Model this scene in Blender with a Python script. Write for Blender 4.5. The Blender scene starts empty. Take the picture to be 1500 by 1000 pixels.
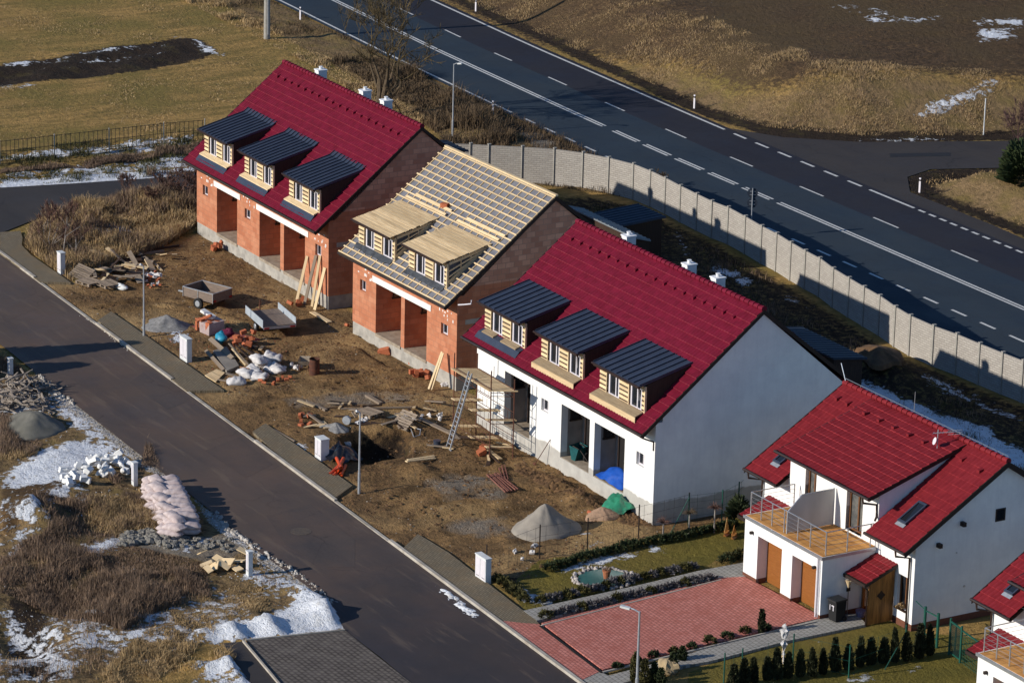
import bpy, math, random
import numpy as np
from mathutils import Vector, Matrix

# ------------------------------------------------------------------ camera, sky, sun, exposure
scene = bpy.context.scene
col = scene.collection
FW = Vector((-0.82201481, 0.48362157, -0.30066898))
UP = Vector((-0.27173453, 0.1308818, 0.95343081))
RT = Vector((0.5004518, 0.86543638, 0.0238299))
CAM = Vector((118.033545, -76.187036, 51.75))
FPX = 5509.2706
cam_d = bpy.data.cameras.new('camera')
cam_d.sensor_width = 36.0
cam_d.lens = FPX / 1500 * 36.0
cam_d.clip_start = 1.0
cam_d.clip_end = 6000.0
cam = bpy.data.objects.new('camera', cam_d)
col.objects.link(cam)
cam.matrix_world = Matrix(((RT.x, UP.x, -FW.x, CAM.x), (RT.y, UP.y, -FW.y, CAM.y), (RT.z, UP.z, -FW.z, CAM.z), (0, 0, 0, 1)))
scene.camera = cam

SUN_EL = math.radians(22.8)
SUN_AZ = math.radians(9.0)          # sun stands in front of the facades, a little to the left
sdir = Vector((-math.sin(SUN_AZ) * math.cos(SUN_EL), -math.cos(SUN_AZ) * math.cos(SUN_EL), math.sin(SUN_EL)))
world = bpy.data.worlds.new('World')
scene.world = world
world.use_nodes = True
wn = world.node_tree
bg = wn.nodes['Background']
sky = wn.nodes.new('ShaderNodeTexSky')
sky.sky_type = 'NISHITA'
sky.sun_disc = False
sky.sun_elevation = SUN_EL
sky.ozone_density = 6.0
sky.dust_density = 0.0
sky.sun_rotation = math.atan2(sdir.x, sdir.y)
wn.links.new(sky.outputs[0], bg.inputs[0])
bg.inputs[1].default_value = 0.115
sun_d = bpy.data.lights.new('sun', 'SUN')
sun_d.energy = 5.0
sun_d.angle = math.radians(0.5)
sun_d.color = (1.0, 0.93, 0.82)
sun = bpy.data.objects.new('sun', sun_d)
col.objects.link(sun)
sun.rotation_euler = sdir.to_track_quat('Z', 'Y').to_euler()
scene.view_settings.view_transform = 'Standard'
scene.view_settings.look = 'None'
scene.view_settings.exposure = 0.0
scene.view_settings.gamma = 1.0
scene.cycles.max_bounces = 5
scene.cycles.transparent_max_bounces = 6

# ------------------------------------------------------------------ helpers
R = math.radians
rnd = random.Random(7)

def at(px, py, z=0.0):
    """ground point (height z) that stands at a pixel of the 1500 x 1000 photograph"""
    d = FW + RT * ((px - 750) / FPX) - UP * ((py - 500) / FPX)
    return CAM + d * ((z - CAM.z) / d.z)

def poly(*pts):
    return [tuple(at(*p)[:2]) for p in pts]

class MB:
    def __init__(s):
        s.v = []; s.f = []; s.m = []; s.k = 0
    def add(s, vs, fs):
        o = len(s.v)
        s.v += [tuple(v) for v in vs]
        for f in fs:
            s.f.append([i + o for i in f]); s.m.append(s.k)
        return s
    def box(s, x0, x1, y0, y1, z0, z1):
        return s.add([(x0, y0, z0), (x1, y0, z0), (x1, y1, z0), (x0, y1, z0), (x0, y0, z1), (x1, y0, z1), (x1, y1, z1), (x0, y1, z1)],
                     [(0, 3, 2, 1), (4, 5, 6, 7), (0, 1, 5, 4), (1, 2, 6, 5), (2, 3, 7, 6), (3, 0, 4, 7)])
    def obox(s, c, size, rot=None, taper=1.0):
        c = Vector(c); a, b, h = [q / 2 for q in size]
        rot = rot or Matrix.Identity(3)
        vs = []
        for dz in (-1, 1):
            t = taper if dz > 0 else 1
            for dx, dy in ((-1, -1), (1, -1), (1, 1), (-1, 1)):
                vs.append(c + rot @ Vector((dx * a * t, dy * b * t, dz * h)))
        return s.add(vs, [(0, 3, 2, 1), (4, 5, 6, 7), (0, 1, 5, 4), (1, 2, 6, 5), (2, 3, 7, 6), (3, 0, 4, 7)])
    def beam(s, p, q, w, h, up=(0, 0, 1)):
        p = Vector(p); q = Vector(q); d = (q - p)
        L = d.length; x = d.normalized(); u = Vector(up)
        y = u.cross(x)
        if y.length < 1e-4: y = Vector((0, 1, 0)).cross(x)
        y.normalize(); z = x.cross(y)
        return s.obox((p + q) / 2, (L, w, h), Matrix((x, y, z)).transposed())
    def tube(s, pts, r, n=8, cap=True):
        pts = [Vector(p) for p in pts]
        rs = r if isinstance(r, (list, tuple)) else [r] * len(pts)
        o = []
        ref = Vector((0, 0, 1))
        for i, p in enumerate(pts):
            d = (pts[min(i + 1, len(pts) - 1)] - pts[max(i - 1, 0)]).normalized()
            a = ref.cross(d)
            if a.length < 1e-3: a = Vector((1, 0, 0)).cross(d)
            a.normalize(); b = d.cross(a)
            for k in range(n):
                t = 2 * math.pi * k / n
                o.append(p + (a * math.cos(t) + b * math.sin(t)) * rs[i])
        fs = []
        for i in range(len(pts) - 1):
            for k in range(n):
                k2 = (k + 1) % n
                fs.append((i * n + k, i * n + k2, (i + 1) * n + k2, (i + 1) * n + k))
        if cap:
            fs.append(tuple(range(n - 1, -1, -1))); fs.append(tuple((len(pts) - 1) * n + k for k in range(n)))
        return s.add(o, fs)
    def prism(s, pg, axis, a0, a1):
        n = len(pg)
        def P(u, v, a):
            return {'x': (a, u, v), 'y': (u, a, v), 'z': (u, v, a)}[axis]
        vs = [P(u, v, a0) for u, v in pg] + [P(u, v, a1) for u, v in pg]
        fs = [tuple(range(n - 1, -1, -1)), tuple(range(n, 2 * n))]
        for i in range(n):
            j = (i + 1) % n
            fs.append((i, j, n + j, n + i))
        return s.add(vs, fs)
    def quad(s, *p):
        return s.add(p, [tuple(range(len(p)))])
    def blob(s, c, r, seed=0, amp=0.25, nu=10, nv=7, zmin=None):
        g = random.Random(seed)
        ph = [(g.uniform(0, 6.3), g.uniform(0, 6.3), g.randint(1, 4), g.randint(1, 4)) for _ in range(4)]
        vs = []; c = Vector(c); r = Vector(r)
        for j in range(nv + 1):
            th = math.pi * j / nv
            for i in range(nu):
                a = 2 * math.pi * i / nu
                k = 1 + amp * sum(math.sin(m * a + p) * math.sin(n_ * th + q) for p, q, m, n_ in ph) / 2
                z = r.z * math.cos(th) * k
                if zmin is not None: z = max(z, zmin)
                vs.append(c + Vector((r.x * math.sin(th) * math.cos(a) * k, r.y * math.sin(th) * math.sin(a) * k, z)))
        fs = []
        for j in range(nv):
            for i in range(nu):
                i2 = (i + 1) % nu
                fs.append((j * nu + i, (j + 1) * nu + i, (j + 1) * nu + i2, j * nu + i2))
        return s.add(vs, fs)
    def wall(s, x0, x1, z0, z1, ops, y, t):
        """wall in the xz plane, outer face at y, thickness t towards +y, with openings cut through"""
        xs = sorted({x0, x1, *[o[0] for o in ops], *[o[1] for o in ops]})
        zs = sorted({z0, z1, *[o[2] for o in ops], *[o[3] for o in ops]})
        def solid(i, j):
            if i < 0 or j < 0 or i >= len(xs) - 1 or j >= len(zs) - 1: return False
            cx = (xs[i] + xs[i + 1]) / 2; cz = (zs[j] + zs[j + 1]) / 2
            return not any(o[0] < cx < o[1] and o[2] < cz < o[3] for o in ops)
        for i in range(len(xs) - 1):
            for j in range(len(zs) - 1):
                if not solid(i, j): continue
                a, b, c, d = xs[i], xs[i + 1], zs[j], zs[j + 1]
                s.quad((a, y, c), (b, y, c), (b, y, d), (a, y, d))
                s.quad((b, y + t, c), (a, y + t, c), (a, y + t, d), (b, y + t, d))
                if not solid(i - 1, j): s.quad((a, y, c), (a, y, d), (a, y + t, d), (a, y + t, c))
                if not solid(i + 1, j): s.quad((b, y, c), (b, y + t, c), (b, y + t, d), (b, y, d))
                if not solid(i, j - 1): s.quad((a, y, c), (a, y + t, c), (b, y + t, c), (b, y, c))
                if not solid(i, j + 1): s.quad((a, y, d), (b, y, d), (b, y + t, d), (a, y + t, d))
        return s
    def build(s, name, mats, parent=None, smooth=False, loc=None, rz=0.0, recalc=False):
        me = bpy.data.meshes.new(name)
        me.from_pydata(s.v, [], s.f)
        if not isinstance(mats, (list, tuple)): mats = [mats]
        for m in mats: me.materials.append(m)
        if len(mats) > 1: me.polygons.foreach_set('material_index', s.m)
        if smooth: me.polygons.foreach_set('use_smooth', [True] * len(me.polygons))
        me.update()
        o = bpy.data.objects.new(name, me)
        col.objects.link(o)
        if parent is not None: o.parent = parent
        if loc is not None: o.location = loc
        o.rotation_euler.z = rz
        return o

def np_mesh(name, verts, faces, mat, parent=None, smooth=False):
    """verts (N,3), faces (M,k) arrays -> one mesh object"""
    me = bpy.data.meshes.new(name)
    nv, nf, k = len(verts), len(faces), faces.shape[1]
    me.vertices.add(nv); me.vertices.foreach_set('co', np.asarray(verts, np.float32).ravel())
    me.loops.add(nf * k); me.loops.foreach_set('vertex_index', np.asarray(faces, np.int32).ravel())
    me.polygons.add(nf)
    me.polygons.foreach_set('loop_start', np.arange(0, nf * k, k, dtype=np.int32))
    me.polygons.foreach_set('loop_total', np.full(nf, k, np.int32))
    if smooth: me.polygons.foreach_set('use_smooth', np.ones(nf, bool))
    me.update(calc_edges=True)
    me.materials.append(mat)
    o = bpy.data.objects.new(name, me)
    col.objects.link(o)
    if parent is not None: o.parent = parent
    return o

def tag(o, label, cat, group=None):
    o['label'] = label; o['category'] = cat
    if group: o['group'] = group
    return o
def setting(o, kind='structure'):
    o['kind'] = kind
    return o
def thing(name, label, cat, loc=(0, 0, 0), rz=0.0, group=None):
    o = bpy.data.objects.new(name, None); col.objects.link(o)
    o.location = loc; o.rotation_euler.z = rz; o.empty_display_size = 0.2
    return tag(o, label, cat, group)
def dup(root, loc, rz=0.0, label=None, scale=None):
    def cp(o, parent):
        c = o.copy(); col.objects.link(c)
        if parent is not None:
            c.parent = parent
        for ch in kids.get(o, []): cp(ch, c)
        return c
    kids = {}
    stack = [root]
    while stack:
        q = stack.pop()
        kids[q] = list(q.children)
        stack += kids[q]
    c = cp(root, None)
    c.location = loc; c.rotation_euler.z = rz
    if scale: c.scale = scale
    if label: c['label'] = label
    return c

# ------------------------------------------------------------------ materials
def nt(name):
    m = bpy.data.materials.new(name); m.use_nodes = True
    t = m.node_tree
    return m, t, t.nodes['Principled BSDF']
def noise(t, vec, scale, detail=5, rough=0.6, dist=0.0):
    n = t.nodes.new('ShaderNodeTexNoise')
    n.inputs['Scale'].default_value = scale; n.inputs['Detail'].default_value = detail
    n.inputs['Roughness'].default_value = rough; n.inputs['Distortion'].default_value = dist
    t.links.new(vec, n.inputs['Vector'])
    return n.outputs['Fac']
def mixc(t, fac, a, b):
    n = t.nodes.new('ShaderNodeMix'); n.data_type = 'RGBA'
    for s, val in ((n.inputs[0], fac), (n.inputs[6], a), (n.inputs[7], b)):
        if isinstance(val, (int, float)): s.default_value = val
        elif isinstance(val, tuple): s.default_value = (*val[:3], 1)
        else: t.links.new(val, s)
    return n.outputs[2]
def mth(t, op, a, b=None, clamp=False):
    n = t.nodes.new('ShaderNodeMath'); n.operation = op; n.use_clamp = clamp
    for s, val in ((n.inputs[0], a), (n.inputs[1], b)):
        if val is None: continue
        if isinstance(val, (int, float)): s.default_value = val
        else: t.links.new(val, s)
    return n.outputs[0]
def ramp(t, fac, lo, hi):
    n = t.nodes.new('ShaderNodeMapRange'); n.clamp = True
    n.inputs['From Min'].default_value = lo; n.inputs['From Max'].default_value = hi
    t.links.new(fac, n.inputs['Value'])
    return n.outputs['Result']
def bumpn(t, b, h, strength, dist=0.02):
    n = t.nodes.new('ShaderNodeBump')
    n.inputs['Strength'].default_value = strength; n.inputs['Distance'].default_value = dist
    t.links.new(h, n.inputs['Height']); t.links.new(n.outputs[0], b.inputs['Normal'])
def objvec(t, world=False):
    if world: return t.nodes.new('ShaderNodeNewGeometry').outputs['Position']
    return t.nodes.new('ShaderNodeTexCoord').outputs['Object']
def M(name, c1, c2=None, scale=6.0, rough=0.8, bump=0.0, bscale=None, metal=0.0, spec=0.3, world=False, stretch=None, lo=0.35, hi=0.65, island=0.0):
    m, t, b = nt(name)
    v = objvec(t, world)
    if stretch:
        mp = t.nodes.new('ShaderNodeMapping'); mp.inputs['Scale'].default_value = stretch
        t.links.new(v, mp.inputs['Vector']); v = mp.outputs[0]
    b.inputs['Roughness'].default_value = rough; b.inputs['Metallic'].default_value = metal
    b.inputs['Specular IOR Level'].default_value = spec
    if c2 is None: c2 = tuple(q * 0.8 for q in c1)
    f = ramp(t, noise(t, v, scale), lo, hi)
    c = mixc(t, f, c1, c2)
    if island:
        g = t.nodes.new('ShaderNodeNewGeometry').outputs['Random Per Island']
        k = ramp(t, g, 0, 1)
        hs = t.nodes.new('ShaderNodeHueSaturation')
        t.links.new(c, hs.inputs['Color'])
        vv = mth(t, 'ADD', mth(t, 'MULTIPLY', k, 2 * island), 1 - island)
        t.links.new(vv, hs.inputs['Value'])
        c = hs.outputs[0]
    t.links.new(c, b.inputs['Base Color'])
    if bump: bumpn(t, b, noise(t, v, bscale or scale * 4), bump)
    return m
def brick_mat(name, c1, c2, mortar, w, h, msize=0.008, rough=0.85, flat=False, bump=0.3, patch=0.3, patchc=(0.3, 0.12, 0.06), rot=0.0, offset=0.5):
    """flat: pattern lies in world xy (paving), else on upright walls"""
    m, t, b = nt(name)
    v = objvec(t, flat)
    if not flat:
        sp = t.nodes.new('ShaderNodeSeparateXYZ'); t.links.new(v, sp.inputs[0])
        cb = t.nodes.new('ShaderNodeCombineXYZ')
        t.links.new(mth(t, 'ADD', sp.outputs[0], sp.outputs[1]), cb.inputs[0]); t.links.new(sp.outputs[2], cb.inputs[1])
        vv = cb.outputs[0]
    else:
        mp = t.nodes.new('ShaderNodeMapping'); mp.inputs['Rotation'].default_value = (0, 0, rot)
        t.links.new(v, mp.inputs['Vector']); vv = mp.outputs[0]
    br = t.nodes.new('ShaderNodeTexBrick')
    br.inputs['Scale'].default_value = 1.0; br.offset = offset
    br.inputs['Brick Width'].default_value = w; br.inputs['Row Height'].default_value = h
    br.inputs['Mortar Size'].default_value = msize; br.inputs['Mortar Smooth'].default_value = 0.2
    for k, c in (('Color1', c1), ('Color2', c2), ('Mortar', mortar)): br.inputs[k].default_value = (*c, 1)
    t.links.new(vv, br.inputs['Vector'])
    f = ramp(t, noise(t, v, 1.3, 6, 0.65), 0.45, 0.75)
    c = mixc(t, mth(t, 'MULTIPLY', f, patch), br.outputs['Color'], patchc)
    f2 = ramp(t, noise(t, v, 14, 4, 0.6), 0.3, 0.8)
    c = mixc(t, mth(t, 'MULTIPLY', f2, 0.25), c, tuple(q * 0.6 for q in c1))
    t.links.new(c, b.inputs['Base Color'])
    b.inputs['Roughness'].default_value = rough; b.inputs['Specular IOR Level'].default_value = 0.25
    bumpn(t, b, mth(t, 'SUBTRACT', 1.0, br.outputs['Fac']), bump, 0.01)
    return m

MAT = {}
MAT['brick'] = brick_mat('hollow_brick', (0.52, 0.205, 0.11), (0.40, 0.14, 0.07), (0.34, 0.15, 0.09), 0.42, 0.245, 0.014, patch=0.65, patchc=(0.56, 0.28, 0.165))
MAT['brick_gable'] = brick_mat('mixed_hollow_brick', (0.74, 0.40, 0.26), (0.42, 0.19, 0.12), (0.4, 0.23, 0.16), 0.42, 0.25, 0.016, patch=0.5, patchc=(0.36, 0.2, 0.14))
MAT['brick_loose'] = M('loose_brick', (0.46, 0.14, 0.06), (0.32, 0.09, 0.04), 9, island=0.3)
MAT['concrete'] = M('raw_concrete', (0.42, 0.39, 0.34), (0.28, 0.26, 0.23), 2.5, 0.9, 0.3, 18)
MAT['slab'] = M('dusty_slab', (0.36, 0.30, 0.23), (0.24, 0.19, 0.14), 3, 0.9, 0.3, 20)
MAT['grey_plaster'] = M('bare_grey_plaster', (0.30, 0.26, 0.23), (0.22, 0.19, 0.17), 2.0, 0.9, 0.15, 15)
def plaster(name, split):
    m, t, b = nt(name)
    v = objvec(t)
    white = mixc(t, ramp(t, noise(t, v, 0.7, 7, .68), 0.36, 0.68), (0.83, 0.82, 0.79), (0.69, 0.68, 0.67))
    st = t.nodes.new('ShaderNodeMapping'); st.inputs['Scale'].default_value = (3.0, 3.0, 0.35); t.links.new(v, st.inputs[0])
    white = mixc(t, mth(t, 'MULTIPLY', ramp(t, noise(t, st.outputs[0], 1.6, 6, .65), 0.46, 0.72), 0.20), white, (0.55, 0.54, 0.53))
    if split:
        sp = t.nodes.new('ShaderNodeSeparateXYZ'); t.links.new(v, sp.inputs[0])
        gray = mixc(t, ramp(t, noise(t, v, 2.2, 5), 0.3, 0.7), (0.47, 0.45, 0.41), (0.36, 0.34, 0.31))
        edge = mth(t, 'ADD', mth(t, 'MULTIPLY', noise(t, v, 1.1, 4), 0.45), split - 0.22)
        k = mth(t, 'MULTIPLY', mth(t, 'SUBTRACT', edge, sp.outputs[2]), 14, True)
        white = mixc(t, k, white, gray)
    t.links.new(white, b.inputs['Base Color'])
    b.inputs['Roughness'].default_value = 0.92; b.inputs['Specular IOR Level'].default_value = 0.15
    bumpn(t, b, noise(t, v, 40, 3), 0.12, 0.01)
    return m
MAT['plaster_raw'] = plaster('white_plaster_over_grey_base', 0.92)
MAT['plaster'] = plaster('white_plaster', 0)
MAT['tile_crimson'] = M('crimson_roof_tile', (0.170, 0.006, 0.024), (0.108, 0.003, 0.013), 3.2, 0.6, spec=0.2, lo=.3, hi=.7)
MAT['tile_nose'] = M('worn_crimson_tile_edge', (0.36, 0.065, 0.095), (0.27, 0.04, 0.06), 3, 0.6, spec=0.2)  # sun catching the tile lips, painted in as a paler colour
MAT['tile_red_nose'] = M('worn_red_tile_edge', (0.34, 0.05, 0.06), (0.26, 0.025, 0.035), 3, 0.6, spec=0.2)  # same painted highlight for the courses of the red roofs
MAT['tile_red'] = M('red_roof_tile', (0.215, 0.017, 0.022), (0.145, 0.009, 0.013), 3.2, 0.6, 0.0, spec=0.2, lo=.3, hi=.7)
MAT['anthracite'] = M('anthracite_sheet', (0.036, 0.045, 0.070), (0.027, 0.035, 0.057), 2, 0.42, spec=0.5)
MAT['dark_trim'] = M('dark_brown_trim', (0.022, 0.014, 0.012), (0.03, 0.018, 0.014), 5, 0.6)
MAT['brown_metal'] = M('brown_gutter', (0.030, 0.016, 0.012), None, 4, 0.4, spec=0.5)
MAT['wood'] = M('fresh_pine', (0.72, 0.56, 0.34), (0.58, 0.42, 0.235), 2.0, 0.75, stretch=(1, 8, 8), island=0.18)
MAT['wood_deck'] = M('pine_boards', (0.62, 0.47, 0.28), (0.48, 0.34, 0.185), 2.2, 0.8, stretch=(0.7, 7, 7), island=0.2)
MAT['sill_wood'] = M('grey_tan_boards', (0.33, 0.25, 0.155), (0.24, 0.175, 0.105), 2.2, 0.8, stretch=(0.7, 7, 7))
MAT['wood_old'] = M('weathered_board', (0.27, 0.21, 0.15), (0.17, 0.13, 0.10), 3, 0.85, stretch=(1, 9, 9), island=0.3)
MAT['wood_dark'] = M('dark_stained_board', (0.05, 0.028, 0.018), (0.03, 0.017, 0.012), 3, 0.8, stretch=(6, 6, 0.6), island=0.25)
MAT['wood_oak'] = M('golden_oak_door', (0.27, 0.098, 0.020), (0.21, 0.072, 0.014), 3, 0.5, stretch=(1, 1, 9), spec=0.4)
MAT['wood_porch'] = M('honey_stained_boards', (0.34, 0.155, 0.038), (0.17, 0.075, 0.02), 2.2, 0.6, stretch=(7, 7, 0.7), island=0.22)
MAT['membrane'] = M('grey_roof_membrane', (0.17, 0.172, 0.195), (0.125, 0.127, 0.148), 3, 0.8, 0.3, 8)
MAT['pvc'] = M('white_window_frame', (0.68, 0.64, 0.68), (0.6, 0.57, 0.6), 4, 0.4, spec=0.5)
MAT['brown_frame'] = M('brown_window_frame', (0.16, 0.07, 0.03), None, 5, 0.5)
def glass():
    m, t, b = nt('dark_window_glass')
    b.inputs['Base Color'].default_value = (0.012, 0.014, 0.018, 1)
    b.inputs['Roughness'].default_value = 0.06; b.inputs['Specular IOR Level'].default_value = 0.7
    return m
MAT['glass'] = glass()
MAT['dark'] = M('dark_void', (0.014, 0.012, 0.012), None, 4, 0.9)
MAT['chimney'] = M('chimney_render', (0.78, 0.78, 0.78), (0.68, 0.68, 0.69), 3, 0.85)
MAT['zinc'] = M('zinc_pipe', (0.5, 0.52, 0.55), (0.4, 0.42, 0.45), 4, 0.35, metal=0.7, spec=0.5)
MAT['steel'] = M('galvanised_steel', (0.46, 0.48, 0.51), (0.36, 0.38, 0.41), 6, 0.45, metal=0.5, spec=0.5)
MAT['rust'] = M('rusty_tube', (0.13, 0.045, 0.025), (0.07, 0.03, 0.02), 6, 0.8)
MAT['black_rubber'] = M('black_rubber', (0.015, 0.015, 0.016), None, 5, 0.8)
MAT['white_paint'] = M('white_road_paint', (0.62, 0.61, 0.58), (0.40, 0.39, 0.38), 5, 0.7, world=True, lo=.45, hi=.75)
MAT['styro'] = M('white_insulation', (0.78, 0.77, 0.74), (0.66, 0.65, 0.63), 5, 0.9)
MAT['fibre'] = M('white_cabinet_shell', (0.66, 0.67, 0.66), (0.56, 0.57, 0.57), 3, 0.55)
MAT['fence_concrete'] = brick_mat('pressed_concrete_panel', (0.42, 0.39, 0.35), (0.34, 0.31, 0.28), (0.27, 0.25, 0.22), 0.30, 0.11, 0.012, bump=0.9, patch=0.4, patchc=(0.46, 0.43, 0.39))
MAT['post_concrete'] = M('concrete_post', (0.34, 0.32, 0.29), (0.25, 0.24, 0.21), 5, 0.9)
def asphalt(name, c1, c2, c3, rough, rlo):
    m, t, b = nt(name)
    v = objvec(t, True)
    st = t.nodes.new('ShaderNodeMapping'); st.inputs['Scale'].default_value = (0.12, 0.9, 1); t.links.new(v, st.inputs[0])
    c = mixc(t, ramp(t, noise(t, st.outputs[0], 0.9, 5, .6, .4), 0.35, 0.68), c1, c2)
    c = mixc(t, ramp(t, noise(t, v, 0.22, 5, .62), 0.42, 0.68), c, c3)
    c = mixc(t, mth(t, 'MULTIPLY', ramp(t, noise(t, v, 9, 5, .7), 0.35, 0.75), 0.35), c, tuple(q * 1.5 for q in c1))
    t.links.new(c, b.inputs['Base Color'])
    vo = t.nodes.new('ShaderNodeTexVoronoi'); vo.feature = 'DISTANCE_TO_EDGE'; vo.inputs['Scale'].default_value = 0.33
    ad = t.nodes.new('ShaderNodeVectorMath'); ad.operation = 'ADD'; nn = t.nodes.new('ShaderNodeTexNoise'); nn.inputs['Scale'].default_value = 0.8; nn.inputs['Detail'].default_value = 5
    t.links.new(v, nn.inputs['Vector']); t.links.new(v, ad.inputs[0]); t.links.new(nn.outputs['Color'], ad.inputs[1]); t.links.new(ad.outputs[0], vo.inputs['Vector'])
    cr = mth(t, 'MULTIPLY', mth(t, 'LESS_THAN', vo.outputs['Distance'], 0.009), ramp(t, noise(t, v, .25, 2), .48, .6))
    t.links.new(mixc(t, mth(t, 'MULTIPLY', cr, .35), c, tuple(q * .35 for q in c2)), b.inputs['Base Color'])
    b.inputs['Specular IOR Level'].default_value = 0.18
    rr = ramp(t, noise(t, v, 0.3, 4), 0.35, 0.65)
    t.links.new(mth(t, 'ADD', mth(t, 'MULTIPLY', rr, rough - rlo), rlo), b.inputs['Roughness'])
    if name == 'worn_asphalt':      # mud carried out of the building site, cleaner and darker towards the finished houses
        sp = t.nodes.new('ShaderNodeSeparateXYZ'); t.links.new(v, sp.inputs[0])
        src = b.inputs['Base Color'].links[0].from_socket
        n2 = noise(t, st.outputs[0], 0.5, 6, .65)
        mud = mth(t, 'MULTIPLY', ramp(t, sp.outputs[0], 4.0, -9.0), ramp(t, n2, 0.30, 0.62))
        c4 = mixc(t, mth(t, 'MULTIPLY', mud, .6), src, (0.115, 0.084, 0.066))
        c4 = mixc(t, mth(t, 'MULTIPLY', ramp(t, sp.outputs[0], -2.0, 7.0), .7), c4, (0.034, 0.032, 0.036))
        c4 = mixc(t, mth(t, 'MULTIPLY', ramp(t, noise(t, st.outputs[0], 2.2, 4, .6), .56, .66), .35), c4, (0.17, 0.125, 0.09))
        t.links.new(c4, b.inputs['Base Color'])
    bumpn(t, b, noise(t, v, 30, 3), 0.25, 0.01)
    return m
MAT['asphalt_local'] = asphalt('worn_asphalt', (0.074, 0.058, 0.053), (0.046, 0.039, 0.040), (0.115, 0.074, 0.054), 0.85, 0.6)
MAT['asphalt_hw'] = asphalt('highway_asphalt', (0.026, 0.037, 0.050), (0.020, 0.030, 0.044), (0.031, 0.041, 0.051), 0.9, 0.7)
MAT['asphalt_new'] = asphalt('newer_asphalt', (0.022, 0.022, 0.030), (0.018, 0.018, 0.026), (0.026, 0.025, 0.03), 0.9, 0.7)
MAT['asphalt_side'] = asphalt('brown_grey_asphalt', (0.044, 0.039, 0.038), (0.036, 0.032, 0.032), (0.052, 0.045, 0.042), 0.9, 0.7)
MAT['paver'] = brick_mat('grey_paver', (0.235, 0.19, 0.125), (0.17, 0.14, 0.095), (0.085, 0.065, 0.04), 0.2, 0.1, 0.014, flat=True, patch=0.75, patchc=(0.20, 0.135, 0.07))
MAT['paver_clean'] = brick_mat('light_grey_paver', (0.38, 0.36, 0.32), (0.31, 0.29, 0.26), (0.15, 0.14, 0.12), 0.2, 0.2, 0.015, flat=True, patch=0.3, patchc=(0.3, 0.27, 0.23))
MAT['paver_red'] = brick_mat('red_paver', (0.62, 0.235, 0.185), (0.48, 0.165, 0.125), (0.20, 0.075, 0.06), 0.22, 0.15, 0.016, flat=True, patch=0.6, patchc=(0.34, 0.085, 0.055), rot=0.02)
MAT['paver_dark'] = brick_mat('dark_grass_paver', (0.16, 0.135, 0.11), (0.12, 0.10, 0.085), (0.05, 0.04, 0.035), 0.26, 0.2, 0.035, flat=True, patch=0.5, patchc=(0.22, 0.19, 0.16))
MAT['kerb'] = M('kerb_stone', (0.46, 0.42, 0.36), (0.30, 0.26, 0.21), 1.5, 0.9, world=True)
MAT['snow'] = M('old_snow', (0.78, 0.80, 0.83), (0.52, 0.49, 0.45), 2.6, 0.8, 0.6, 12, world=True, lo=.42, hi=.7)
MAT['snow_dirty'] = M('dirty_roadside_snow', (0.50, 0.47, 0.43), (0.26, 0.22, 0.18), 3.0, 0.9, 0.6, 14, world=True, lo=.4, hi=.7)
MAT['sand'] = M('grey_sand', (0.30, 0.265, 0.22), (0.22, 0.195, 0.165), 1.2, 0.95, 0.5, 26)
MAT['gravel'] = M('grey_gravel', (0.27, 0.26, 0.25), (0.15, 0.145, 0.14), 8, 0.95, 0.8, 22)
MAT['soil'] = M('brown_soil', (0.15, 0.085, 0.040), (0.09, 0.05, 0.026), 3, 0.95, 0.7, 14, world=True)
MAT['stone'] = M('rubble_stone', (0.25, 0.23, 0.20), (0.14, 0.13, 0.11), 5, 0.9, 0.4, 20, island=0.35)
# ------------------------------------------------------------------ terrain
_rng = np.random.RandomState(3)
_LAT = _rng.rand(256, 256)
def vnoise(x, y, s):
    x = np.asarray(x) / s; y = np.asarray(y) / s
    xi = np.floor(x).astype(int); yi = np.floor(y).astype(int)
    fx = x - xi; fy = y - yi
    fx = fx * fx * (3 - 2 * fx); fy = fy * fy * (3 - 2 * fy)
    a = _LAT[xi & 255, yi & 255]; b = _LAT[(xi + 1) & 255, yi & 255]
    c = _LAT[xi & 255, (yi + 1) & 255]; d = _LAT[(xi + 1) & 255, (yi + 1) & 255]
    return (a * (1 - fx) + b * fx) * (1 - fy) + (c * (1 - fx) + d * fx) * fy
def fbm(x, y, s, o=4):
    t = 0; a = 1; n = 0
    for i in range(o):
        t = t + a * vnoise(np.asarray(x) + 37.7 * i, np.asarray(y) - 11.3 * i, s); n += a; a *= 0.5; s *= 0.5
    return t / n - 0.5
def sdist(pg, x, y):
    """signed distance, positive inside the polygon"""
    x = np.asarray(x, float); y = np.asarray(y, float)
    d = np.full(x.shape, 1e9); ins = np.zeros(x.shape, bool)
    n = len(pg)
    for i in range(n):
        ax, ay = pg[i]; bx, by = pg[(i + 1) % n]
        ex, ey = bx - ax, by - ay
        t = np.clip(((x - ax) * ex + (y - ay) * ey) / (ex * ex + ey * ey + 1e-9), 0, 1)
        d = np.minimum(d, np.hypot(x - ax - t * ex, y - ay - t * ey))
        c = ((ay > y) != (by > y)) & (x < ex * (y - ay) / (ey + (1e-12 if ey == 0 else 0)) + ax)
        ins ^= c
    return np.where(ins, d, -d)
def sm(a): 
    a = np.clip(a, 0, 1); return a * a * (3 - 2 * a)
def mask(pg, x, y, soft=1.0): return sm(0.5 + sdist(pg, x, y) / soft)

def kerb_y(x): return -8.44 + (x + 46.62) * (-2.59 / 59.15)
def hw_off(x): return np.interp(x, [-140, -92, -75, -60, -50, 60], [3.2, 1.45, 0.6, 0.2, 0.0, 0.1])

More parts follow.
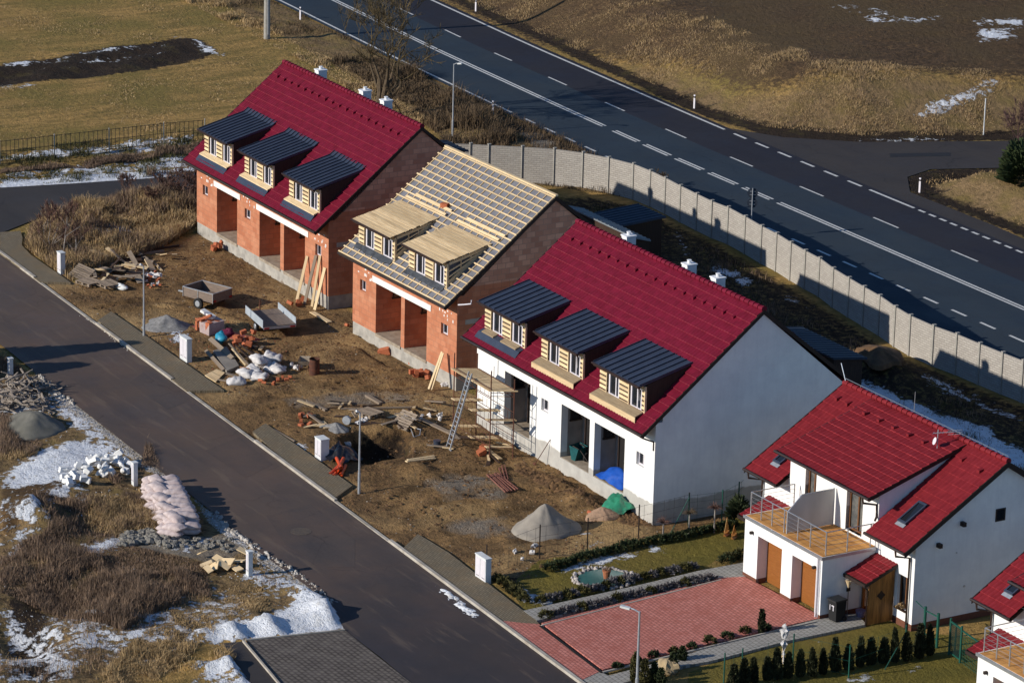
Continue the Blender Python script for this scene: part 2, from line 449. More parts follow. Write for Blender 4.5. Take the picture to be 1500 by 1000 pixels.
HW_NEAR, HW_C, HW_LANE, HW_FAR = 28.4, 31.65, 34.5, 37.5
hw_poly = [(x, HW_NEAR - 0.5 + hw_off(x)) for x in range(-140, 61, 5)] + [(x, HW_FAR + 0.5 + hw_off(x)) for x in range(60, -141, -5)]
side_poly = [(-52.5, 38.0), (-49.6, 39.6), (-46.9, 42.9), (-43.25, 51.5), (-36, 68), (-22, 100), (-15, 98), (-31, 62), (-38.56, 47.9), (-40.4, 43.0), (-39.6, 40.9), (-37.0, 39.2), (-30.0, 39.3), (-20, 38.9), (-20, 37.8), (-45, 37.8)]
emb_poly = [(-200, 46), (-120, 42.6), (-92, 40.6), (-80, 40.0), (-66.9, 39.4), (-56.5, 38.8), (-51.5, 39.7), (-47.6, 43.4), (-43.9, 52), (-36.6, 68.5), (-20, 105), (0, 400), (-600, 400), (-600, 60)]
isl_poly = [(-39.0, 40.6), (-39.9, 43.0), (-38.1, 47.8), (-30.4, 62), (-14, 98), (60, 98), (60, 42), (-10, 40.2), (-30.0, 39.7), (-36.6, 39.5)]
road_poly = [(-75, kerb_y(-75))] + [(12.6, kerb_y(12.6)), (60, kerb_y(60)), (60, -19.5)] + [(9.85, -16.34), (7.3, -16.17), (4.38, -16.13), (1.7, -15.33), (-4.6, -15.33), (-9.1, -15.0), (-15.5, -14.75), (-24, -14.45), (-31.6, -14.1), (-40, -13.9), (-75, -13.4)]
cross_poly = poly((-200, 287), (0, 275), (120, 268), (286, 256.5), (420, 246), (420, 268), (286, 279), (150, 290), (110, 300), (60, 318), (43, 325), (0, 342), (-80, 372))
pit_poly = poly((498, 640), (530, 628), (596, 626), (606, 646), (594, 668), (540, 676), (508, 668))
garden_poly = [(3.3, -8.6), (1.3, -6.0), (1.6, -4.1), (1.3, -1.5), (1.0, 1.0), (0.7, 3.7), (4.2, 3.9), (4.0, 0.6), (5.2, -1.2), (5.8, -9.2)]
lawn2_poly = poly((1010, 985), (1060, 962), (1152, 942), (1268, 917), (1300, 905), (1340, 925), (1440, 935), (1440, 1100), (1000, 1100))
yard_poly = poly((150, 470), (185, 475), (330, 575), (365, 628), (395, 622), (465, 672), (520, 715), (495, 735), (590, 803), (612, 785), (660, 812), (742, 858), (900, 805), (1080, 758), (960, 700), (660, 560), (480, 430), (300, 335), (240, 370), (200, 380), (150, 395), (110, 415), (90, 420))
house_poly = [(-46, 2.0), (-46, 11), (0.3, 10), (0.3, 0.2), (-14, 0.3), (-31, 2.0)]
h4_poly = [(3.9, 2.6), (13.7, 2.7), (13.7, 10.4), (3.9, 10.3)]
behind_poly = [(-46.5, 11.5), (-46.5, 1.7), (-45.8, 18.2), (-43.5, 23.4), (-41, 24.6), (-33, 24.7), (-28, 24.2), (-21, 23.2), (-13.5, 22.1), (0, 23.2), (60, 26), (60, 10), (14, 10), (0, 10)]
wild_poly = [(-140, -14.2), (-24, -14.7), (-15.5, -15), (-9, -15.3), (-1.5, -15.5), (4.2, -16.3), (3.0, -20.5), (12, -40), (12, -140), (-140, -140)]
hedge_poly = poly((45, 345), (60, 318), (120, 302), (200, 286), (288, 282), (290, 330), (240, 362), (200, 378), (150, 392), (105, 412), (85, 400), (60, 380), (36, 362))
strip_poly = poly((-200, 250), (0, 222), (120, 208), (288, 192), (420, 180), (420, 244), (286, 255), (120, 266), (0, 273), (-200, 286))
plough_poly = poly((-120, 108), (0, 96), (150, 72), (255, 56), (290, 56), (322, 76), (300, 86), (200, 106), (0, 126), (-120, 140))
verge_poly = [(-140, 27.5), (-92, 26.0), (-74, 24.6), (-62, 23.0), (-48.5, 20.5), (-43.5, 24.3), (-41, 25.6), (-38, 25.7), (-38, 27.6), (-60, 28.2), (-92, 29.4), (-140, 31)]
gravel_turn = [(-62, 28.0), (-52, 25.2), (-44, 25.3), (-40, 25.4), (-40, 28.2)]

mounds = [  # x, y, rx, ry, h : small heaps of earth and snow that belong to the ground
    (*at(1290, 545)[:2], 2.3, 1.6, 0.75), (*at(648, 735)[:2], 2.2, 1.4, 0.16), (*at(610, 690)[:2], 1.7, 0.9, 0.35), (*at(560, 625)[:2], 2.2, 0.8, 0.25),
    (*at(845, 735)[:2], 1.6, 0.7, 0.40), (*at(815, 712)[:2], 1.0, 0.5, 0.30), (*at(662, 655)[:2], 1.6, 1.0, 0.25),
    (*at(470, 897)[:2], 1.3, 0.6, 0.42), (*at(495, 902)[:2], 0.8, 0.5, 0.45), (*at(400, 925)[:2], 2.0, 0.35, 0.35), (*at(345, 932)[:2], 1.2, 0.35, 0.3), (*at(350, 985)[:2], 1.6, 0.5, 0.4),
    (*at(60, 770)[:2], 2.0, 0.8, 0.4), (*at(30, 930)[:2], 2.0, 1.5, -0.7), (*at(90, 880)[:2], 1.6, 1.3, -0.35), (*at(20, 750)[:2], 2.5, 1.5, 0.3),
    (*at(220, 310)[:2], 3.2, 1.6, 0.55), (*at(130, 330)[:2], 3.0, 1.4, 0.4),
    (*at(700, 195)[:2], 2.2, 1.6, 0.45), (*at(950, 400)[:2], 3.0, 2.0, 0.2)]

RIDGES = [(poly((292, 931), (350, 924), (400, 917), (450, 909), (500, 908)), .30, .24), (poly((430, 868), (470, 878), (505, 898)), .40, .28), (poly((280, 978), (340, 974), (398, 984)), .32, .22), (poly((20, 770), (60, 735), (110, 718)), .7, .3)]
TRACKS = [poly(*q) for q in (((560, 738), (620, 715), (690, 690), (760, 686)), ((590, 768), (640, 758), (710, 745), (800, 748)), ((600, 760), (660, 735), (740, 715), (830, 722)), ((350, 590), (420, 580), (500, 560), (560, 545)), ((370, 600), (440, 592), (520, 575), (600, 560)), ((140, 452), (220, 440), (300, 450), (360, 470)), ((150, 462), (230, 450), (290, 458), (340, 476)), ((420, 520), (470, 500), (520, 505), (580, 540)))]
def H(x, y):
    x = np.asarray(x, float); y = np.asarray(y, float)
    z = np.zeros(x.shape)
    de = sdist(emb_poly, x, y)
    z += 2.3 * sm(de / 6.5) + 0.035 * np.clip(de - 4, 0, 60)
    di = sdist(isl_poly, x, y)
    z += 0.8 * sm((di - 1.6) / 2.0) - 0.25 * np.exp(-((di - 1.0) / 0.5) ** 2)
    dw = sdist(wild_poly, x, y)
    z += sm((dw - 0.4) / 2) * (0.55 * fbm(x, y, 3.5, 4) + 0.25 * fbm(x, y, 0.9, 3))
    dy = sdist(yard_poly, x, y)
    z += sm(dy / 1.5) * (0.24 * fbm(x, y, 2.2, 4) + 0.22 * fbm(x, y, 0.75, 3))
    db = sdist(behind_poly, x, y)
    z += sm(db / 1.5) * (0.35 * fbm(x, y, 2.0, 4))
    dp = sdist(plough_poly, x, y)
    z += sm(dp / .6) * (0.12 * np.sin(y * 0.3 + (x + 0.12 * y) * 7.5) + 0.25 * fbm(x, y, 0.9, 3))
    z += sm(de / 4) * 0.3 * fbm(x, y, 1.2, 4) + sm((di - 1) / 2) * 0.15 * fbm(x, y, 1.0, 4)
    dv = np.maximum(sdist(verge_poly, x, y), np.maximum(sdist(hedge_poly, x, y), sdist(strip_poly, x, y)))
    z += sm(dv / 0.8) * 0.35 * fbm(x, y, 1.1, 4)
    for mx, my, rx, ry, h in mounds:
        q = np.exp(-(((x - mx) / rx) ** 2 + ((y - my) / ry) ** 2) * 1.6)
        z += h * q * (1 + 0.8 * fbm(x, y, 0.8, 3))
    for tr in TRACKS:
        d_ = np.full(x.shape, 1e9)
        for (ax, ay), (bx, by) in zip(tr[:-1], tr[1:]):
            ex, ey = bx - ax, by - ay
            t = np.clip(((x - ax) * ex + (y - ay) * ey) / (ex * ex + ey * ey), 0, 1)
            d_ = np.minimum(d_, np.hypot(x - ax - t * ex, y - ay - t * ey))
        z -= 0.11 * np.exp(-(d_ / .14) ** 2) - 0.05 * np.exp(-((d_ - .32) / .16) ** 2)
    for tr, w_, h_ in RIDGES:
        d_ = np.full(x.shape, 1e9)
        for (ax, ay), (bx, by) in zip(tr[:-1], tr[1:]):
            ex, ey = bx - ax, by - ay
            t = np.clip(((x - ax) * ex + (y - ay) * ey) / (ex * ex + ey * ey), 0, 1)
            d_ = np.minimum(d_, np.hypot(x - ax - t * ex, y - ay - t * ey))
        z += h_ * np.exp(-(d_ / w_) ** 2) * (1 + 1.1 * fbm(x, y, .7, 3) + .9 * fbm(x, y, .42, 1))
    dpit = sdist(pit_poly, x, y)
    z -= 1.25 * sm((dpit + 0.15) / 0.7)
    lowest = np.full(x.shape, -99.0)
    for pg in FLAT: lowest = np.maximum(lowest, sdist(pg, x, y))
    k = sm((lowest + 0.35) / 0.35)
    z = z * (1 - k) - 0.05 * k
    return z
def hz(x, y): return float(H(np.array([x]), np.array([y]))[0])
def gp(px, py, dz=0.0):
    """terrain point under a pixel"""
    z = 0.0
    for _ in range(4):
        p = at(px, py, z); z = hz(p.x, p.y)
    return Vector((p.x, p.y, z + dz))

WALK = {
 'walk_a': poly((0, 342), (30, 340), (33, 350), (32, 361), (45, 375), (83, 401), (104, 416), (58, 414.6), (0, 372.3)),
 'walk_b': poly((143, 471), (163, 458), (183, 472), (328, 573.5), (273, 574.4), (199.8, 515.5)),
 'walk_c': poly((370, 634), (389, 622), (462, 673), (516, 713), (488.5, 732.8), (408.4, 669.3)),
 'walk_d': poly((588.7, 806.2), (612, 784), (657, 811), (766.6, 896.5), (783, 908), (790, 916), (765.7, 914.5), (734.6, 911), (712.2, 899.7)),
 'garden_path': poly((766.6, 896.5), (940, 858), (1023.8, 838), (1089, 826), (1092, 848), (1050, 849.6), (786, 911)),
 'drive_apron': poly((734.6, 911), (765.7, 914.5), (790, 916), (791, 917.5), (879, 985), (847.6, 1000)),
 'driveway': poly((793.4, 914.7), (1056, 848.5), (1090.6, 847), (1207, 907), (1195, 909), (1110.6, 928), (883, 983)),
 'lower_path': poly((891, 991), (980, 968), (1052, 946), (1112, 930), (1195, 909), (1210, 903), (1255, 900), (1269, 916), (1152, 940.5), (1040, 970), (1006, 976), (905, 1004), (847.6, 1000), (879, 985)),
}
parking_poly = poly((360, 938), (505, 923), (602, 1000), (640, 1030), (440, 1040))
parking_strip = poly((325, 942), (359, 939), (438, 1040), (400, 1045))
layby_poly = [(-53.0, 28.2), (-47.5, 25.6), (-41, 26.2), (-33, 26.0), (-28, 25.5), (-21, 24.5), (-13.5, 23.5), (-5.5, 23.9), (60, 29), (60, 28.2)]
FLAT = [hw_poly, layby_poly, side_poly, road_poly, cross_poly, house_poly, h4_poly, parking_poly, parking_strip] + list(WALK.values())

def axis(a, b, step, lo, hi, g=1.25):
    core = list(np.arange(a, b + 1e-6, step))
    s = step; c = core[-1]
    while c < hi: s *= g; c += s; core.append(c)
    s = step; c = core[0]; pre = []
    while c > lo: s *= g; c -= s; pre.append(c)
    return np.array(pre[::-1] + core)
gx = axis(-62, 21, 0.21, -1500, 1500, 1.045)
gy = axis(-31, 30, 0.21, -1500, 1500, 1.045)
X, Y = np.meshgrid(gx, gy, indexing='ij')
Xr, Yr = X.ravel(), Y.ravel()
Z = H(Xr, Yr)
nx, ny = len(gx), len(gy)
idx = np.arange(nx * ny).reshape(nx, ny)
faces = np.stack([idx[:-1, :-1].ravel(), idx[1:, :-1].ravel(), idx[1:, 1:].ravel(), idx[:-1, 1:].ravel()], 1)

# what the ground is made of, zone by zone (earth, dry grass, snow, dark soil / lawn, field, gravel, wet earth)
def zmax(*a):
    m = a[0]
    for q in a[1:]: m = np.maximum(m, q)
    return m
dirt = np.maximum(mask(yard_poly, Xr, Yr, 1.2), mask([(-42.5, kerb_y(-42.5)), (5.5, kerb_y(5.5)), (5.5, kerb_y(5.5) + 1.6), (-42.5, kerb_y(-42.5) + 1.6)], Xr, Yr, .6))
dryg = zmax(mask(emb_poly, Xr, Yr, 2.0) * (1 - mask([tuple(at(*q, 2.7)[:2]) for q in ((640, -60), (780, 0), (900, 28), (1000, 52), (1080, 88), (1150, 98), (1300, 96), (1500, 104), (1700, 100), (1700, -300), (400, -300))], Xr, Yr, 4.0)), mask(isl_poly, Xr, Yr, 2.5), mask(verge_poly, Xr, Yr, 1.2), mask(hedge_poly, Xr, Yr, 1.2))
de_ = sdist(emb_poly, Xr, Yr)
field = mask([tuple(at(*q, 2.7)[:2]) for q in ((640, -60), (780, 0), (900, 28), (1000, 52), (1080, 88), (1150, 98), (1300, 96), (1500, 104), (1700, 100), (1700, -300), (400, -300))], Xr, Yr, 4.0)
wild = mask(wild_poly, Xr, Yr, 0.8)
snowzones = [  # polygon in the photo, strength
  (poly((0, 690), (60, 655), (130, 640), (185, 660), (120, 700), (60, 715), (0, 720)), .88), (poly((80, 580), (120, 610), (155, 628), (190, 660), (150, 655), (100, 625), (70, 590)), .8),
  (poly((0, 830), (20, 770), (60, 735), (100, 715), (125, 715), (80, 750), (40, 790), (30, 810)), .8), (poly((0, 880), (40, 900), (100, 930), (130, 960), (120, 1000), (0, 1000)), .62),
  (poly((290, 920), (400, 905), (440, 870), (470, 868), (522, 912), (505, 922), (360, 938), (310, 942)), .95), (poly((280, 975), (330, 968), (410, 985), (400, 1020), (300, 1010)), .85),
  (poly((370, 820), (430, 845), (480, 885), (440, 885), (400, 860), (350, 850)), .72), (poly((115, 800), (180, 780), (200, 790), (150, 820), (110, 815)), .75), (poly((300, 850), (370, 870), (420, 900), (330, 905)), .62),
  (poly((105, 730), (190, 735), (185, 745), (110, 745)), .7), (poly((200, 780), (290, 775), (330, 790), (280, 810), (210, 800)), .58), (poly((60, 880), (130, 900), (250, 940), (240, 990), (150, 990)), .5),
  (poly((0, 262), (290, 246), (290, 257), (0, 276)), .98), (poly((0, 226), (150, 212), (288, 195), (288, 208), (200, 226), (100, 232), (0, 238)), .68), (poly((0, 250), (120, 240), (288, 226), (288, 244), (130, 258), (0, 262)), .66),
  (poly((1240, 555), (1280, 567), (1304, 576), (1344, 589), (1373, 601), (1407, 613), (1430, 625), (1448, 625), (1457, 642), (1481, 654), (1500, 663), (1560, 690), (1540, 760), (1400, 700), (1250, 620)), .99), (poly((57, 546), (85, 570), (120, 596), (160, 625), (200, 660), (225, 684), (205, 690), (170, 660), (120, 618), (70, 580)), .86), (poly((268, 695), (290, 725), (315, 752), (345, 780), (385, 806), (440, 840), (490, 880), (470, 882), (420, 845), (360, 806), (310, 770), (275, 720)), .88), (poly((0, 96), (150, 72), (255, 57), (275, 54), (275, 58), (150, 78), (0, 102)), .8), (poly((70, 100), (190, 80), (240, 76), (240, 80), (180, 86), (70, 104)), .75), (poly((270, 53), (300, 62), (320, 76), (332, 86), (318, 84), (290, 66)), .9), (poly((0, 124), (50, 121), (50, 126), (0, 130)), .8), (poly((1345, 545), (1390, 560), (1440, 585), (1500, 610), (1500, 622), (1420, 590), (1350, 556)), .66),
  (poly((1040, 385), (1075, 395), (1110, 410), (1100, 420), (1040, 405)), .64), (poly((1150, 430), (1190, 450), (1200, 460), (1150, 440)), .6), (poly((985, 330), (1000, 345), (1010, 380), (985, 350)), .58),
  (poly((107, 318), (125, 310), (130, 328), (110, 330)), .85), (poly((130, 340), (160, 330), (200, 325), (190, 342), (150, 348)), .9), (poly((140, 295), (155, 300), (155, 312), (148, 312)), .8), (poly((180, 290), (195, 292), (190, 300), (180, 298)), .8),
  (poly((860, 700), (870, 770), (800, 800), (800, 790)), 0.0), (poly((440, 648), (462, 660), (455, 664), (432, 650)), .85), (poly((838, 777), (865, 775), (878, 782), (850, 786)), .8), (poly((866, 795), (900, 793), (896, 797), (868, 799)), .8),
  (poly((820, 835), (870, 818), (925, 808), (925, 815), (880, 824), (822, 839)), .95), (poly((952, 803), (970, 801), (966, 806), (955, 808)), .95), (poly((758, 858), (775, 868), (800, 878), (805, 884), (785, 884), (770, 876)), .95), (poly((830, 870), (850, 862), (850, 868), (835, 876)), .8),
  (poly((1185, 938), (1210, 935), (1205, 945), (1190, 945)), .85), (poly((1325, 982), (1345, 976), (1345, 984), (1330, 988)), .8), (poly((1240, 985), (1300, 978), (1290, 1000), (1230, 1000)), .6),
  (poly((235, 465), (275, 480), (285, 500), (250, 500), (225, 470)), .75), (poly((245, 490), (262, 505), (240, 505)), .6), (poly((500, 655), (540, 660), (545, 668), (505, 668)), .8), (poly((655, 700), (672, 705), (665, 712)), .5)]
snow = np.zeros(Xr.shape)
for pg, s_ in snowzones: snow = np.maximum(snow, (s_ if s_ > .93 else s_ * .80) * mask(pg, Xr, Yr, 1.5))
snow = np.maximum(snow, 0.50 * wild * sm((fbm(Xr, Yr, 6, 2) + .35) * 1.6))
xf, yf = Xr, Yr
far = [(poly((1330, 152), (1400, 143), (1455, 135), (1458, 140), (1400, 150), (1335, 157)), .9), (poly((1420, 30), (1500, 28), (1500, 36), (1430, 35)), .9), (poly((1430, 45), (1480, 40), (1490, 55), (1440, 60)), .8), (poly((1180, 0), (1200, 3), (1290, 30), (1285, 33), (1190, 6)), .95), (poly((1245, 0), (1270, 6), (1330, 28), (1380, 22), (1375, 27), (1330, 33), (1265, 8)), .8), (poly((1250, 203), (1400, 202), (1400, 206), (1250, 207)), .7)]
for pg, s_ in far:  # lies on the raised field: move the patch to where it meets the slope
    cx = sum(p[0] for p in pg) / len(pg); cy = sum(p[1] for p in pg) / len(pg)
    v = Vector((CAM.x - cx, CAM.y - cy, CAM.z)); z0 = hz(cx, cy)
    for _ in range(60):
        t_ = z0 / CAM.z; z0 = .8 * z0 + .2 * hz(cx + v.x * t_, cy + v.y * t_)
    t_ = z0 / CAM.z
    pg = [(a + v.x * t_, b + v.y * t_) for a, b in pg]
    snow = np.maximum(snow, s_ * .8 * mask(pg, Xr, Yr, 1.5))
dark = zmax(mask(plough_poly, Xr, Yr, 1.6), .8 * mask([(-140, 41.5), (-92, 40.0), (-80, 39.3), (-66, 38.6), (-56, 38.0), (-50, 38.8), (-47, 42), (-44, 50), (-40, 58), (-41, 59), (-45, 52), (-48.5, 44), (-52, 40.6), (-56.5, 39.6), (-66.9, 40.2), (-80, 40.9), (-92, 41.5), (-140, 43.5)], Xr, Yr, .8), .75 * sm(0.5 + (sdist(isl_poly, Xr, Yr) + .6) / .6) * (1 - sm((sdist(isl_poly, Xr, Yr) - 1.0) / 1.0)), mask(behind_poly, Xr, Yr, 1.5) * 0.62, 0.75 * mask(poly((80, 890), (30, 860), (0, 850), (0, 1000), (120, 1000)), Xr, Yr, 2),
            mask(poly((700, 830), (745, 862), (770, 890), (790, 884), (760, 862), (745, 852), (850, 838), (1060, 790), (1085, 770), (1060, 772), (1000, 785), (900, 812), (760, 845), (720, 845)), Xr, Yr, .5),
            mask(pit_poly, Xr, Yr, 1.2) * 0.8, mask(strip_poly, Xr, Yr, 1) * 0.45, 0.8 * mask(gravel_turn, Xr, Yr, 1.0))
lawn = zmax(mask(garden_poly, Xr, Yr, 0.6), mask(lawn2_poly, Xr, Yr, 0.8))
gravel = zmax(0.62 * mask(poly((610, 705), (660, 690), (760, 700), (745, 735), (640, 740)), Xr, Yr, 1.5), 0.62 * mask(poly((660, 755), (740, 755), (790, 790), (700, 790), (640, 775)), Xr, Yr, 1.5), .62 * mask(poly((400, 585), (520, 570), (620, 575), (600, 592), (430, 600)), Xr, Yr, 1.5),
              mask(poly((1300, 905), (1340, 925), (1345, 915), (1310, 895)), Xr, Yr, .4), .75 * mask(poly((190, 790), (330, 780), (370, 800), (330, 830), (260, 815), (200, 805)), Xr, Yr, 1.0), .7 * mask(gravel_turn, Xr, Yr, 1.2))
wet = zmax(0.60 * mask(poly((110, 440), (200, 430), (260, 445), (230, 470), (170, 470)), Xr, Yr, 2), .62 * mask(poly((400, 600), (640, 600), (680, 660), (600, 740), (500, 720), (440, 660)), Xr, Yr, 3), .58 * mask(poly((690, 740), (860, 700), (900, 760), (860, 800), (740, 830)), Xr, Yr, 3), .9 * mask(poly((0, 706), (60, 700), (110, 705), (85, 740), (30, 775), (0, 790)), Xr, Yr, .8))
dirt = np.maximum(dirt, 0.9 * mask(poly((0, 706), (60, 700), (110, 705), (85, 740), (30, 775), (0, 790)), Xr, Yr, .8))

def ground_mat():
    m, t, b = nt('ground')
    v = objvec(t, True)
    at_ = []
    for nm in ('za', 'zb'):
        a = t.nodes.new('ShaderNodeAttribute'); a.attribute_name = nm
        s = t.nodes.new('ShaderNodeSeparateColor'); t.links.new(a.outputs['Color'], s.inputs[0])
        at_.append((s.outputs[0], s.outputs[1], s.outputs[2], a.outputs['Alpha']))
    (zd, zg, zs, zk), (zl, zf, zv, zw) = at_
    n_big = noise(t, v, 0.14, 5); n_mid = noise(t, v, 0.7, 6, .65); n_sml = noise(t, v, 3.0, 6, .68); n_fine = noise(t, v, 14, 5, .7)
    st = t.nodes.new('ShaderNodeMapping'); st.inputs['Scale'].default_value = (1.0, 0.22, 1); st.inputs['Rotation'].default_value = (0, 0, 0.12); t.links.new(v, st.inputs[0])
    n_str = noise(t, st.outputs[0], 1.1, 6, .68)
    def edge(w, n, k=7.0, amp=0.9):
        q = mth(t, 'ADD', w, mth(t, 'MULTIPLY', mth(t, 'SUBTRACT', n, 0.5), amp))
        return mth(t, 'MULTIPLY', mth(t, 'SUBTRACT', q, 0.42), k, True)
    # meadow
    c = mixc(t, ramp(t, n_str, 0.40, 0.60), (0.50, 0.305, 0.105), (0.25, 0.172, 0.056))
    c = mixc(t, ramp(t, n_big, 0.45, 0.62), c, (0.25, 0.185, 0.056))
    c = mixc(t, mth(t, 'MULTIPLY', ramp(t, n_sml, 0.42, 0.68), 0.55), c, (0.14, 0.092, 0.034))
    # ploughed field beyond the bank
    fld = mixc(t, ramp(t, n_sml, 0.38, 0.62), (0.13, 0.080, 0.044), (0.060, 0.040, 0.024))
    fld = mixc(t, ramp(t, n_big, 0.42, 0.6), fld, (0.105, 0.070, 0.036))
    fld = mixc(t, mth(t, 'MULTIPLY', ramp(t, n_fine, 0.55, 0.75), 0.6), fld, (0.20, 0.13, 0.07))
    c = mixc(t, ramp(t, n_sml, 0, .01) if False else edge(zf, n_sml, 2.4, 1.6), c, fld)
    # dry grass
    dg = mixc(t, ramp(t, n_sml, 0.35, 0.65), (0.31, 0.205, 0.105), (0.165, 0.112, 0.055))
    dg = mixc(t, ramp(t, n_mid, 0.45, 0.65), dg, (0.21, 0.15, 0.058))
    c = mixc(t, edge(zg, n_sml, 2.6, .7), c, dg)
    # earth
    d = mixc(t, ramp(t, n_mid, 0.36, 0.64), (0.32, 0.190, 0.082), (0.15, 0.092, 0.046))
    d = mixc(t, ramp(t, n_sml, 0.50, 0.68), d, (0.105, 0.064, 0.030))
    d = mixc(t, mth(t, 'MULTIPLY', ramp(t, n_big, 0.47, 0.62), 0.8), d, (0.44, 0.29, 0.135))
    d = mixc(t, mth(t, 'MULTIPLY', ramp(t, n_fine, 0.62, 0.74), 0.55), d, (0.36, 0.29, 0.20))
    d = mixc(t, mth(t, 'MULTIPLY', edge(zw, n_mid, 3.0), 0.75), d, mixc(t, n_sml, (0.10, 0.058, 0.027), (0.05, 0.032, 0.018)))
    c = mixc(t, edge(zd, n_sml, 5), c, d)
    # dark soil
    dk = mixc(t, ramp(t, n_sml, 0.35, 0.65), (0.052, 0.036, 0.024), (0.024, 0.017, 0.013))
    dk = mixc(t, mth(t, 'MULTIPLY', ramp(t, n_mid, 0.54, 0.66), 0.5), dk, (0.10, 0.078, 0.030))
    c = mixc(t, edge(zk, n_sml, 5), c, dk)
    # wild plot: brown grass litter
    # lawn
    lw = mixc(t, ramp(t, n_mid, 0.36, 0.64), (0.235, 0.185, 0.040), (0.16, 0.135, 0.032))
    lw = mixc(t, mth(t, 'MULTIPLY', ramp(t, n_fine, 0.38, 0.7), 0.5), lw, (0.075, 0.060, 0.018))
    lw = mixc(t, mth(t, 'MULTIPLY', ramp(t, n_big, 0.48, 0.64), 0.6), lw, (0.24, 0.165, 0.05))
    c = mixc(t, edge(zl, n_sml, 12, .3), c, lw)
    # gravel
    gv = mixc(t, ramp(t, n_fine, 0.36, 0.66), (0.30, 0.265, 0.22), (0.16, 0.135, 0.11))
    c = mixc(t, mth(t, 'MULTIPLY', edge(zv, n_mid, 4), 0.8), c, gv)
    # snow
    sn = mixc(t, ramp(t, n_sml, 0.5, 0.75), (0.82, 0.84, 0.88), (0.60, 0.59, 0.57))
    ks = edge(zs, mth(t, 'ADD', mth(t, 'MULTIPLY', n_mid, 0.45), mth(t, 'MULTIPLY', n_sml, 0.55)), 9, 2.6)
    c = mixc(t, ks, c, sn)
    t.links.new(c, b.inputs['Base Color'])
    b.inputs['Roughness'].default_value = 0.95; b.inputs['Specular IOR Level'].default_value = 0.1
    h = mth(t, 'ADD', mth(t, 'MULTIPLY', n_fine, 0.5), mth(t, 'ADD', n_sml, mth(t, 'MULTIPLY', ks, 0.4)))
    bumpn(t, b, h, 0.95, 0.2)
    return m
# the wild plot carries brown litter under its grass
dryg = np.maximum(dryg, wild * 0.80)
dark = np.maximum(dark, wild * 0.44)
dirt = np.maximum(dirt, wild * 0.40)
terrain = np_mesh('terrain', np.stack([Xr, Yr, Z], 1), faces, ground_mat(), smooth=True)
for nm, ch in (('za', (dirt, dryg, snow, dark)), ('zb', (lawn, field, gravel, wet))):
    a = terrain.data.color_attributes.new(nm, 'FLOAT_COLOR', 'POINT')
    a.data.foreach_set('color', np.stack(ch, 1).astype(np.float32).ravel())
setting(terrain)

_h_exact = H
def H(x, y):          # from here on read the height off the finished ground mesh
    x = np.asarray(x, float); y = np.asarray(y, float)
    i = np.clip(np.searchsorted(gx, x) - 1, 0, nx - 2); j = np.clip(np.searchsorted(gy, y) - 1, 0, ny - 2)
    fx = np.clip((x - gx[i]) / (gx[i + 1] - gx[i]), 0, 1); fy = np.clip((y - gy[j]) / (gy[j + 1] - gy[j]), 0, 1)
    ZZ = Z.reshape(nx, ny)
    return (ZZ[i, j] * (1 - fx) + ZZ[i + 1, j] * fx) * (1 - fy) + (ZZ[i, j + 1] * (1 - fx) + ZZ[i + 1, j + 1] * fx) * fy

# ------------------------------------------------------------------ roads and paving
def flat(name, pg, mat, z, kind='structure'):
    b = MB(); b.add([(x, y, z) for x, y in pg], [tuple(range(len(pg)))])
    o = b.build(name, mat)
    return setting(o)
def band(b, y0, y1, xs, z):
    for a, c in zip(xs[:-1], xs[1:]):
        b.quad((a, y0 + hw_off(a), z), (c, y0 + hw_off(c), z), (c, y1 + hw_off(c), z), (a, y1 + hw_off(a), z))
hx = [*range(-140, 61, 4)]
b = MB(); band(b, HW_NEAR - 0.35, HW_LANE - 0.1, hx, 0.0); setting(b.build('highway', MAT['asphalt_hw']))
b = MB(); band(b, HW_LANE - 0.1, HW_FAR + 0.4, hx, 0.0); setting(b.build('highway_far_lane', MAT['asphalt_new']))
flat('lay_by', [(x_, y_) for x_, y_ in layby_poly], MAT['asphalt_hw'], -0.004)
flat('side_road', side_poly, MAT['asphalt_side'], -0.006)
b = MB()
def line(x0, x1, y, w=0.13):
    n = max(1, int((x1 - x0) / 4)); band(b, y - w / 2, y + w / 2, list(np.linspace(x0, x1, n + 1)), 0.005)
line(-140, -60.8, HW_NEAR, .15)
x = -59.2
while x < 50: line(x, x + 1.15, HW_NEAR, .15); x += 2.25
for dy in (-.12, .12):
    line(-140, -55.9, HW_C + dy)
    for k in range(5): line(-54.75 + 3.31 * k, -52.15 + 3.31 * k, HW_C + dy)
    line(-38.2, 60, HW_C + dy)
for k in range(-14, 14): line(-27.0 + 6.72 * k, -24.8 + 6.72 * k, HW_LANE, .12)
line(-140, -52.4, HW_FAR, .17)
for k in range(6): line(-51.4 + 2.22 * k, -50.15 + 2.22 * k, HW_FAR, .17)
line(-38.3, -34.3, HW_FAR, .17)
x = -33.9
while x < 50: line(x, x + .55, HW_FAR, .17); x += .92
setting(b.build('road_markings', MAT['white_paint']))
b = MB(); b.add([(*q, 0.001) for q in poly((1303, 225), (1392, 223.5), (1392, 228.5), (1304, 230))], [(0, 1, 2, 3)])
setting(b.build('road_patch', M('fresh_asphalt_patch', (0.022, 0.022, 0.024), None, 6, 0.7)))

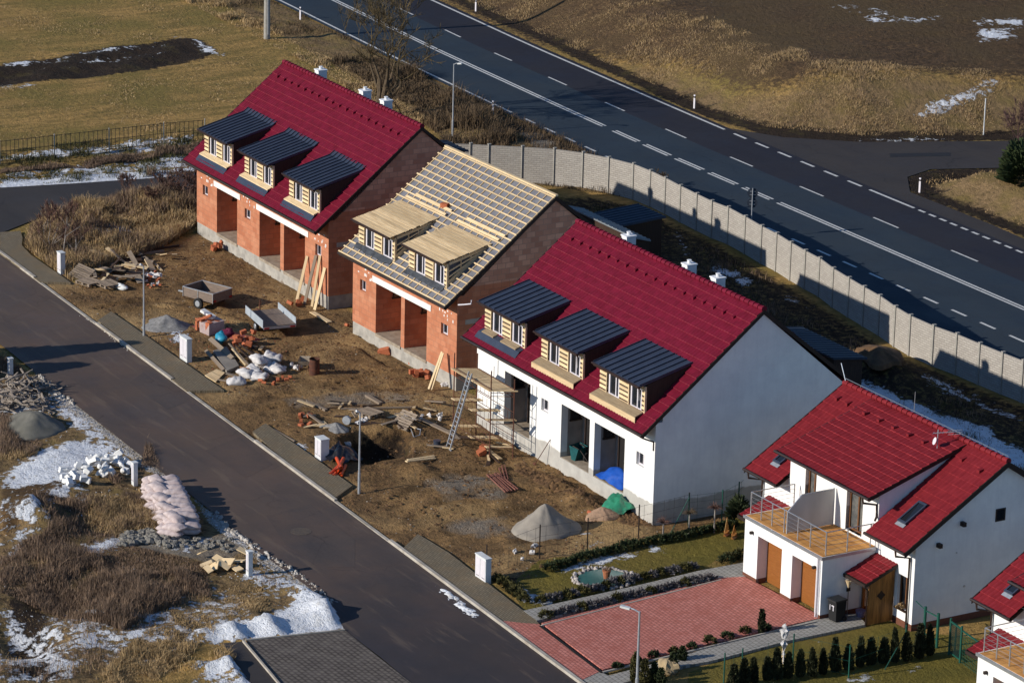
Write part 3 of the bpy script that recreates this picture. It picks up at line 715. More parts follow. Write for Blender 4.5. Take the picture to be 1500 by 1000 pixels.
flat('local_road', road_poly, MAT['asphalt_local'], 0.0)
flat('cross_street', cross_poly, MAT['asphalt_side'], 0.004)
b = MB()
for pg in (poly((390, 755), (455, 738), (520, 790), (520, 830), (480, 830), (420, 800)), poly((300, 660), (350, 640), (400, 680), (360, 700)), poly((210, 545), (270, 590), (245, 600), (190, 560))):
    b.add([(*q, 0.004) for q in pg], [tuple(range(len(pg)))])
setting(b.build('road_repair_patch', asphalt('repaired_asphalt', (0.080, 0.064, 0.058), (0.050, 0.043, 0.043), (0.11, 0.074, 0.056), .9, .7)))
b = MB(); c_ = at(441, 778); b.prism([(c_.x + .42 * math.cos(k * math.pi / 10), c_.y + .42 * math.sin(k * math.pi / 10)) for k in range(20)], 'z', 0.0, 0.012)
tag(b.build('manhole_cover', M('manhole_iron', (0.12, 0.09, 0.06), (0.07, 0.055, 0.045), 12, .6)), 'round rusty manhole cover in the middle of the local road', 'manhole')
b = MB()
xs_ = list(np.arange(-75, 45, 1.0))
for a, c in zip(xs_[:-1], xs_[1:]):
    low = not ((-34.6 < a < -25.3) or (a < -42.8) or (-16.8 < a < -8.6) or a > -3.3)
    z1 = 0.035 if low else 0.11
    ya, yc = kerb_y(a), kerb_y(c)
    b.add([(a, ya, -.05), (c, yc, -.05), (c, yc + .14, -.05), (a, ya + .14, -.05), (a, ya, z1), (c, yc, z1), (c, yc + .14, z1), (a, ya + .14, z1)], [(4, 5, 6, 7), (0, 1, 5, 4), (2, 3, 7, 6), (1, 2, 6, 5), (3, 0, 4, 7)])
setting(b.build('kerb', MAT['kerb']))
for nm, pg in WALK.items():
    mt = MAT['paver'] if nm.startswith('walk') else MAT['paver_red'] if nm in ('driveway', 'drive_apron') else MAT['paver_clean']
    z = {'walk_d': 0.07, 'drive_apron': 0.074, 'driveway': 0.085, 'garden_path': 0.078, 'lower_path': 0.062}.get(nm, 0.07)
    b = MB(); b.prism(pg if sum(pg[i][0] * pg[(i + 1) % len(pg)][1] - pg[(i + 1) % len(pg)][0] * pg[i][1] for i in range(len(pg))) > 0 else pg[::-1], 'z', -0.1, z)
    name = {'walk_a': 'pavement', 'walk_b': 'pavement', 'walk_c': 'pavement', 'walk_d': 'pavement', 'drive_apron': 'driveway_apron'}.get(nm, nm)
    setting(b.build(name, mt))
b = MB()
p0, p1 = at(791.5, 916, .09), at(881, 984, .09)
b.beam(p0, p1, .10, .02); setting(b.build('drain_channel', MAT['dark']))
b = MB()
for pp_ in (((1056, 849), (793, 916)), ((883, 984), (1110.6, 929.5)), ((1110.6, 929.5), (1195, 910))): b.beam(at(*pp_[0], .07), at(*pp_[1], .07), .07, .06)
setting(b.build('path_edging', MAT['kerb']))
flat('parking_paving', parking_poly, MAT['paver_dark'], 0.02)
flat('parking_strip', parking_strip, MAT['asphalt_side'], 0.015)
b = MB(); b.beam(at(356, 938, .05), at(450, 1050, .05), .07, .10); b.beam(at(360, 937, .03), at(505, 922, .03), .07, .06)
setting(b.build('parking_edging', MAT['kerb']))
# ragged strips of dirty snow left along the road
b = MB(); bd = MB()
def snowbank(px, w, h, seed):
    g = random.Random(seed)
    b = bd if seed in (2, 3, 4, 5) else globals()['b']
    for (ax, ay), (bx, by) in zip(px[:-1], px[1:]):
        A = at(ax, ay); B_ = at(bx, by); n = max(1, int((B_ - A).length / .075))
        for i in range(n):
            p = A.lerp(B_, (i + g.random()) / n)
            k = g.uniform(.5, 1.25)
            yo = g.gauss(0, w * .55); f_ = math.exp(-(yo / w) ** 2)
            b.blob((p.x + g.uniform(-.1, .1), p.y + yo, hz(p.x, p.y + yo) * .8 - .01), ((w * k * .55, w * k * .33, h * k * (.35 + .65 * f_)) if b is bd else (w * k * 1.1, w * k * .7, h * k * .55 * (.3 + .7 * f_))), g.randint(0, 999), .5 if b is bd else .22, 9, 6)
snowbank([(650, 864), (662, 874), (676, 886), (690, 898), (700, 903)], .20, .13, 1)
snowbank([(672, 884), (690, 899), (698, 903)], .22, .15, 11)
snowbank([(635, 852), (648, 862)], .2, .08, 9)
snowbank([(57, 550), (80, 572), (110, 592)], .22, .1, 2)
snowbank([(312, 750), (340, 778), (380, 806)], .25, .1, 3)
snowbank([(115, 462), (140, 474), (170, 500), (190, 514)], .12, .06, 4)
snowbank([(385, 808), (440, 842), (488, 885)], .2, .1, 5)
o = b.build('snow_banks', MAT['snow'], smooth=True); setting(o, 'stuff')
b = bd; o = b.build('dirty_snow', MAT['snow_dirty'], smooth=True); setting(o, 'stuff')
# ------------------------------------------------------------------ houses
def tile_plane(mb, O, U, V, lu, lv, nc, wave=0.2, amp=0.018, step=0.03, cols=None, skip=None):
    """courses of roof tiles: O corner at the eave, U along the eave, V up the slope"""
    O = Vector(O); U = Vector(U).normalized(); V = Vector(V).normalized(); N = U.cross(V)
    if N.z < 0: N = -N
    nu = cols or int(lu / wave * 6)
    rows = []
    dv = lv / nc
    for k in range(nc):
        rows.append((k * dv, step)); rows.append(((k + 1) * dv, 0.0))
    vs = []
    jit = np.random.RandomState(int(lu * 1000) % 9999)
    jt = jit.normal(0, .007, (nc + 1, int(lu / (wave * 3)) + 2))
    for rw, (v_, h) in enumerate(rows):
        for i in range(nu + 1):
            u = lu * i / nu
            if rw % 2 == 0: h = step + jt[rw // 2, int(u / (wave * 3))]
            w = amp * (abs(math.sin(math.pi * u / wave)) * 1.4 - 0.7)
            vs.append(O + U * u + V * v_ + N * (h + w))
    n1 = nu + 1
    base = len(mb.v); mb.v += [tuple(q) for q in vs]
    for r in range(len(rows) - 1):
        for i in range(nu):
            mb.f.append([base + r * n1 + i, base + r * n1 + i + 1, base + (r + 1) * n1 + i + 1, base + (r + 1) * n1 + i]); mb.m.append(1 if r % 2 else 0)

def small_window(parent, x0, x1, z0, z1, y, white=True, name='window'):
    b = MB()
    b.k = 1; b.box(x0, x1, y + .17, y + .19, z0, z1)
    b.k = 0; t = .05
    b.box(x0, x0 + t, y + .12, y + .165, z0, z1); b.box(x1 - t, x1, y + .12, y + .165, z0, z1)
    b.box(x0 + t, x1 - t, y + .12, y + .165, z0, z0 + t); b.box(x0 + t, x1 - t, y + .12, y + .165, z1 - t, z1)
    m = (x0 + x1) / 2 + .05
    b.box(m - .025, m + .025, y + .122, y + .162, z0 + t, z1 - t)
    return b.build(name, [MAT['pvc'] if white else MAT['brown_frame'], MAT['glass']], parent)

MAT['tile_vent'] = M('dark_crimson_vent', (0.06, 0.004, 0.010), None, 3, .6)
def row_house(name, label, x, y, yaw, L, hd, ov, wh, rh, gl, gr, style, dorm, wins, recs, group):
    t = thing(name, label, 'house', (x - L * math.cos(R(yaw)), y - L * math.sin(R(yaw)), 0), R(yaw), group)
    s = rh / (hd + ov); D = 2 * hd
    zw = wh + s * ov - 0.13                       # top of the long walls, under the rafters
    zr = wh + rh
    rz = lambda yy: wh + s * (yy + ov)
    finished = style == 'white'
    wall_m = MAT['plaster_raw'] if finished else MAT['brick']
    zb = 0.0 if finished else 0.62
    th = 0.32
    # walls
    b = MB()
    ops = [(a, c, z0, z1) for a, c, z0, z1 in wins] + [(a, c, .62, z1) for a, c, z1 in recs]
    b.wall(0, L, zb if not finished else -.25, zw, ops, 0, th)
    b.build('front_wall', wall_m, t)
    b = MB(); b.wall(0, L, -.25, zw, [], D - th, th); b.build('rear_wall', wall_m, t)
    gm = MAT['plaster_raw'] if finished else MAT['brick']
    pg = [(th, -.25 if finished else zb), (D - th, -.25 if finished else zb), (D - th, zw + .0), (hd, zr - .17), (th, zw + s * th)]
    b = MB(); b.prism(pg, 'x', 0.0, th); b.build('gable_wall', gm, t)
    b = MB()
    if finished:
        b.prism(pg, 'x', L - th, L); b.build('gable_wall', gm, t)
    else:
        zq = zw + .35
        b.prism([(th, zb), (D - th, zb), (D - th, zw), (D - th - .1, zq), (.4 + th, zq), (th, zw)], 'x', L - th, L)
        b.build('gable_wall', gm, t)
        b = MB(); b.prism([(.45 + th, zq), (D - th - .42, zq), (hd, zr - .17)], 'x', L - th, L - .004)
        b.build('gable_top', MAT['brick_gable'], t)
        b = MB(); b.box(L - .2, L + .006, th + .1, 2.3, 2.95, 3.17); b.build('ring_beam', MAT['concrete'], t)
    if not finished:
        b = MB(); b.box(.02, L - .02, .02, D - .02, -.3, .62); b.build('plinth', MAT['concrete'], t)
    # recesses
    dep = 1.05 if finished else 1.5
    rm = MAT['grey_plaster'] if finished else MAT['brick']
    for a, c, z1 in recs:
        b = MB()
        b.quad((a - .001, th, .62), (a - .001, dep, .62), (a - .001, dep, z1), (a - .001, th, z1))
        b.quad((c + .001, th, .62), (c + .001, th, z1), (c + .001, dep, z1), (c + .001, dep, .62))
        b.quad((a, dep, .62), (c, dep, .62), (c, dep, z1), (a, dep, z1))
        b.quad((a, th, z1), (a, dep, z1), (c, dep, z1), (c, th, z1))
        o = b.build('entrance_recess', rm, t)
        b = MB(); b.box(a + .002, c - .002, -.028 if not finished else .03, dep, .5, .64); b.build('recess_floor', MAT['slab'], t)
        b = MB(); b.k = 1; b.box(a + .0, a + .03, dep - .62, dep - .12, 2.2, 2.66)
        b.k = 0; b.box(a + .0, a + .05, dep - .62, dep - .57, 2.2, 2.7); b.box(a + .0, a + .05, dep - .17, dep - .12, 2.2, 2.7); b.box(a + .0, a + .06, dep - .66, dep - .08, 2.13, 2.2)
        b.build('recess_window', [MAT['dark_trim'], MAT['glass']], t)
        if not finished: continue
        b = MB(); b.k = 1; b.box(a + .35, c - .5, dep - .03, dep + .0, .66, 2.7); b.k = 0
        b.box(a + .27, a + .35, dep - .08, dep, .66, 2.78); b.box(c - .5, c - .42, dep - .08, dep, .66, 2.78); b.box(a + .35, c - .5, dep - .08, dep, 2.7, 2.78)
        b.build('door_opening', [MAT['wood_old'] if not finished else MAT['dark_trim'], MAT['dark']], t)
    if not finished:
        groups_ = [recs[:1], recs[1:]] if len(recs) > 2 else [recs]
        for gq in groups_:
            b = MB(); b.box(gq[0][0] - .30, gq[-1][1] + .36, -.035, .28, gq[0][2], gq[0][2] + .28); b.build('lintel', MAT['styro'], t)
        g = random.Random(17)
        b = MB()
        for a, c, z0, z1 in wins:                 # mortar smears above the small windows
            for k in range(9):
                px_, pz_ = g.uniform(a - .25, c + .5), g.uniform(z1 + .05, z1 + .65)
                b.box(px_, px_ + g.uniform(.04, .15), -.006, .0, pz_, pz_ + g.uniform(.03, .14))
        b.build('mortar_smears', MAT['styro'], t)
    for a, c, z0, z1 in wins: small_window(t, a, c, z0, z1, 0)
    # roof
    x0, x1 = -gl, L + gr
    lv = math.hypot(hd + ov, rh)
    if style != 'battens':
        b = MB()
        tile_plane(b, (x0, -ov, wh), (1, 0, 0), (0, hd + ov, rh), x1 - x0, lv, 18, step=.05)
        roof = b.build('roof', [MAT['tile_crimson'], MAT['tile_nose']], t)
        b = MB()
        tile_plane(b, (x0, D + ov, wh), (1, 0, 0), (0, -hd - ov, rh), x1 - x0, lv, 18, cols=60, amp=0)
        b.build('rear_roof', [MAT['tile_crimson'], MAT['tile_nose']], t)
        b = MB()
        n = int((x1 - x0) / .32)
        for i in range(n):
            a = x0 + (x1 - x0) * i / n
            b.tube([(a, hd, zr + .015), (a + .34, hd, zr + .035)], [.11, .135], 8)
        b.build('ridge_cap', MAT['tile_crimson'], roof)
        for i in range(18):
            px_ = x0 + .75 + i * (x1 - x0 - 1.4) / 17.6
            vv = 0.885
            yy = -ov + vv * (hd + ov); zz = rz(yy) + .03
            b = MB(); b.add([(px_ - .07, yy - .13, zz - .11), (px_ + .07, yy - .13, zz - .11), (px_ + .07, yy + .08, zz + .09), (px_ - .07, yy + .08, zz + .09), (px_ - .07, yy - .13, zz + .02), (px_ + .07, yy - .13, zz + .02)],
                            [(4, 5, 2, 3), (0, 1, 5, 4), (1, 2, 5), (0, 4, 3)])
            b.build('roof_vent', MAT['tile_crimson'], roof)
    else:
        b = MB(); b.quad((x0, -ov, wh), (x1, -ov, wh), (x1, hd, zr), (x0, hd, zr)); b.quad((x0, D + ov, wh), (x0, hd, zr), (x1, hd, zr), (x1, D + ov, wh))
        roof = b.build('roof_membrane', MAT['membrane'], t)
        b = MB()
        U_ = Vector((0, hd + ov, rh)).normalized(); N_ = Vector((0, -rh, hd + ov)).normalized()
        nr = 17
        for i in range(nr + 1):
            px_ = x0 + .06 + (x1 - x0 - .12) * i / nr
            b.beam(Vector((px_, -ov, wh)) + N_ * .02, Vector((px_, hd, zr)) + N_ * .02, .05, .04, N_)
        b.build('counter_batten', MAT['wood_deck'], roof)
        b = MB()
        g = random.Random(4)
        def clear(xa, xb, yy):      # keep battens off the dormers
            segs = [(xa, xb)]
            for d0, d1 in dorm:
                if -.27 < yy < 2.25:
                    segs = [q for s0, s1 in segs for q in ((s0, min(s1, d0 - .05)), (max(s0, d1 + .05), s1)) if q[1] - q[0] > .05]
            return segs
        nb = 21
        for k in range(nb):
            v_ = lv * (k + .08) / (nb - .6)
            p = Vector((0, -ov, wh)) + U_ * v_ + N_ * .063
            for a, c in clear(x0 - .05, x1 + .05, p.y):
                b.beam((a + g.uniform(-.02, .04), p.y, p.z), (c + g.uniform(-.05, .02), p.y, p.z), .058, .05, N_)
        b.build('batten', MAT['wood'], roof)
        b = MB(); b.beam((x0 - .05, hd, zr + .06), (x1 + .05, hd, zr + .06), .14, .08); b.build('ridge_board', MAT['wood'], roof)
        b = MB()
        for d0, d1 in dorm:
            p = Vector((0, 2.45, rz(2.45))) + N_ * .11
            b.beam((d0 + .1, p.y, p.z), (d1 + .35, p.y, p.z), .12, .03, N_)
            b.beam((d0 + .6, p.y + .22, p.z + .19), (d1 + .5, p.y + .22, p.z + .19), .10, .03, N_)
        b.build('loose_batten', MAT['wood'], roof)
        c_ = Vector((3.6, 2.75, rz(2.75))) + N_ * .14
        tag(obj_brick := MB().obox((0, 0, 0), (.34, .26, .2), Matrix.Rotation(.6, 3, 'Z')).build('brick', MAT['brick_loose'], None, loc=t.matrix_basis @ c_), 'single red hollow brick left lying on the bare roof battens', 'brick')
    # verge boards, soffit, gutter
    for xx in (x0, x1):
        b = MB()
        a0, a1 = (xx, xx + .03) if xx > 0 else (xx - .03, xx)
        b.prism([(-ov - .02, wh - .16), (-ov - .02, wh + .03), (hd, zr + .02), (D + ov, wh + .03), (D + ov, wh - .16), (hd, zr - .17)], 'x', a0, a1)
        b.build('verge_board', MAT['dark_trim'], roof)
    b = MB()
    b.quad((x0, -ov + .02, wh - .12), (x0, th, rz(th) - .13), (x1, th, rz(th) - .13), (x1, -ov + .02, wh - .12))
    b.build('eave_soffit', MAT['wood_old'] if not finished else MAT['wood_dark'], roof)
    b = MB()
    b.tube([(x0 - .03, -ov - .05, wh - .03), (x1 + .03, -ov - .05, wh - .045)], .065, 8)
    b.box(x0, x1, -ov - .005, -ov + .02, wh - .15, wh - .01)
    b.build('gutter', MAT['brown_metal'] if finished else MAT['dark_trim'], roof)
    if finished:
        b = MB(); b.tube([(L - .04, -ov - .05, wh - .10), (L - .0, -.5, wh - .2), (L + .02, -.09, wh - .38)], .035, 6); b.tube([(L + .02, -.09, wh - .38), (L + .02, -.09, wh - .75)], .035, 6); b.build('downpipe_stub', MAT['brown_metal'], roof)
    # chimneys behind the ridge
    if style != 'battens':
        for cx in ((2.4, 7.1, 9.25) if not finished else (2.8, 7.5, 9.65)):
            b = MB(); b.box(cx, cx + .42, 5.3, 5.76, rz(hd) - 2.6, 8.38); b.box(cx - .03, cx + .45, 5.27, 5.79, 8.384, 8.44)
            ch = b.build('chimney', MAT['chimney'], t)
            b = MB(); b.tube([(cx + .2, 5.53, 8.44), (cx + .2, 5.53, 8.56)], .08, 8); b.tube([(cx + .2, 5.53, 8.55), (cx + .2, 5.53, 8.58)], .10, 8); b.build('flue', MAT['chimney'], ch)
    # dormers
    for k, (d0, d1) in enumerate(dorm):
        zf, ybk = rz(0) - .02, 2.2
        zt0, zt1 = 5.62, rz(2.2)
        sl = (zt1 - zt0) / ybk
        b = MB()
        b.box(d0 + .02, d1 - .02, .06, .12, zf - .4, zt0 - .02)
        frame = b.build('dormer', MAT['dark'] if style != 'battens' else MAT['wood_old'], t)
        # cheeks
        tri = [(.08, rz(.08)), (.08, zt0 - .02), (ybk - .06, zt1 - .03)]
        if style != 'battens':
            for q in (d0, d1 - .05): b = MB(); b.prism(tri, 'x', q, q + .05); b.build('cheek', MAT['wood_dark'], frame)
        else:
            b = MB()
            for xx in (d0 + .03, d1 - .03):
                b = MB()
                A, B_, C_ = Vector((xx, .1, rz(.1) + .12)), Vector((xx, .1, zt0 - .1)), Vector((xx, ybk - .1, zt1 - .1))
                b.beam(A, C_, .06, .24, (0, 0, 1)); b.beam(B_, C_, .06, .12)
                for f in (.33, .62):
                    b.beam(A.lerp(B_, f) , C_.lerp(A, .12 if f < .5 else .05), .04, .06)
                for f in (.30, .55):
                    q = B_.lerp(C_, f); b.beam((xx, q.y, rz(q.y)), q, .05, .05, (1, 0, 0))
                b.build('cheek_frame', MAT['wood'], frame)
            b = MB(); b.prism([(.15, rz(.15)), (.15, zt0 - .05), (ybk - .15, zt1 - .08)], 'x', d0 + .2, d1 - .2); b.build('dark_interior', MAT['membrane'], frame)
        # windows
        w = d1 - d0
        wx = [(d0 + .17 * w, d0 + .43 * w), (d0 + .655 * w, d0 + .925 * w)]
        z0, z1 = zf + .05, zt0 - .24
        for i, (a, c) in enumerate(wx):
            b = MB()
            b.k = 2; b.box(a, a + .10, .03, .059, z0, z1)
            b.k = 1; b.box(a + .1, c, .045, .058, z0, z1)
            b.k = 0
            b.box(a + .10, a + .19, -.005, .044, z0, z1); b.box(c - .07, c, -.005, .044, z0, z1)
            b.box(a + .19, c - .07, -.004, .044, z1 - .06, z1); b.box(a + .19, c - .07, -.004, .044, z0, z0 + .07)
            m_ = a + (.72 if i == 0 else .66) * (c - a)
            b.box(m_ - .03, m_ + .03, -.006, .044, z0 + .07, z1 - .06)
            b.build('window', [MAT['pvc'], MAT['glass'], MAT['wood_dark'] if style != 'battens' else MAT['wood_old']], frame)
        # horizontal boards with open joints between the windows, head beam and edge posts
        cols_ = [(d0, wx[0][0] - .04), (wx[0][1] + .02, wx[1][0] - .06), (wx[1][1] + .03, d1 - .03)]
        for (a, c) in cols_:
            b = MB(); b.k = 1; b.box(a + .01, c - .01, .03, .054, zf - .02, z1); b.k = 0
            z = zf - .02
            while z < z1 - .02:
                b.box(a, c, -.02, .031, z, min(z + .115, z1)); z += .195
            b.build('cladding', [MAT['wood'], MAT['dark_trim']], frame)
        b = MB()
        b.box(d0 - .02, d1, -.03, .058, z1 + .002, z1 + .15)
        b.box(cols_[0][1] - .035, cols_[0][1], -.03, -.021, z0, z1); b.box(d1 - .03, d1 + .012, -.03, .06, zf, z1)
        b.box(cols_[1][1] + .002, cols_[1][1] + .05, -.03, .058, z0 - .05, z1)
        b.build('window_surround', MAT['wood'], frame)
        # flat roof of the dormer
        ox0, ox1, yf = d0 - .08, d1 + .02, -.30
        z_of = lambda yy: zt0 + .07 + sl * yy
        b = MB()
        if style != 'battens':
            b.add([(ox0, yf, z_of(yf)), (ox1, yf, z_of(yf)), (ox1, ybk - .02, z_of(ybk - .02)), (ox0, ybk - .02, z_of(ybk - .02)),
                   (ox0, yf, z_of(yf) - .07), (ox1, yf, z_of(yf) - .07), (ox1, ybk - .02, z_of(ybk) - .07), (ox0, ybk - .02, z_of(ybk) - .07)],
                  [(0, 1, 2, 3), (4, 7, 6, 5), (0, 4, 5, 1), (1, 5, 6, 2), (0, 3, 7, 4)])
            n = 9 if style == 'brick' else 8
            for i in range(n + 1):
                xx = ox0 + .02 + (ox1 - ox0 - .04) * i / n
                b.beam((xx, yf, z_of(yf) + .028), (xx, ybk - .02, z_of(ybk - .02) + .028), .022, .05)
            if style == 'brick':
                e = ybk + .22
                b.add([(ox0, ybk - .02, z_of(ybk - .02) + .003), (ox1, ybk - .02, z_of(ybk - .02) + .003), (ox1, e, rz(e) + .07), (ox0, e, rz(e) + .07)], [(0, 1, 2, 3)])
                for i in range(n + 1):
                    xx = ox0 + .02 + (ox1 - ox0 - .04) * i / n
                    b.beam((xx, ybk - .02, z_of(ybk) + .028), (xx, e, rz(e) + .095), .022, .05)
            b.build('dormer_roof', MAT['anthracite'], frame)
        else:
            n = 13
            g = random.Random(k + 11)
            for i in range(n):
                a = yf + (ybk + .02 - yf) * i / n; c = yf + (ybk + .02 - yf) * (i + 1) / n - .028
                za, zc = z_of(a), z_of(c)
                e0, e1 = ox0 - g.uniform(0, .05), ox1 + g.uniform(0, .1)
                b.add([(e0, a, za), (e1, a, za), (e1, c, zc), (e0, c, zc), (e0, a, za - .03), (e1, a, za - .03), (e1, c, zc - .03), (e0, c, zc - .03)], [(0, 1, 2, 3), (4, 7, 6, 5), (0, 4, 5, 1), (1, 5, 6, 2), (2, 6, 7, 3), (0, 3, 7, 4)])
            b.build('dormer_roof', MAT['wood_deck'], frame)
        b = MB(); b.tube([(ox0 - .03, yf - .05, z_of(yf) - .03), (ox1 + .03, yf - .05, z_of(yf) - .045)], .045, 7); b.box(ox0, ox1, yf - .004, yf + .03, z_of(yf) - .15, z_of(yf) - .072)
        b.build('dormer_gutter', MAT['brown_metal'], frame)
        # sloping sill boards in front of the dormer
        if style != 'battens':
            flash = style == 'brick' or k == 0
            ye = -.28 if flash else -.42
            zs = rz(0) + .075; ze = zs - .40 * -ye
            pf = [(.02, zs - .05), (.02, zs), (ye, ze), (ye, ze - .05)]
            b = MB()
            if style == 'white' and k == 0:
                b.prism(pf, 'x', d0 + .2, d0 + 1.15); b.build('sill_board', MAT['sill_wood'], frame)
                b = MB(); b.prism(pf, 'x', d0 + 1.75, d1 - .35); b.build('sill_board', MAT['sill_wood'], frame)
            else:
                b.prism(pf, 'x', d0 - .05, d1 - .08); b.build('sill_board', MAT['sill_wood'] if style == 'white' else MAT['wood'], frame)
            b = MB()
            yq = -.46 if flash else ye - .015
            b.prism([(ye + .01, rz(ye)), (ye + .01, ze - .055 if flash else ze - .01), (yq, rz(yq) + .05 if flash else ze - .02), (yq, rz(yq) - .01)], 'x', d0 - .08, d1 - .04)
            if flash and style == 'white': b.prism([(.02, zs - .054), (ye + .01, ze - .056), (ye + .01, ze - .09), (.02, zs - .09)], 'x', d0 - .05, d1 - .06)
            b.build('sill_flashing', MAT['anthracite'] if flash else MAT['wood_deck'], frame)
        else:
            b = MB(); b.box(d0, d1 - .05, -.07, .02, rz(0) - .1, rz(0) + .02); b.build('sill_board', MAT['wood'], frame)
            b = MB()
            g = random.Random(5 + k); n = 14
            top = [(d0 - .1 + (d1 - d0) * i / n, -.03, rz(0) + .06) for i in range(n + 1)]
            bot = [(d0 + .05 + (d1 - d0) * .95 * i / n, -.24 - .10 * g.random(), rz(-.26) + .04 + .08 * g.random()) for i in range(n + 1)]
            b.add(top + bot, [(i, n + 1 + i, n + 2 + i, i + 1) for i in range(n)])
            b.build('membrane_apron', M('dark_membrane_%d' % k, (0.07, 0.078, 0.09), (0.04, 0.045, 0.055), 4, .7), frame)
        if k > 0 and style == 'white':
            b = MB(); b.tube([(d1 - .35, yf - .03, z_of(yf) - .05), (d1 - .33, -.12, z_of(yf) - .22), (d1 - .38, -.06, z_of(yf) - .75)], .028, 6); b.build('downpipe_stub', MAT['zinc'], frame)
    if style == 'white':
        b = MB(); b.tube([(-.02, -.32, 5.5), (-.02, -.34, 5.34), (-.35, -.5, 5.24), (-.62, -.62, 5.17)], .03, 6); b.build('gutter_spout', MAT['pvc'], t)
    return t

W3 = [(.69, 1.26, 2.2, 2.73), (5.40, 6.0, 2.2, 2.73), (12.88, 13.5, 2.2, 2.73)]
h1 = row_house('row_house', 'bare red brick terrace with crimson tiled roof and three metal roofed dormers', -31.56, 1.78, -.08, 14.27, 4.84, .70, 3.85, 4.43, .10, .04, 'brick',
               [(.92, 4.02), (5.42, 8.5), (10.2, 13.35)], [(.69, 1.26, 2.2, 2.7), (5.40, 6.02, 2.2, 2.68), (12.92, 13.52, 2.3, 2.85)], [(2.29, 4.57, 2.95), (7.02, 9.27, 2.95), (9.64, 11.86, 2.95)], 'terraced houses under construction')
h2 = row_house('row_house', 'brick terrace with an unfinished roof of pale battens and two timber dormers', -18.36, 1.25, 1.35, 9.33, 4.90, .64, 3.93, 4.29, .13, .07, 'battens',
               [(.52, 3.82), (5.08, 8.42)], [(.68, 1.21, 2.28, 2.8), (7.97, 8.57, 2.25, 2.75)], [(2.15, 4.44, 3.0), (4.76, 6.74, 3.0)], 'terraced houses under construction')
h3 = row_house('row_house', 'white plastered terrace with crimson tiled roof, dark dormers and scaffolding at one end', -.02, -.06, .25, 14.14, 4.88, .64, 3.90, 4.40, .14, .05, 'white',
               [(.62, 3.98), (5.3, 8.6), (9.9, 13.3)], [(5.39, 5.97, 2.2, 2.73), (12.8, 13.38, 2.17, 2.72)], [(2.37, 4.49, 3.02), (7.0, 9.24, 2.94), (9.6, 11.92, 2.94)], 'terraced houses under construction')

# lean-to roofs and sheds behind the terraces
def rear_shed(name, label, cat, x0, x1, y0, y1, z0, z1, wall_m, roof_m, base=0.0, ribs=.35, over=.15):
    """mono-pitch shed, eave height z1 at y1, z0 at y0"""
    t = thing(name, label, cat, ((x0 + x1) / 2, (y0 + y1) / 2, base))
    cx, cy = (x0 + x1) / 2, (y0 + y1) / 2
    a, d = x0 - cx, x1 - cx; e, f = y0 - cy, y1 - cy
    b = MB(); b.prism([(e, -.3), (f, -.3), (f, z1), (e, z0)], 'x', a, d); b.build('wall', wall_m, t)
    b = MB()
    sl = (z1 - z0) / (f - e)
    zz = lambda yy: z0 + .03 + sl * (yy - e)
    e2, f2, a2, d2 = e - over, f + over, a - over, d + over
    b.add([(a2, e2, zz(e2)), (d2, e2, zz(e2)), (d2, f2, zz(f2)), (a2, f2, zz(f2)), (a2, e2, zz(e2) + .07), (d2, e2, zz(e2) + .07), (d2, f2, zz(f2) + .07), (a2, f2, zz(f2) + .07)],
          [(0, 3, 2, 1), (4, 5, 6, 7), (0, 1, 5, 4), (1, 2, 6, 5), (2, 3, 7, 6), (3, 0, 4, 7)])
    x = a2
    while x < d2:
        b.beam((x + .03, e2, zz(e2) + .085), (x + .03, f2, zz(f2) + .085), .05, .035); x += ribs
    b.build('roof', roof_m, t)
    return t
MAT['blue_roof'] = M('blue_grey_ribbed_sheet', (0.030, 0.042, 0.066), (0.022, 0.032, 0.052), 3, .55)
MAT['fibre_roof'] = M('grey_fibre_sheet', (0.22, 0.25, 0.27), (0.17, 0.19, 0.21), 3, .6)
rear_shed('wooden_shed', 'small dark brown timber shed with blue ribbed roof near the concrete fence', 'shed', -34.5, -32.2, 18.3, 20.6, 1.85, 2.0, MAT['wood_dark'], MAT['blue_roof'])
rear_shed('lean_to', 'grey sheet roofed lean-to with pale fascia standing behind the batten roofed house', 'lean-to', -32.4, -26.4, 15.3, 16.2, 3.1, 2.85, MAT['wood_dark'], MAT['fibre_roof'], over=.05)
rear_shed('lean_to', 'dark blue ribbed lean-to behind the white gabled terrace', 'lean-to', -13.4, -8.7, 14.6, 16.1, 2.35, 2.15, MAT['wood_dark'], MAT['blue_roof'])
rear_shed('lean_to', 'dark lean-to at the back of the brick terrace by the meadow', 'lean-to', -46.5, -44.6, 14.4, 16.4, 3.2, 2.9, MAT['brick'], MAT['blue_roof'])

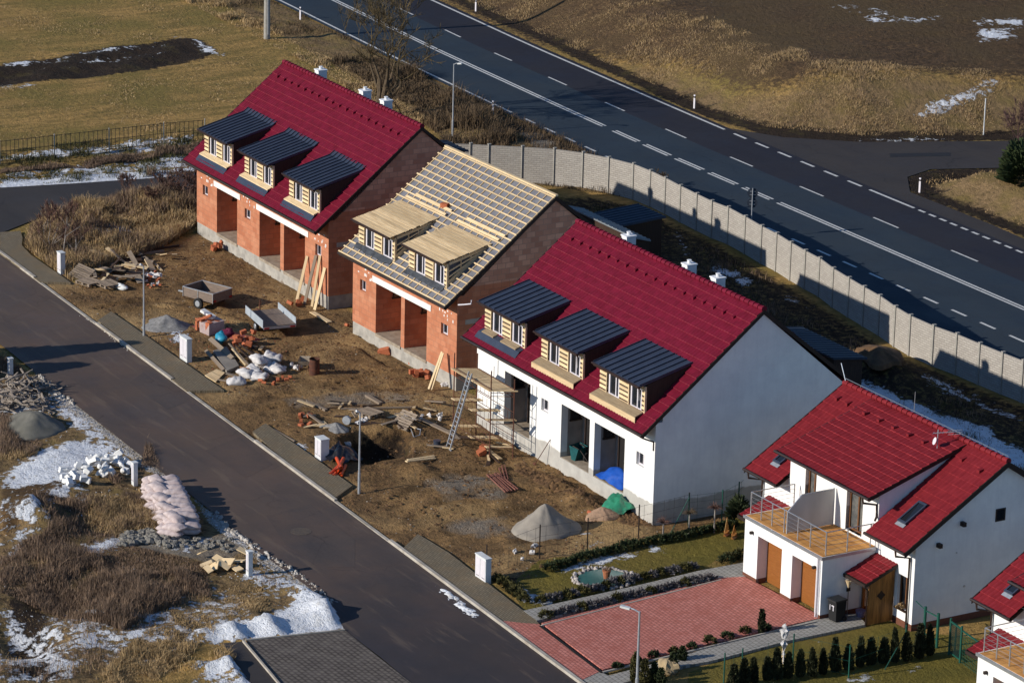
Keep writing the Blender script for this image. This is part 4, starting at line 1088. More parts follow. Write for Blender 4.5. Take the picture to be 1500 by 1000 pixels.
# ------------------------------------------------------------------ finished semi-detached house with terrace over the garages
def villa(name, label, x, y, yaw):
    t = thing(name, label, 'house', (x, y, 0), R(yaw), 'finished white houses with red roofs')
    L, hd, ov, wh, rh = 10.0, 3.93, .62, 3.22, 2.82
    s = rh / (hd + ov); D = 2 * hd; rz = lambda yy: wh + s * (yy + ov); zr = wh + rh
    zw = rz(0) - .14; th = .3
    P = MAT['plaster']
    b = MB(); b.wall(0, L, -.2, zw, [(9.03, 9.66, .66, 1.95), (.3, .95, .66, 1.95), (2.5, 7.6, -.2, 2.3), (2.9, 3.62, 2.58, zw), (5.6, 6.65, 2.58, zw)], 0, th); b.build('front_wall', P, t)
    b = MB(); b.wall(0, L, -.2, zw, [], D - th, th); b.build('rear_wall', P, t)
    b = MB(); pg = [(th, -.2), (D - th, -.2), (D - th, zw), (hd, zr - .2), (th, zw + s * th)]
    b.prism(pg, 'x', 0, th); b.build('gable_wall', P, t)
    b = MB(); b.prism(pg, 'x', L - th, L); b.build('gable_wall', P, t)
    MAT['base_band'] = M('brown_base_band', (0.16, 0.06, 0.035), None, 8, .8)
    for q in ((-.012, 2.5, -.012, .1, -.1, .22), (7.6, L + .012, -.012, .1, -.1, .22), (L - .1, L + .012, .1, D, -.1, .22)): b = MB(); b.box(*q); b.build('base_band', MAT['base_band'], t)
    b = MB(); b.k = 0; b.box(L - .02, L + .02, 3.62, 4.08, 3.68, 4.18); b.k = 1; b.box(L + .0, L + .022, 3.68, 4.02, 3.73, 4.13)
    b.build('gable_window', [MAT['dark_trim'], MAT['glass']], t)
    for yy, zz in ((1.0, 3.28), (2.05, 3.95)): b = MB(); b.box(L, L + .22, yy - .07, yy + .07, zz - .14, zz + .02); b.build('purlin_end', MAT['dark_trim'], t)
    for q, r__ in (((1.9, 2.75), .035), ((2.35, 1.35), .045)): b = MB(); b.tube([(L, *q), (L + .02, *q)], r__, 8); b.build('wall_vent', MAT['zinc'], t)
    # roof
    x0, x1 = -.30, L + .17; lv = math.hypot(hd + ov, rh)
    d0, d1 = 1.72, 7.78
    b = MB()
    U_ = Vector((1, 0, 0)); V_ = (0, hd + ov, rh)
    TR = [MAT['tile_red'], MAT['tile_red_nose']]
    tile_plane(b, (x0, -ov, wh), U_, V_, d0 - x0 + .12, lv, 14, .22, .024, .030)
    roof = b.build('roof', TR, t)
    b = MB(); tile_plane(b, (d1 - .12, -ov, wh), U_, V_, x1 - d1 + .12, lv, 14, .22, .024, .030); b.build('side_roof', TR, t)
    b = MB(); tile_plane(b, (x0, D + ov, wh), U_, (0, -hd - ov, rh), x1 - x0, lv, 14, cols=40, amp=0); b.build('rear_roof', TR, t)
    b = MB(); n = 32
    for i in range(n):
        a = x0 + (x1 - x0) * i / n
        b.tube([(a, hd, zr + .02), (a + .34, hd, zr + .04)], [.10, .125], 8)
    b.build('ridge_cap', MAT['tile_red'], roof)
    for xx in (x0, x1):
        b = MB()
        a0, a1 = (xx, xx + .03) if xx > 0 else (xx - .03, xx)
        b.prism([(-ov - .02, wh - .2), (-ov - .02, wh + .02), (hd, zr + .02), (D + ov, wh + .02), (D + ov, wh - .2), (hd, zr - .2)], 'x', a0, a1)
        b.build('verge_board', MAT['dark_trim'], roof)
    for xa, xb in ((x0, d0 + .15), (d1 - .15, x1)): b = MB(); b.quad((xa, -ov + .02, wh - .14), (xa, th, rz(th) - .15), (xb, th, rz(th) - .15), (xb, -ov + .02, wh - .14)); b.build('eave_soffit', MAT['wood_dark'], roof)
    # wide front dormer under its own shallow tiled roof
    zd0 = 4.58; zd1 = zr - .03; yf = -.6; yb = hd - .12; sd = (zd1 - zd0) / (yb - yf)
    zz = lambda yy: zd0 + sd * (yy - yf)
    b = MB(); b.wall(d0 + .16, d1 - .14, 2.52, zz(0) - .1, [(2.9, 3.62, 2.58, 4.1), (5.6, 6.65, 2.58, 4.2)], -.014, .3)
    tri = [(.286, rz(.286) - .25), (.286, zz(.286) - .1), (yb - .3, zz(yb - .3) - .1), (yb - .3, zz(yb - .3) - .4)]
    b.prism(tri, 'x', d0 + .16, d0 + .4); b.prism(tri, 'x', d1 - .38, d1 - .14)
    dm = b.build('wide_dormer', P, t)
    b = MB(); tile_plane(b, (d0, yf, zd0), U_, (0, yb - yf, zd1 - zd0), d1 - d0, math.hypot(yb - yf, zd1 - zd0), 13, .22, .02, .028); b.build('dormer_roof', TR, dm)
    b = MB()
    for xx in (d0, d1): b.prism([(yf - .01, zd0 - .14), (yf - .01, zd0 + .01), (yb, zd1 + .0), (yb, zd1 - .15)], 'x', xx - .015, xx + .015)
    b.quad((d0, yf, zd0 - .1), (d0, yb, zd1 - .1), (d1, yb, zd1 - .1), (d1, yf, zd0 - .1))
    b.build('dormer_trim', MAT['dark_trim'], dm)
    b = MB(); b.tube([(d0 - .05, yf - .05, zd0 - .03), (d1 + .05, yf - .05, zd0 - .04)], .06, 8)
    b.tube([(d1 - .35, yf - .05, zd0 - .06), (d1 - .35, yf + .0, zd0 - .3), (d1 - .24, -.06, zd0 - .42), (d1 - .2, -.06, rz(0) + .1), (d1 - .1, -.2, rz(-.2) + .12)], .045, 8); b.build('dormer_gutter', MAT['brown_metal'], dm)
    for a, c, z0, z1 in ((2.9, 3.62, 2.58, 4.1), (5.6, 6.65, 2.58, 4.2)):
        b = MB(); b.k = 1; b.box(a, c, .2, .22, z0, z1); b.k = 0
        for q in (a, (a + c) / 2 - .035 + .05, c - .07): b.box(q, q + .07, .14, .199, z0, z1)
        b.box(a + .07, c - .07, .141, .198, z0, z0 + .08); b.box(a + .07, c - .07, .141, .198, z1 - .08, z1)
        b.build('balcony_door', [MAT['brown_frame'], M('curtained_glass', (0.16, 0.155, 0.14), (0.06, 0.065, 0.07), 3, .15, spec=.6)], dm)
    # gutter and downpipe at both corners
    for sx, xw in ((1, L), (-1, 0.0)):
        b = MB()
        if sx > 0: b.tube([(d1 - .1, -ov - .05, wh - .02), (x1 + .03, -ov - .05, wh - .03)], .06, 8)
        else: b.tube([(x0 - .03, -ov - .05, wh - .02), (d0 + .1, -ov - .05, wh - .03)], .06, 8)
        q = xw - .35 * sx if sx > 0 else xw - .0
        b.tube([(q, -ov - .05, wh - .05), (q, -ov - .02, wh - .3), (q + (.12 * sx if sx > 0 else .16), -.08, wh - .42), (q + (.12 * sx if sx > 0 else .16), -.08, .0)], .045, 8)
        b.build('downpipe', MAT['brown_metal'], t)
    # skylights
    for cx, y0_, y1_, w_ in ((8.78, .28, 1.18, .44), (.88, .1, .48, .42)):
        n_ = Vector((0, -rh, hd + ov)).normalized(); v_ = Vector((0, hd + ov, rh)).normalized()
        A = Vector((cx, y0_, rz(y0_))); B_ = Vector((cx, y1_, rz(y1_)))
        b = MB(); b.k = 0
        for dx in (-w_ / 2, w_ / 2): b.beam(A + Vector((dx, 0, 0)) + n_ * .08, B_ + Vector((dx, 0, 0)) + n_ * .08, .07, .09, n_)
        for q in (A, B_): b.beam(q + Vector((-w_ / 2 - .035, 0, 0)) + n_ * .085, q + Vector((w_ / 2 + .035, 0, 0)) + n_ * .085, .09, .09, n_)
        b.k = 1; b.add([A + Vector((-w_ / 2, 0, 0)) + n_ * .09, A + Vector((w_ / 2, 0, 0)) + n_ * .09, B_ + Vector((w_ / 2, 0, 0)) + n_ * .09, B_ + Vector((-w_ / 2, 0, 0)) + n_ * .09], [(0, 1, 2, 3)])
        b.k = 2; q = A - v_ * .12; b.beam(q + Vector((-w_ / 2 - .04, 0, 0)) + n_ * .05, q + Vector((w_ / 2 + .04, 0, 0)) + n_ * .05, .16, .02, n_)
        b.build('skylight', [MAT['anthracite'], MAT['glass'], MAT['steel']], roof)
    for px_, vv in ((.25, .86), (.95, .86), (1.5, .86), (8.3, .86), (9.5, .84)):
        yy = -ov + vv * (hd + ov); z_ = rz(yy) + .03
        b = MB(); b.add([(px_ - .08, yy - .14, z_ - .1), (px_ + .08, yy - .14, z_ - .1), (px_ + .08, yy + .1, z_ + .08), (px_ - .08, yy + .1, z_ + .08), (px_ - .08, yy - .14, z_ + .03), (px_ + .08, yy - .14, z_ + .03)], [(4, 5, 2, 3), (0, 1, 5, 4), (1, 2, 5), (0, 4, 3)])
        b.build('roof_vent', MAT['tile_red'], roof)
    for i in range(5):
        px_ = 2.5 + i * .95; yy = 3.0; z_ = zz(yy) + .03
        b = MB(); b.add([(px_ - .08, yy - .14, z_ - .05), (px_ + .08, yy - .14, z_ - .05), (px_ + .08, yy + .1, z_ + .05), (px_ - .08, yy + .1, z_ + .05), (px_ - .08, yy - .14, z_ + .06), (px_ + .08, yy - .14, z_ + .06)], [(4, 5, 2, 3), (0, 1, 5, 4), (1, 2, 5), (0, 4, 3)])
        b.build('roof_vent', MAT['tile_red'], dm)
    # lightning conductor on the ridge, aerial and dish
    b = MB(); b.tube([(x0, hd, zr + .22), (x1, hd, zr + .22)], .012, 5)
    for i in range(11): b.tube([(x0 + .1 + i, hd, zr + .1), (x0 + .1 + i, hd, zr + .22)], .01, 4)
    b.tube([(x0 + .1, hd, zr + .1), (x0 - .25, hd, zr + .75)], .016, 5); b.tube([(4.3, hd, zr + .2), (4.3, hd, zr + 1.0)], .014, 5)
    b.build('lightning_conductor', MAT['zinc'], t)
    b = MB(); q = Vector((7.05, 3.0, zz(3.0)))
    b.tube([q, q + Vector((0, 0, .75))], .02, 6)
    b.tube([q + Vector((-.1, -.15, .6)), q + Vector((.35, .45, .7))], .012, 5)
    for i in range(7):
        c_ = q + Vector((-.1, -.15, .6)).lerp(Vector((.35, .45, .7)), i / 6); w_ = .18 - .012 * i
        b.tube([c_ + Vector((-w_ * .5, w_ * .6, 0)), c_ - Vector((-w_ * .5, w_ * .6, 0))], .007, 4)
    for i in range(3): b.tube([q + Vector((.2, .3, .56 + .08 * i)), q + Vector((.5, .75, .62 + .08 * i))], .009, 4)
    an = b.build('aerial', MAT['steel'], t)
    b = MB(); c_ = q + Vector((-.02, -.1, .3)); d_ = Vector((-.3, -.9, .35)).normalized()
    rings = []
    for r_, o_ in ((0.02, .0), (.1, .012), (.15, .035)): rings.append((r_, o_))
    b.tube([c_ - d_ * .03, c_, c_ + d_ * .03], [.03, .11, .15], 14); b.build('satellite_dish', MAT['pvc'], an)
    # garage block with roof terrace
    gx0, gx1, gy = 2.5, 7.6, -2.45
    dz = 1.95
    doors = [(3.40, 5.0), (5.68, 7.24)]
    b = MB(); b.wall(gx0, gx1, -.15, 2.42, [(a, c, -.15, dz) for a, c in doors], gy, .5)
    b.prism([(gy + .5, -.15), (-.001, -.15), (-.001, 2.42), (gy + .5, 2.42)], 'x', gx0, gx0 + .25); b.prism([(gy + .5, -.15), (-.001, -.15), (-.001, 2.42), (gy + .5, 2.42)], 'x', gx1 - .25, gx1)
    gb = b.build('garage', P, t)
    b = MB(); b.box(gx0 - .04, gx1 + .04, gy - .05, -.016, 2.42, 2.50); b.build('terrace_slab', MAT['plaster'], gb)
    b = MB(); b.box(gx0 + .03, gx1 - .03, gy + .02, -.02, 2.502, 2.515)
    b.build('terrace_tiles', brick_mat('terracotta_terrace_tile', (0.66, 0.335, 0.10), (0.46, 0.205, 0.055), (0.24, 0.12, 0.05), .3, .3, .008, flat=True, patch=.25, offset=0.0), gb)
    b = MB(); b.box(gx0 - .06, gx1 + .06, gy - .07, gy - .051, 2.40, 2.52); b.box(gx1 + .041, gx1 + .06, gy - .05, -.05, 2.40, 2.52); b.build('slab_edge_trim', MAT['zinc'], gb)
    for a, c in doors:
        b = MB(); b.box(a, c, gy + .46, gy + .50, .04, dz); n = 4
        for i in range(1, n): b.box(a, c, gy + .452, gy + .459, dz * i / n - .006, dz * i / n + .006)
        dr = b.build('garage_door', MAT['wood_oak'], gb)
        b = MB(); b.box(c - .42, c - .22, gy + .43, gy + .455, .42, .45); b.build('handle', MAT['dark_trim'], dr)
    for q in ((gx0 - .012, 3.4, gy - .012, gy + .1), (5.0, 5.68, gy - .012, gy + .1), (7.24, gx1 + .012, gy - .012, gy + .1), (3.4, 3.408, gy + .1, gy + .45), (5.68, 5.688, gy + .1, gy + .45), (gx1 - .1, gx1 + .012, gy + .1, -.1)):
        b = MB(); b.box(*q, -.1, .2); b.build('garage_base_band', MAT['base_band'], gb)
    b = MB(); b.tube([(gx1 - .22, gy - .05, 2.4), (gx1 - .22, gy - .05, 0)], .035, 8); b.build('white_downpipe', MAT['pvc'], gb); b = MB(); b.tube([(gx1 - .1, gy - .04, 2.4), (gx1 - .1, gy - .04, .1)], .018, 6); b.build('cable_pipe', MAT['pvc'], gb)
    for a in (gx0 + .55, gx1 - .42): b = MB(); b.box(a - .05, a + .05, gy - .14, gy, 1.93, 2.03); b.build('wall_lamp', MAT['dark_trim'], gb)
    # railing
    b = MB(); yr = gy + .2
    posts = [(2.55, yr), (3.26, yr), (3.98, yr), (4.78, yr), (5.68, yr), (6.5, yr), (7.5, yr), (7.5, -1.28), (7.5, -.22), (2.55, -.25)]
    for a, c in posts: b = MB(); b.tube([(a, c, 2.5), (a, c, 3.42)], .026, 7); b.build('railing_post', MAT['zinc'], gb)
    b = MB(); b.tube([(2.55, -.25, 3.42), (2.55, yr, 3.42), (7.5, yr, 3.42), (7.5, -.1, 3.42)], .022, 7)
    for k in range(4):
        z_ = 2.72 + .17 * k
        b.tube([(2.55, -.25, z_), (2.55, yr, z_), (4.78, yr, z_)], .007, 5); b.tube([(4.78, yr, z_), (7.5, yr, z_), (7.5, -.1, z_)], .006, 5)
    b.build('railing', MAT['zinc'], gb)
    # privacy screen between the two halves
    b = MB(); xs = 4.93
    b.prism([(-.15, 2.56), (-.15, 3.95), (-1.6, 3.95), (-2.2, 3.38), (-2.2, 2.56)], 'x', xs - .03, xs + .03); sc = b.build('privacy_screen', M('grey_white_screen', (0.50, 0.49, 0.48), (0.42, 0.41, 0.40), 1.2, .7, stretch=(1, 1, .3)), gb)
    b = MB(); b.beam((xs, -.12, 2.5), (xs, -.12, 4.0), .05, .05, (1, 0, 0)); b.beam((xs, -.15, 3.97), (xs, -1.6, 3.97), .045, .035); b.beam((xs, -1.6, 3.97), (xs, -2.22, 3.39), .045, .035); b.beam((xs, -2.22, 2.5), (xs, -2.22, 3.4), .045, .045, (1, 0, 0)); b.build('screen_frame', MAT['steel'], sc)
    # porches at both outer sides
    for side in (1, -1):
        a, c = (7.42, 8.98) if side > 0 else (.55, 2.4)
        zt, zl, yl = 2.28, 1.72, -1.42
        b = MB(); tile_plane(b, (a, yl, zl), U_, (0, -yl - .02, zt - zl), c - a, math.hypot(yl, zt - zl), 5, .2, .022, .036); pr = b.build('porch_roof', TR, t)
        b = MB(); b.prism([(yl - .02, zl - .12), (yl - .02, zl), (-.02, zt), (-.02, zt - .12)], 'x', c - .01, c + .02); b.prism([(yl - .02, zl - .12), (yl - .02, zl), (-.02, zt), (-.02, zt - .12)], 'x', a - .03, a); b.box(a, c, yl - .06, yl - .0, zl - .13, zl - .005); b.quad((a, yl, zl - .06), (c, yl, zl - .06), (c, -.02, zt - .06), (a, -.02, zt - .06)); b.build('porch_trim', MAT['dark_trim'], pr)
        if side > 0:
            b = MB(); n = 9; y0_, y1_ = -1.18, -.03
            for i in range(n):
                e, f = y0_ + (y1_ - y0_) * i / n, y0_ + (y1_ - y0_) * (i + 1) / n - .006
                zt_ = lambda q: zl - .1 + (zt - zl) * (q - yl) / -yl
                b.prism([(e, .02), (f, .02), (f, zt_(f)), (e, zt_(e))], 'x', 8.82, 8.87)
            pn = b.build('porch_side_panel', MAT['wood_porch'], t)
            b = MB(); b.obox((8.88, -.62, 1.12), (.02, .26, .26), Matrix.Rotation(.78, 3, 'X')); b.obox((8.886, -.62, 1.12), (.02, .34, .06)); b.build('star_ornament', MAT['wood_dark'], pn)
            b = MB(); b.tube([(8.9, yl - .06, zl - .08), (8.9, -1.3, zl - .25), (8.84, -1.24, zl - .32), (8.84, -1.24, 0)], .035, 7); b.build('porch_downpipe', MAT['brown_metal'], t)
            b = MB(); b.box(7.75, 8.55, -.03, .0, .05, 1.95); b.build('front_door', MAT['wood_oak'], t)
            b = MB(); b.beam((7.68, -.55, 0), (7.68, -.55, 1.95), .09, .09, (1, 0, 0)); b.build('porch_post', MAT['wood_oak'], t)
    small_window(t, 9.03, 9.66, .66, 1.95, .0, white=False)
    b = MB(); b.box(8.98, 9.7, -.1, .1, .60, .655); b.build('window_sill', MAT['brown_metal'], t)
    return t
v1 = villa('semi_detached_house', 'finished white house with red roof, roof terrace over two garages and wooden porch panel', 3.79, 2.49, .64)
V1_LOC = v1.location.copy()
v2 = dup(v1, (19.06, 2.1, 0), R(.64), 'white house with red roof cut off by the right edge of the photo')
# ------------------------------------------------------------------ fences, lamps, signs, cabinets
def concrete_fence():
    t = thing('concrete_fence', 'long grey panel fence of pressed concrete running along the highway behind the houses', 'fence')
    top = [(1560, 550), (1528, 538), (1500, 528), (1470, 516.5), (1436.5, 503), (1403, 489), (1369, 477), (1335, 462), (1313, 449), (1290, 433), (1267, 420), (1245, 407), (1222, 393), (1202, 378), (1181, 367), (1160, 355), (1139, 342), (1117, 331), (1093, 317), (1068, 303.5), (1044, 294.5), (1022, 284), (998, 272), (976, 260.5), (954, 250), (929, 240), (893, 231), (855, 223.5), (813, 218), (766, 215.0), (717, 212.5), (690, 211), (660, 210)]
    P = [at(px, py, 1.92) for px, py in top]
    b = MB()
    for i in range(2):
        P.insert(0, P[0] + (P[0] - P[1]))
    for p, q in zip(P[:-1], P[1:]):
        z0 = min(hz(p.x, p.y), hz(q.x, q.y)) - .15
        b = MB()
        d = (q - p); d.z = 0; d.normalize(); n = Vector((-d.y, d.x, 0)) * .025
        A, B_ = Vector((p.x, p.y, 0)) + d * .06, Vector((q.x, q.y, 0)) - d * .06
        L = (B_ - A).length
        b.add([(0, -.025, z0), (L, -.025, z0), (L, .025, z0), (0, .025, z0), (0, -.025, 1.9), (L, -.025, 1.9), (L, .025, 1.9), (0, .025, 1.9)],
              [(0, 3, 2, 1), (4, 5, 6, 7), (0, 1, 5, 4), (1, 2, 6, 5), (2, 3, 7, 6), (3, 0, 4, 7)])
        o = b.build('panel', MAT['fence_concrete'], t); o.location = (A.x, A.y, 0); o.rotation_euler.z = math.atan2(d.y, d.x)
    for p in P:
        z0 = hz(p.x, p.y) - .2
        b = MB(); b.box(-.06, .06, -.07, .07, z0, 1.95); b.box(-.075, .075, -.085, .085, 1.95, 1.99)
        o = b.build('post', MAT['post_concrete'], t); o.location = (p.x, p.y, 0); o.rotation_euler.z = -.1
concrete_fence()

def street_lamp(label, p, h, arm, r=.045, rz_=0.0):
    t = thing('street_lamp', label, 'street lamp', p, rz_, 'street lamps')
    b = MB(); b.tube([(0, 0, -.1), (0, 0, .9)], [r * 1.35, r * 1.3], 10); b.tube([(0, 0, .9), (0, 0, h)], [r, r * .7], 10); b.build('pole', MAT['steel'], t)
    a = Vector(arm)
    b = MB(); b.tube([(0, 0, h - .04), a * .3 + Vector((0, 0, h + .05)), a * .55 + Vector((0, 0, h + .06))], r * .55, 7); ar = b.build('arm', MAT['steel'], t)
    b = MB(); d = a.normalized()
    b.beam(a * .5 + Vector((0, 0, h + .05)), a + Vector((0, 0, h + .09)), .15, .07); b.build('lamp_head', MAT['fibre'], ar)
    return t
street_lamp('slim grey street lamp beside the grey gravel heap, left of the brick terrace', gp(211, 495), 3.42, (-.03, -.16, 0))
street_lamp('slim grey street lamp in front of the dug pit and the orange pipes', gp(526, 722.7), 3.45, (-.03, -.16, 0))
street_lamp('tall thin street lamp at the highway verge behind the houses', gp(663, 195), 4.1, (.45, .25, 0))
street_lamp('grey street lamp with a flat head in front of the red paved driveway', Vector((*at(937, 895, 3.4)[:2], 0)), 3.4, (-.55, -.45, 0), .05)

b = MB(); p = gp(391, 57); b.tube([(0, 0, -.3), (0, 0, 9.5)], [.20, .13], 14)
t = thing('utility_pole', 'thick grey concrete pole at the top edge of the meadow', 'utility pole', p)
b.build('pole', MAT['post_concrete'], t)
b = MB(); b.tube([(.19, -.02, .3), (.13, -.02, 9.4)], .025, 6); b.build('cable_duct', MAT['steel'], t)

def delineator(label, p):
    t = thing('delineator_post', label, 'marker post', p, .3, 'roadside marker posts')
    b = MB(); b.prism([(-.055, -.03), (.055, -.03), (.03, .04), (-.03, .04)], 'z', -.1, .80); b.build('post', MAT['pvc'], t)
    b = MB(); b.prism([(-.058, -.033), (.058, -.033), (.033, .043), (-.033, .043)], 'z', .62, .72); b.build('black_band', MAT['black_rubber'], t)
delineator('white marker post on the near verge right of the concrete pole', gp(440, 29))
delineator('white marker post on the near verge just right of the tall verge lamp', gp(722, 168))
delineator('white marker post with black band on the far verge at the top of the photo', gp(697, 17))
delineator('white marker post on the far verge below the dry bank', gp(1017, 159))
delineator('white marker post on the grass island at the side road', gp(1347, 282))
b = MB(); b.tube([(0, 0, -.1), (0, 0, 2.1)], .035, 7); tag(b.build('marker_pole', MAT['fibre'], loc=gp(1441, 192)), 'tall thin white pole at the foot of the bank above the side road', 'pole')
t = thing('road_sign', 'two round road signs one above the other seen from behind at the highway', 'road sign', Vector((-46.0 + 6.3, 26.9, 0)), 0)
sp = Vector((*at(1102, 296, 1.9)[:2], 0)); t.location = sp; t.rotation_euler.z = 1.04
b = MB(); b.tube([(0, 0, -.1), (0, 0, 2.62)], .03, 8); b.build('post', MAT['steel'], t)
for z_ in (2.36, 1.86):
    b = MB(); b.tube([(0, .032, 0), (0, .052, 0)], .27, 20); o = b.build('sign_disc', M('sign_back_%d' % int(z_ * 100), (0.035, 0.045, 0.065), None, 4, .5), t); o.location = (0, 0, z_)
    b = MB(); b.box(-.14, .14, .015, .03, -.10, -.07); b.box(-.14, .14, .015, .03, .07, .10); q = b.build('clamp', MAT['steel'], o)

def cabinet(label, px, py, w, d, h, side=1, rz_=0.0, n=1):
    t = thing('meter_cabinet', label, 'utility cabinet', gp(px, py), rz_, 'white meter cabinets')
    b = MB(); b.box(-w, 0, 0, d, -.08, h - .045); b.box(-w - .02, .02, -.02, d + .02, h - .045, h); b.build('shell', MAT['fibre'], t)
    b = MB(); k = 2 if w > .45 else 1
    for i in range(k):
        a = -w + .03 + i * (w - .03) / k; c = a + (w - .06) / k - .02
        b.box(a, c, -.012, -.0, .16, h - .1)
    dr = b.build('door', MAT['pvc'], t)
    b = MB()
    b.box(-w * .85, -w * .6, -.016, -.0121, .22, .24); b.box(-w * .35, -w * .1, -.016, -.0121, .22, .24); b.build('vent_slot', MAT['dark'], dr)
    b = MB(); b.box(-w + .02, -.02, .02, d - .02, -.3, 0); b.build('base', MAT['concrete'], t)
    return t
cabinet('narrow white meter cabinet at the end of the left pavement by the bare saplings', 89, 403, .42, .24, 1.1)
cabinet('white meter cabinet on the pavement left of the plank and brick rubbish', 274, 532, .76, .24, 1.12)
cabinet('white double meter cabinet beside the black plastic sheet and dug pit', 470, 676, .55, .38, .95)
cabinet('large white meter cabinet at the corner of the garden by the driveway', 711, 857, .80, .24, 1.06)
cabinet('narrow white cabinet beside the heap of white foam blocks', 196, 712, .24, .18, 1.0)
cabinet('narrow white cabinet beside the pale chipboard scraps', 364, 844, .22, .18, 1.0)
cabinet('white cabinet half hidden in dry grass at the left edge of the photo', 14, 552, .22, .18, .85)

# dark wire fence with thin posts on the far side of the cross street
def wire_fence(label, px, h, post, step, mat_p, mat_w, gap=.16, rails=3, name='wire_fence', wr=.008):
    t = thing(name, label, 'fence')
    pts = []
    P = [gp(*q) for q in px]
    posts = [P[0]]; acc = 0
    for a, c in zip(P[:-1], P[1:]):
        n = max(1, round((c - a).length / step))
        for i in range(n): posts.append(a.lerp(c, (i + 1) / n))
    for p in posts:
        p.z = hz(p.x, p.y)
        b = MB(); b.tube([(0, 0, -.1), (0, 0, h + .06)], post, 6); o = b.build('post', mat_p, t); o.location = p
    b = MB()
    for a, c in zip(posts[:-1], posts[1:]):
        for k in range(rails):
            z_ = .12 + (h - .15) * k / (rails - 1)
            b.beam(a + Vector((0, 0, z_)), c + Vector((0, 0, z_)), wr, wr)
        n = max(1, int((c - a).length / gap))
        for i in range(n):
            q = a.lerp(c, (i + .5) / n); b.beam(q + Vector((0, 0, .1)), q + Vector((0, 0, h)), wr, wr, (1, 0, 0))
    o = b.build('wire', mat_w, t)
    return t
MAT['dark_wire'] = M('dark_wire', (0.03, 0.026, 0.024), None, 4, .7)
MAT['green_metal'] = M('green_coated_metal', (0.012, 0.085, 0.06), (0.01, 0.07, 0.05), 4, .5)
wire_fence('dark wire fence with thin pickets along the meadow and the snowy strip', [(-60, 246), (0, 240), (80, 231), (160, 222), (240, 213), (300, 208)], 1.25, .035, 2.3, MAT['post_concrete'], MAT['dark_wire'], .24, 3, wr=.022)
wire_fence('thin dark wire fence between building site and garden lawn', [(712, 848), (790, 818), (860, 808), (935, 788), (1008, 770)], 1.35, .03, 2.2, MAT['dark_trim'], MAT['dark_wire'], .5, 4, wr=.007)
t = wire_fence('green mesh fence with green posts along the foot of the plastered gable', [(1008, 770), (1057, 764), (1081, 752), (1100, 735)], 1.3, .03, 1.7, MAT['green_metal'], MAT['green_metal'], .5, 5, wr=.007)
b = MB(); q = gp(1008, 775); b.tube([q + Vector((0, 0, 1.35)), gp(980, 785)], .02, 6); b.build('brace', MAT['green_metal'], t)
t = wire_fence('green mesh fence behind the row of small cypresses', [(1060, 1004), (1086, 997), (1161, 975), (1243, 992), (1325, 962), (1398, 960)], 1.2, .03, 2.6, MAT['green_metal'], MAT['green_metal'], 3.5, 3, wr=.006)
b = MB(); q = gp(1325, 966); b.tube([q + Vector((0, 0, 1.1)), gp(1296, 980)], .02, 6); b.build('brace', MAT['green_metal'], t)
t = thing('garden_gate', 'green metal framed mesh gate between the two white houses', 'gate')
A, B_ = gp(1390, 958), gp(1406, 970)
gmesh = M('green_gate_mesh', (0.010, 0.030, 0.026), None, 9, .7)
b = MB()
for q in (A, B_): b.tube([q + Vector((0, 0, -.1)), q + Vector((0, 0, 1.42))], .045, 7)
b.build('post', MAT['green_metal'], t)
b = MB(); b.beam(A + Vector((0, 0, 1.3)), B_ + Vector((0, 0, 1.3)), .05, .05); b.beam(A + Vector((0, 0, .12)), B_ + Vector((0, 0, .12)), .05, .05); b.build('frame', MAT['green_metal'], t)
b = MB()
for i in range(1, 14):
    q = A.lerp(B_, i / 14); b.beam(q + Vector((0, 0, .12)), q + Vector((0, 0, 1.3)), .012, .012, (1, 0, 0))
for i in range(1, 16): b.beam(A + Vector((0, 0, .12 + i * .074)), B_ + Vector((0, 0, .12 + i * .074)), .012, .012)
b.build('mesh_infill', gmesh, t)
t = thing('garden_gate', 'green fence bay with two stout posts against the grey white gable', 'gate')
A, B_ = gp(1353, 938), gp(1372, 948); C_ = gp(1339, 926)
b = MB()
for q in (A, B_): b.tube([q + Vector((0, 0, -.1)), q + Vector((0, 0, 1.35))], .055, 8)
b.build('post', MAT['green_metal'], t)
b = MB(); b.beam(A + Vector((0, 0, 1.2)), B_ + Vector((0, 0, 1.2)), .04, .04); b.beam(C_ + Vector((0, 0, 1.25)), A + Vector((0, 0, 1.22)), .025, .025); b.beam(A + Vector((0, 0, .3)), B_ + Vector((0, 0, .3)), .025, .025); b.build('rail', MAT['green_metal'], t)
t = thing('garden_fence', 'green fence rail sloping down beside the second garage terrace', 'fence')
A, B_ = gp(1407, 970), gp(1448, 1000); b = MB(); b.beam(A + Vector((0, 0, 1.25)), B_ + Vector((0, 0, 1.25)), .06, .04); b.build('rail', MAT['green_metal'], t)
b = MB()
for i in range(18):
    q = A.lerp(B_, i / 17); b.beam(q + Vector((0, 0, .0)), q + Vector((0, 0, 1.25)), .01, .01, (1, 0, 0))
for i in range(10): b.beam(A + Vector((0, 0, .12 * i + .05)), B_ + Vector((0, 0, .12 * i + .05)), .008, .008)
b.build('mesh_infill', MAT['green_metal'], t)

# ------------------------------------------------------------------ building site
def site(px, py, dz=0): return gp(px, py, dz)
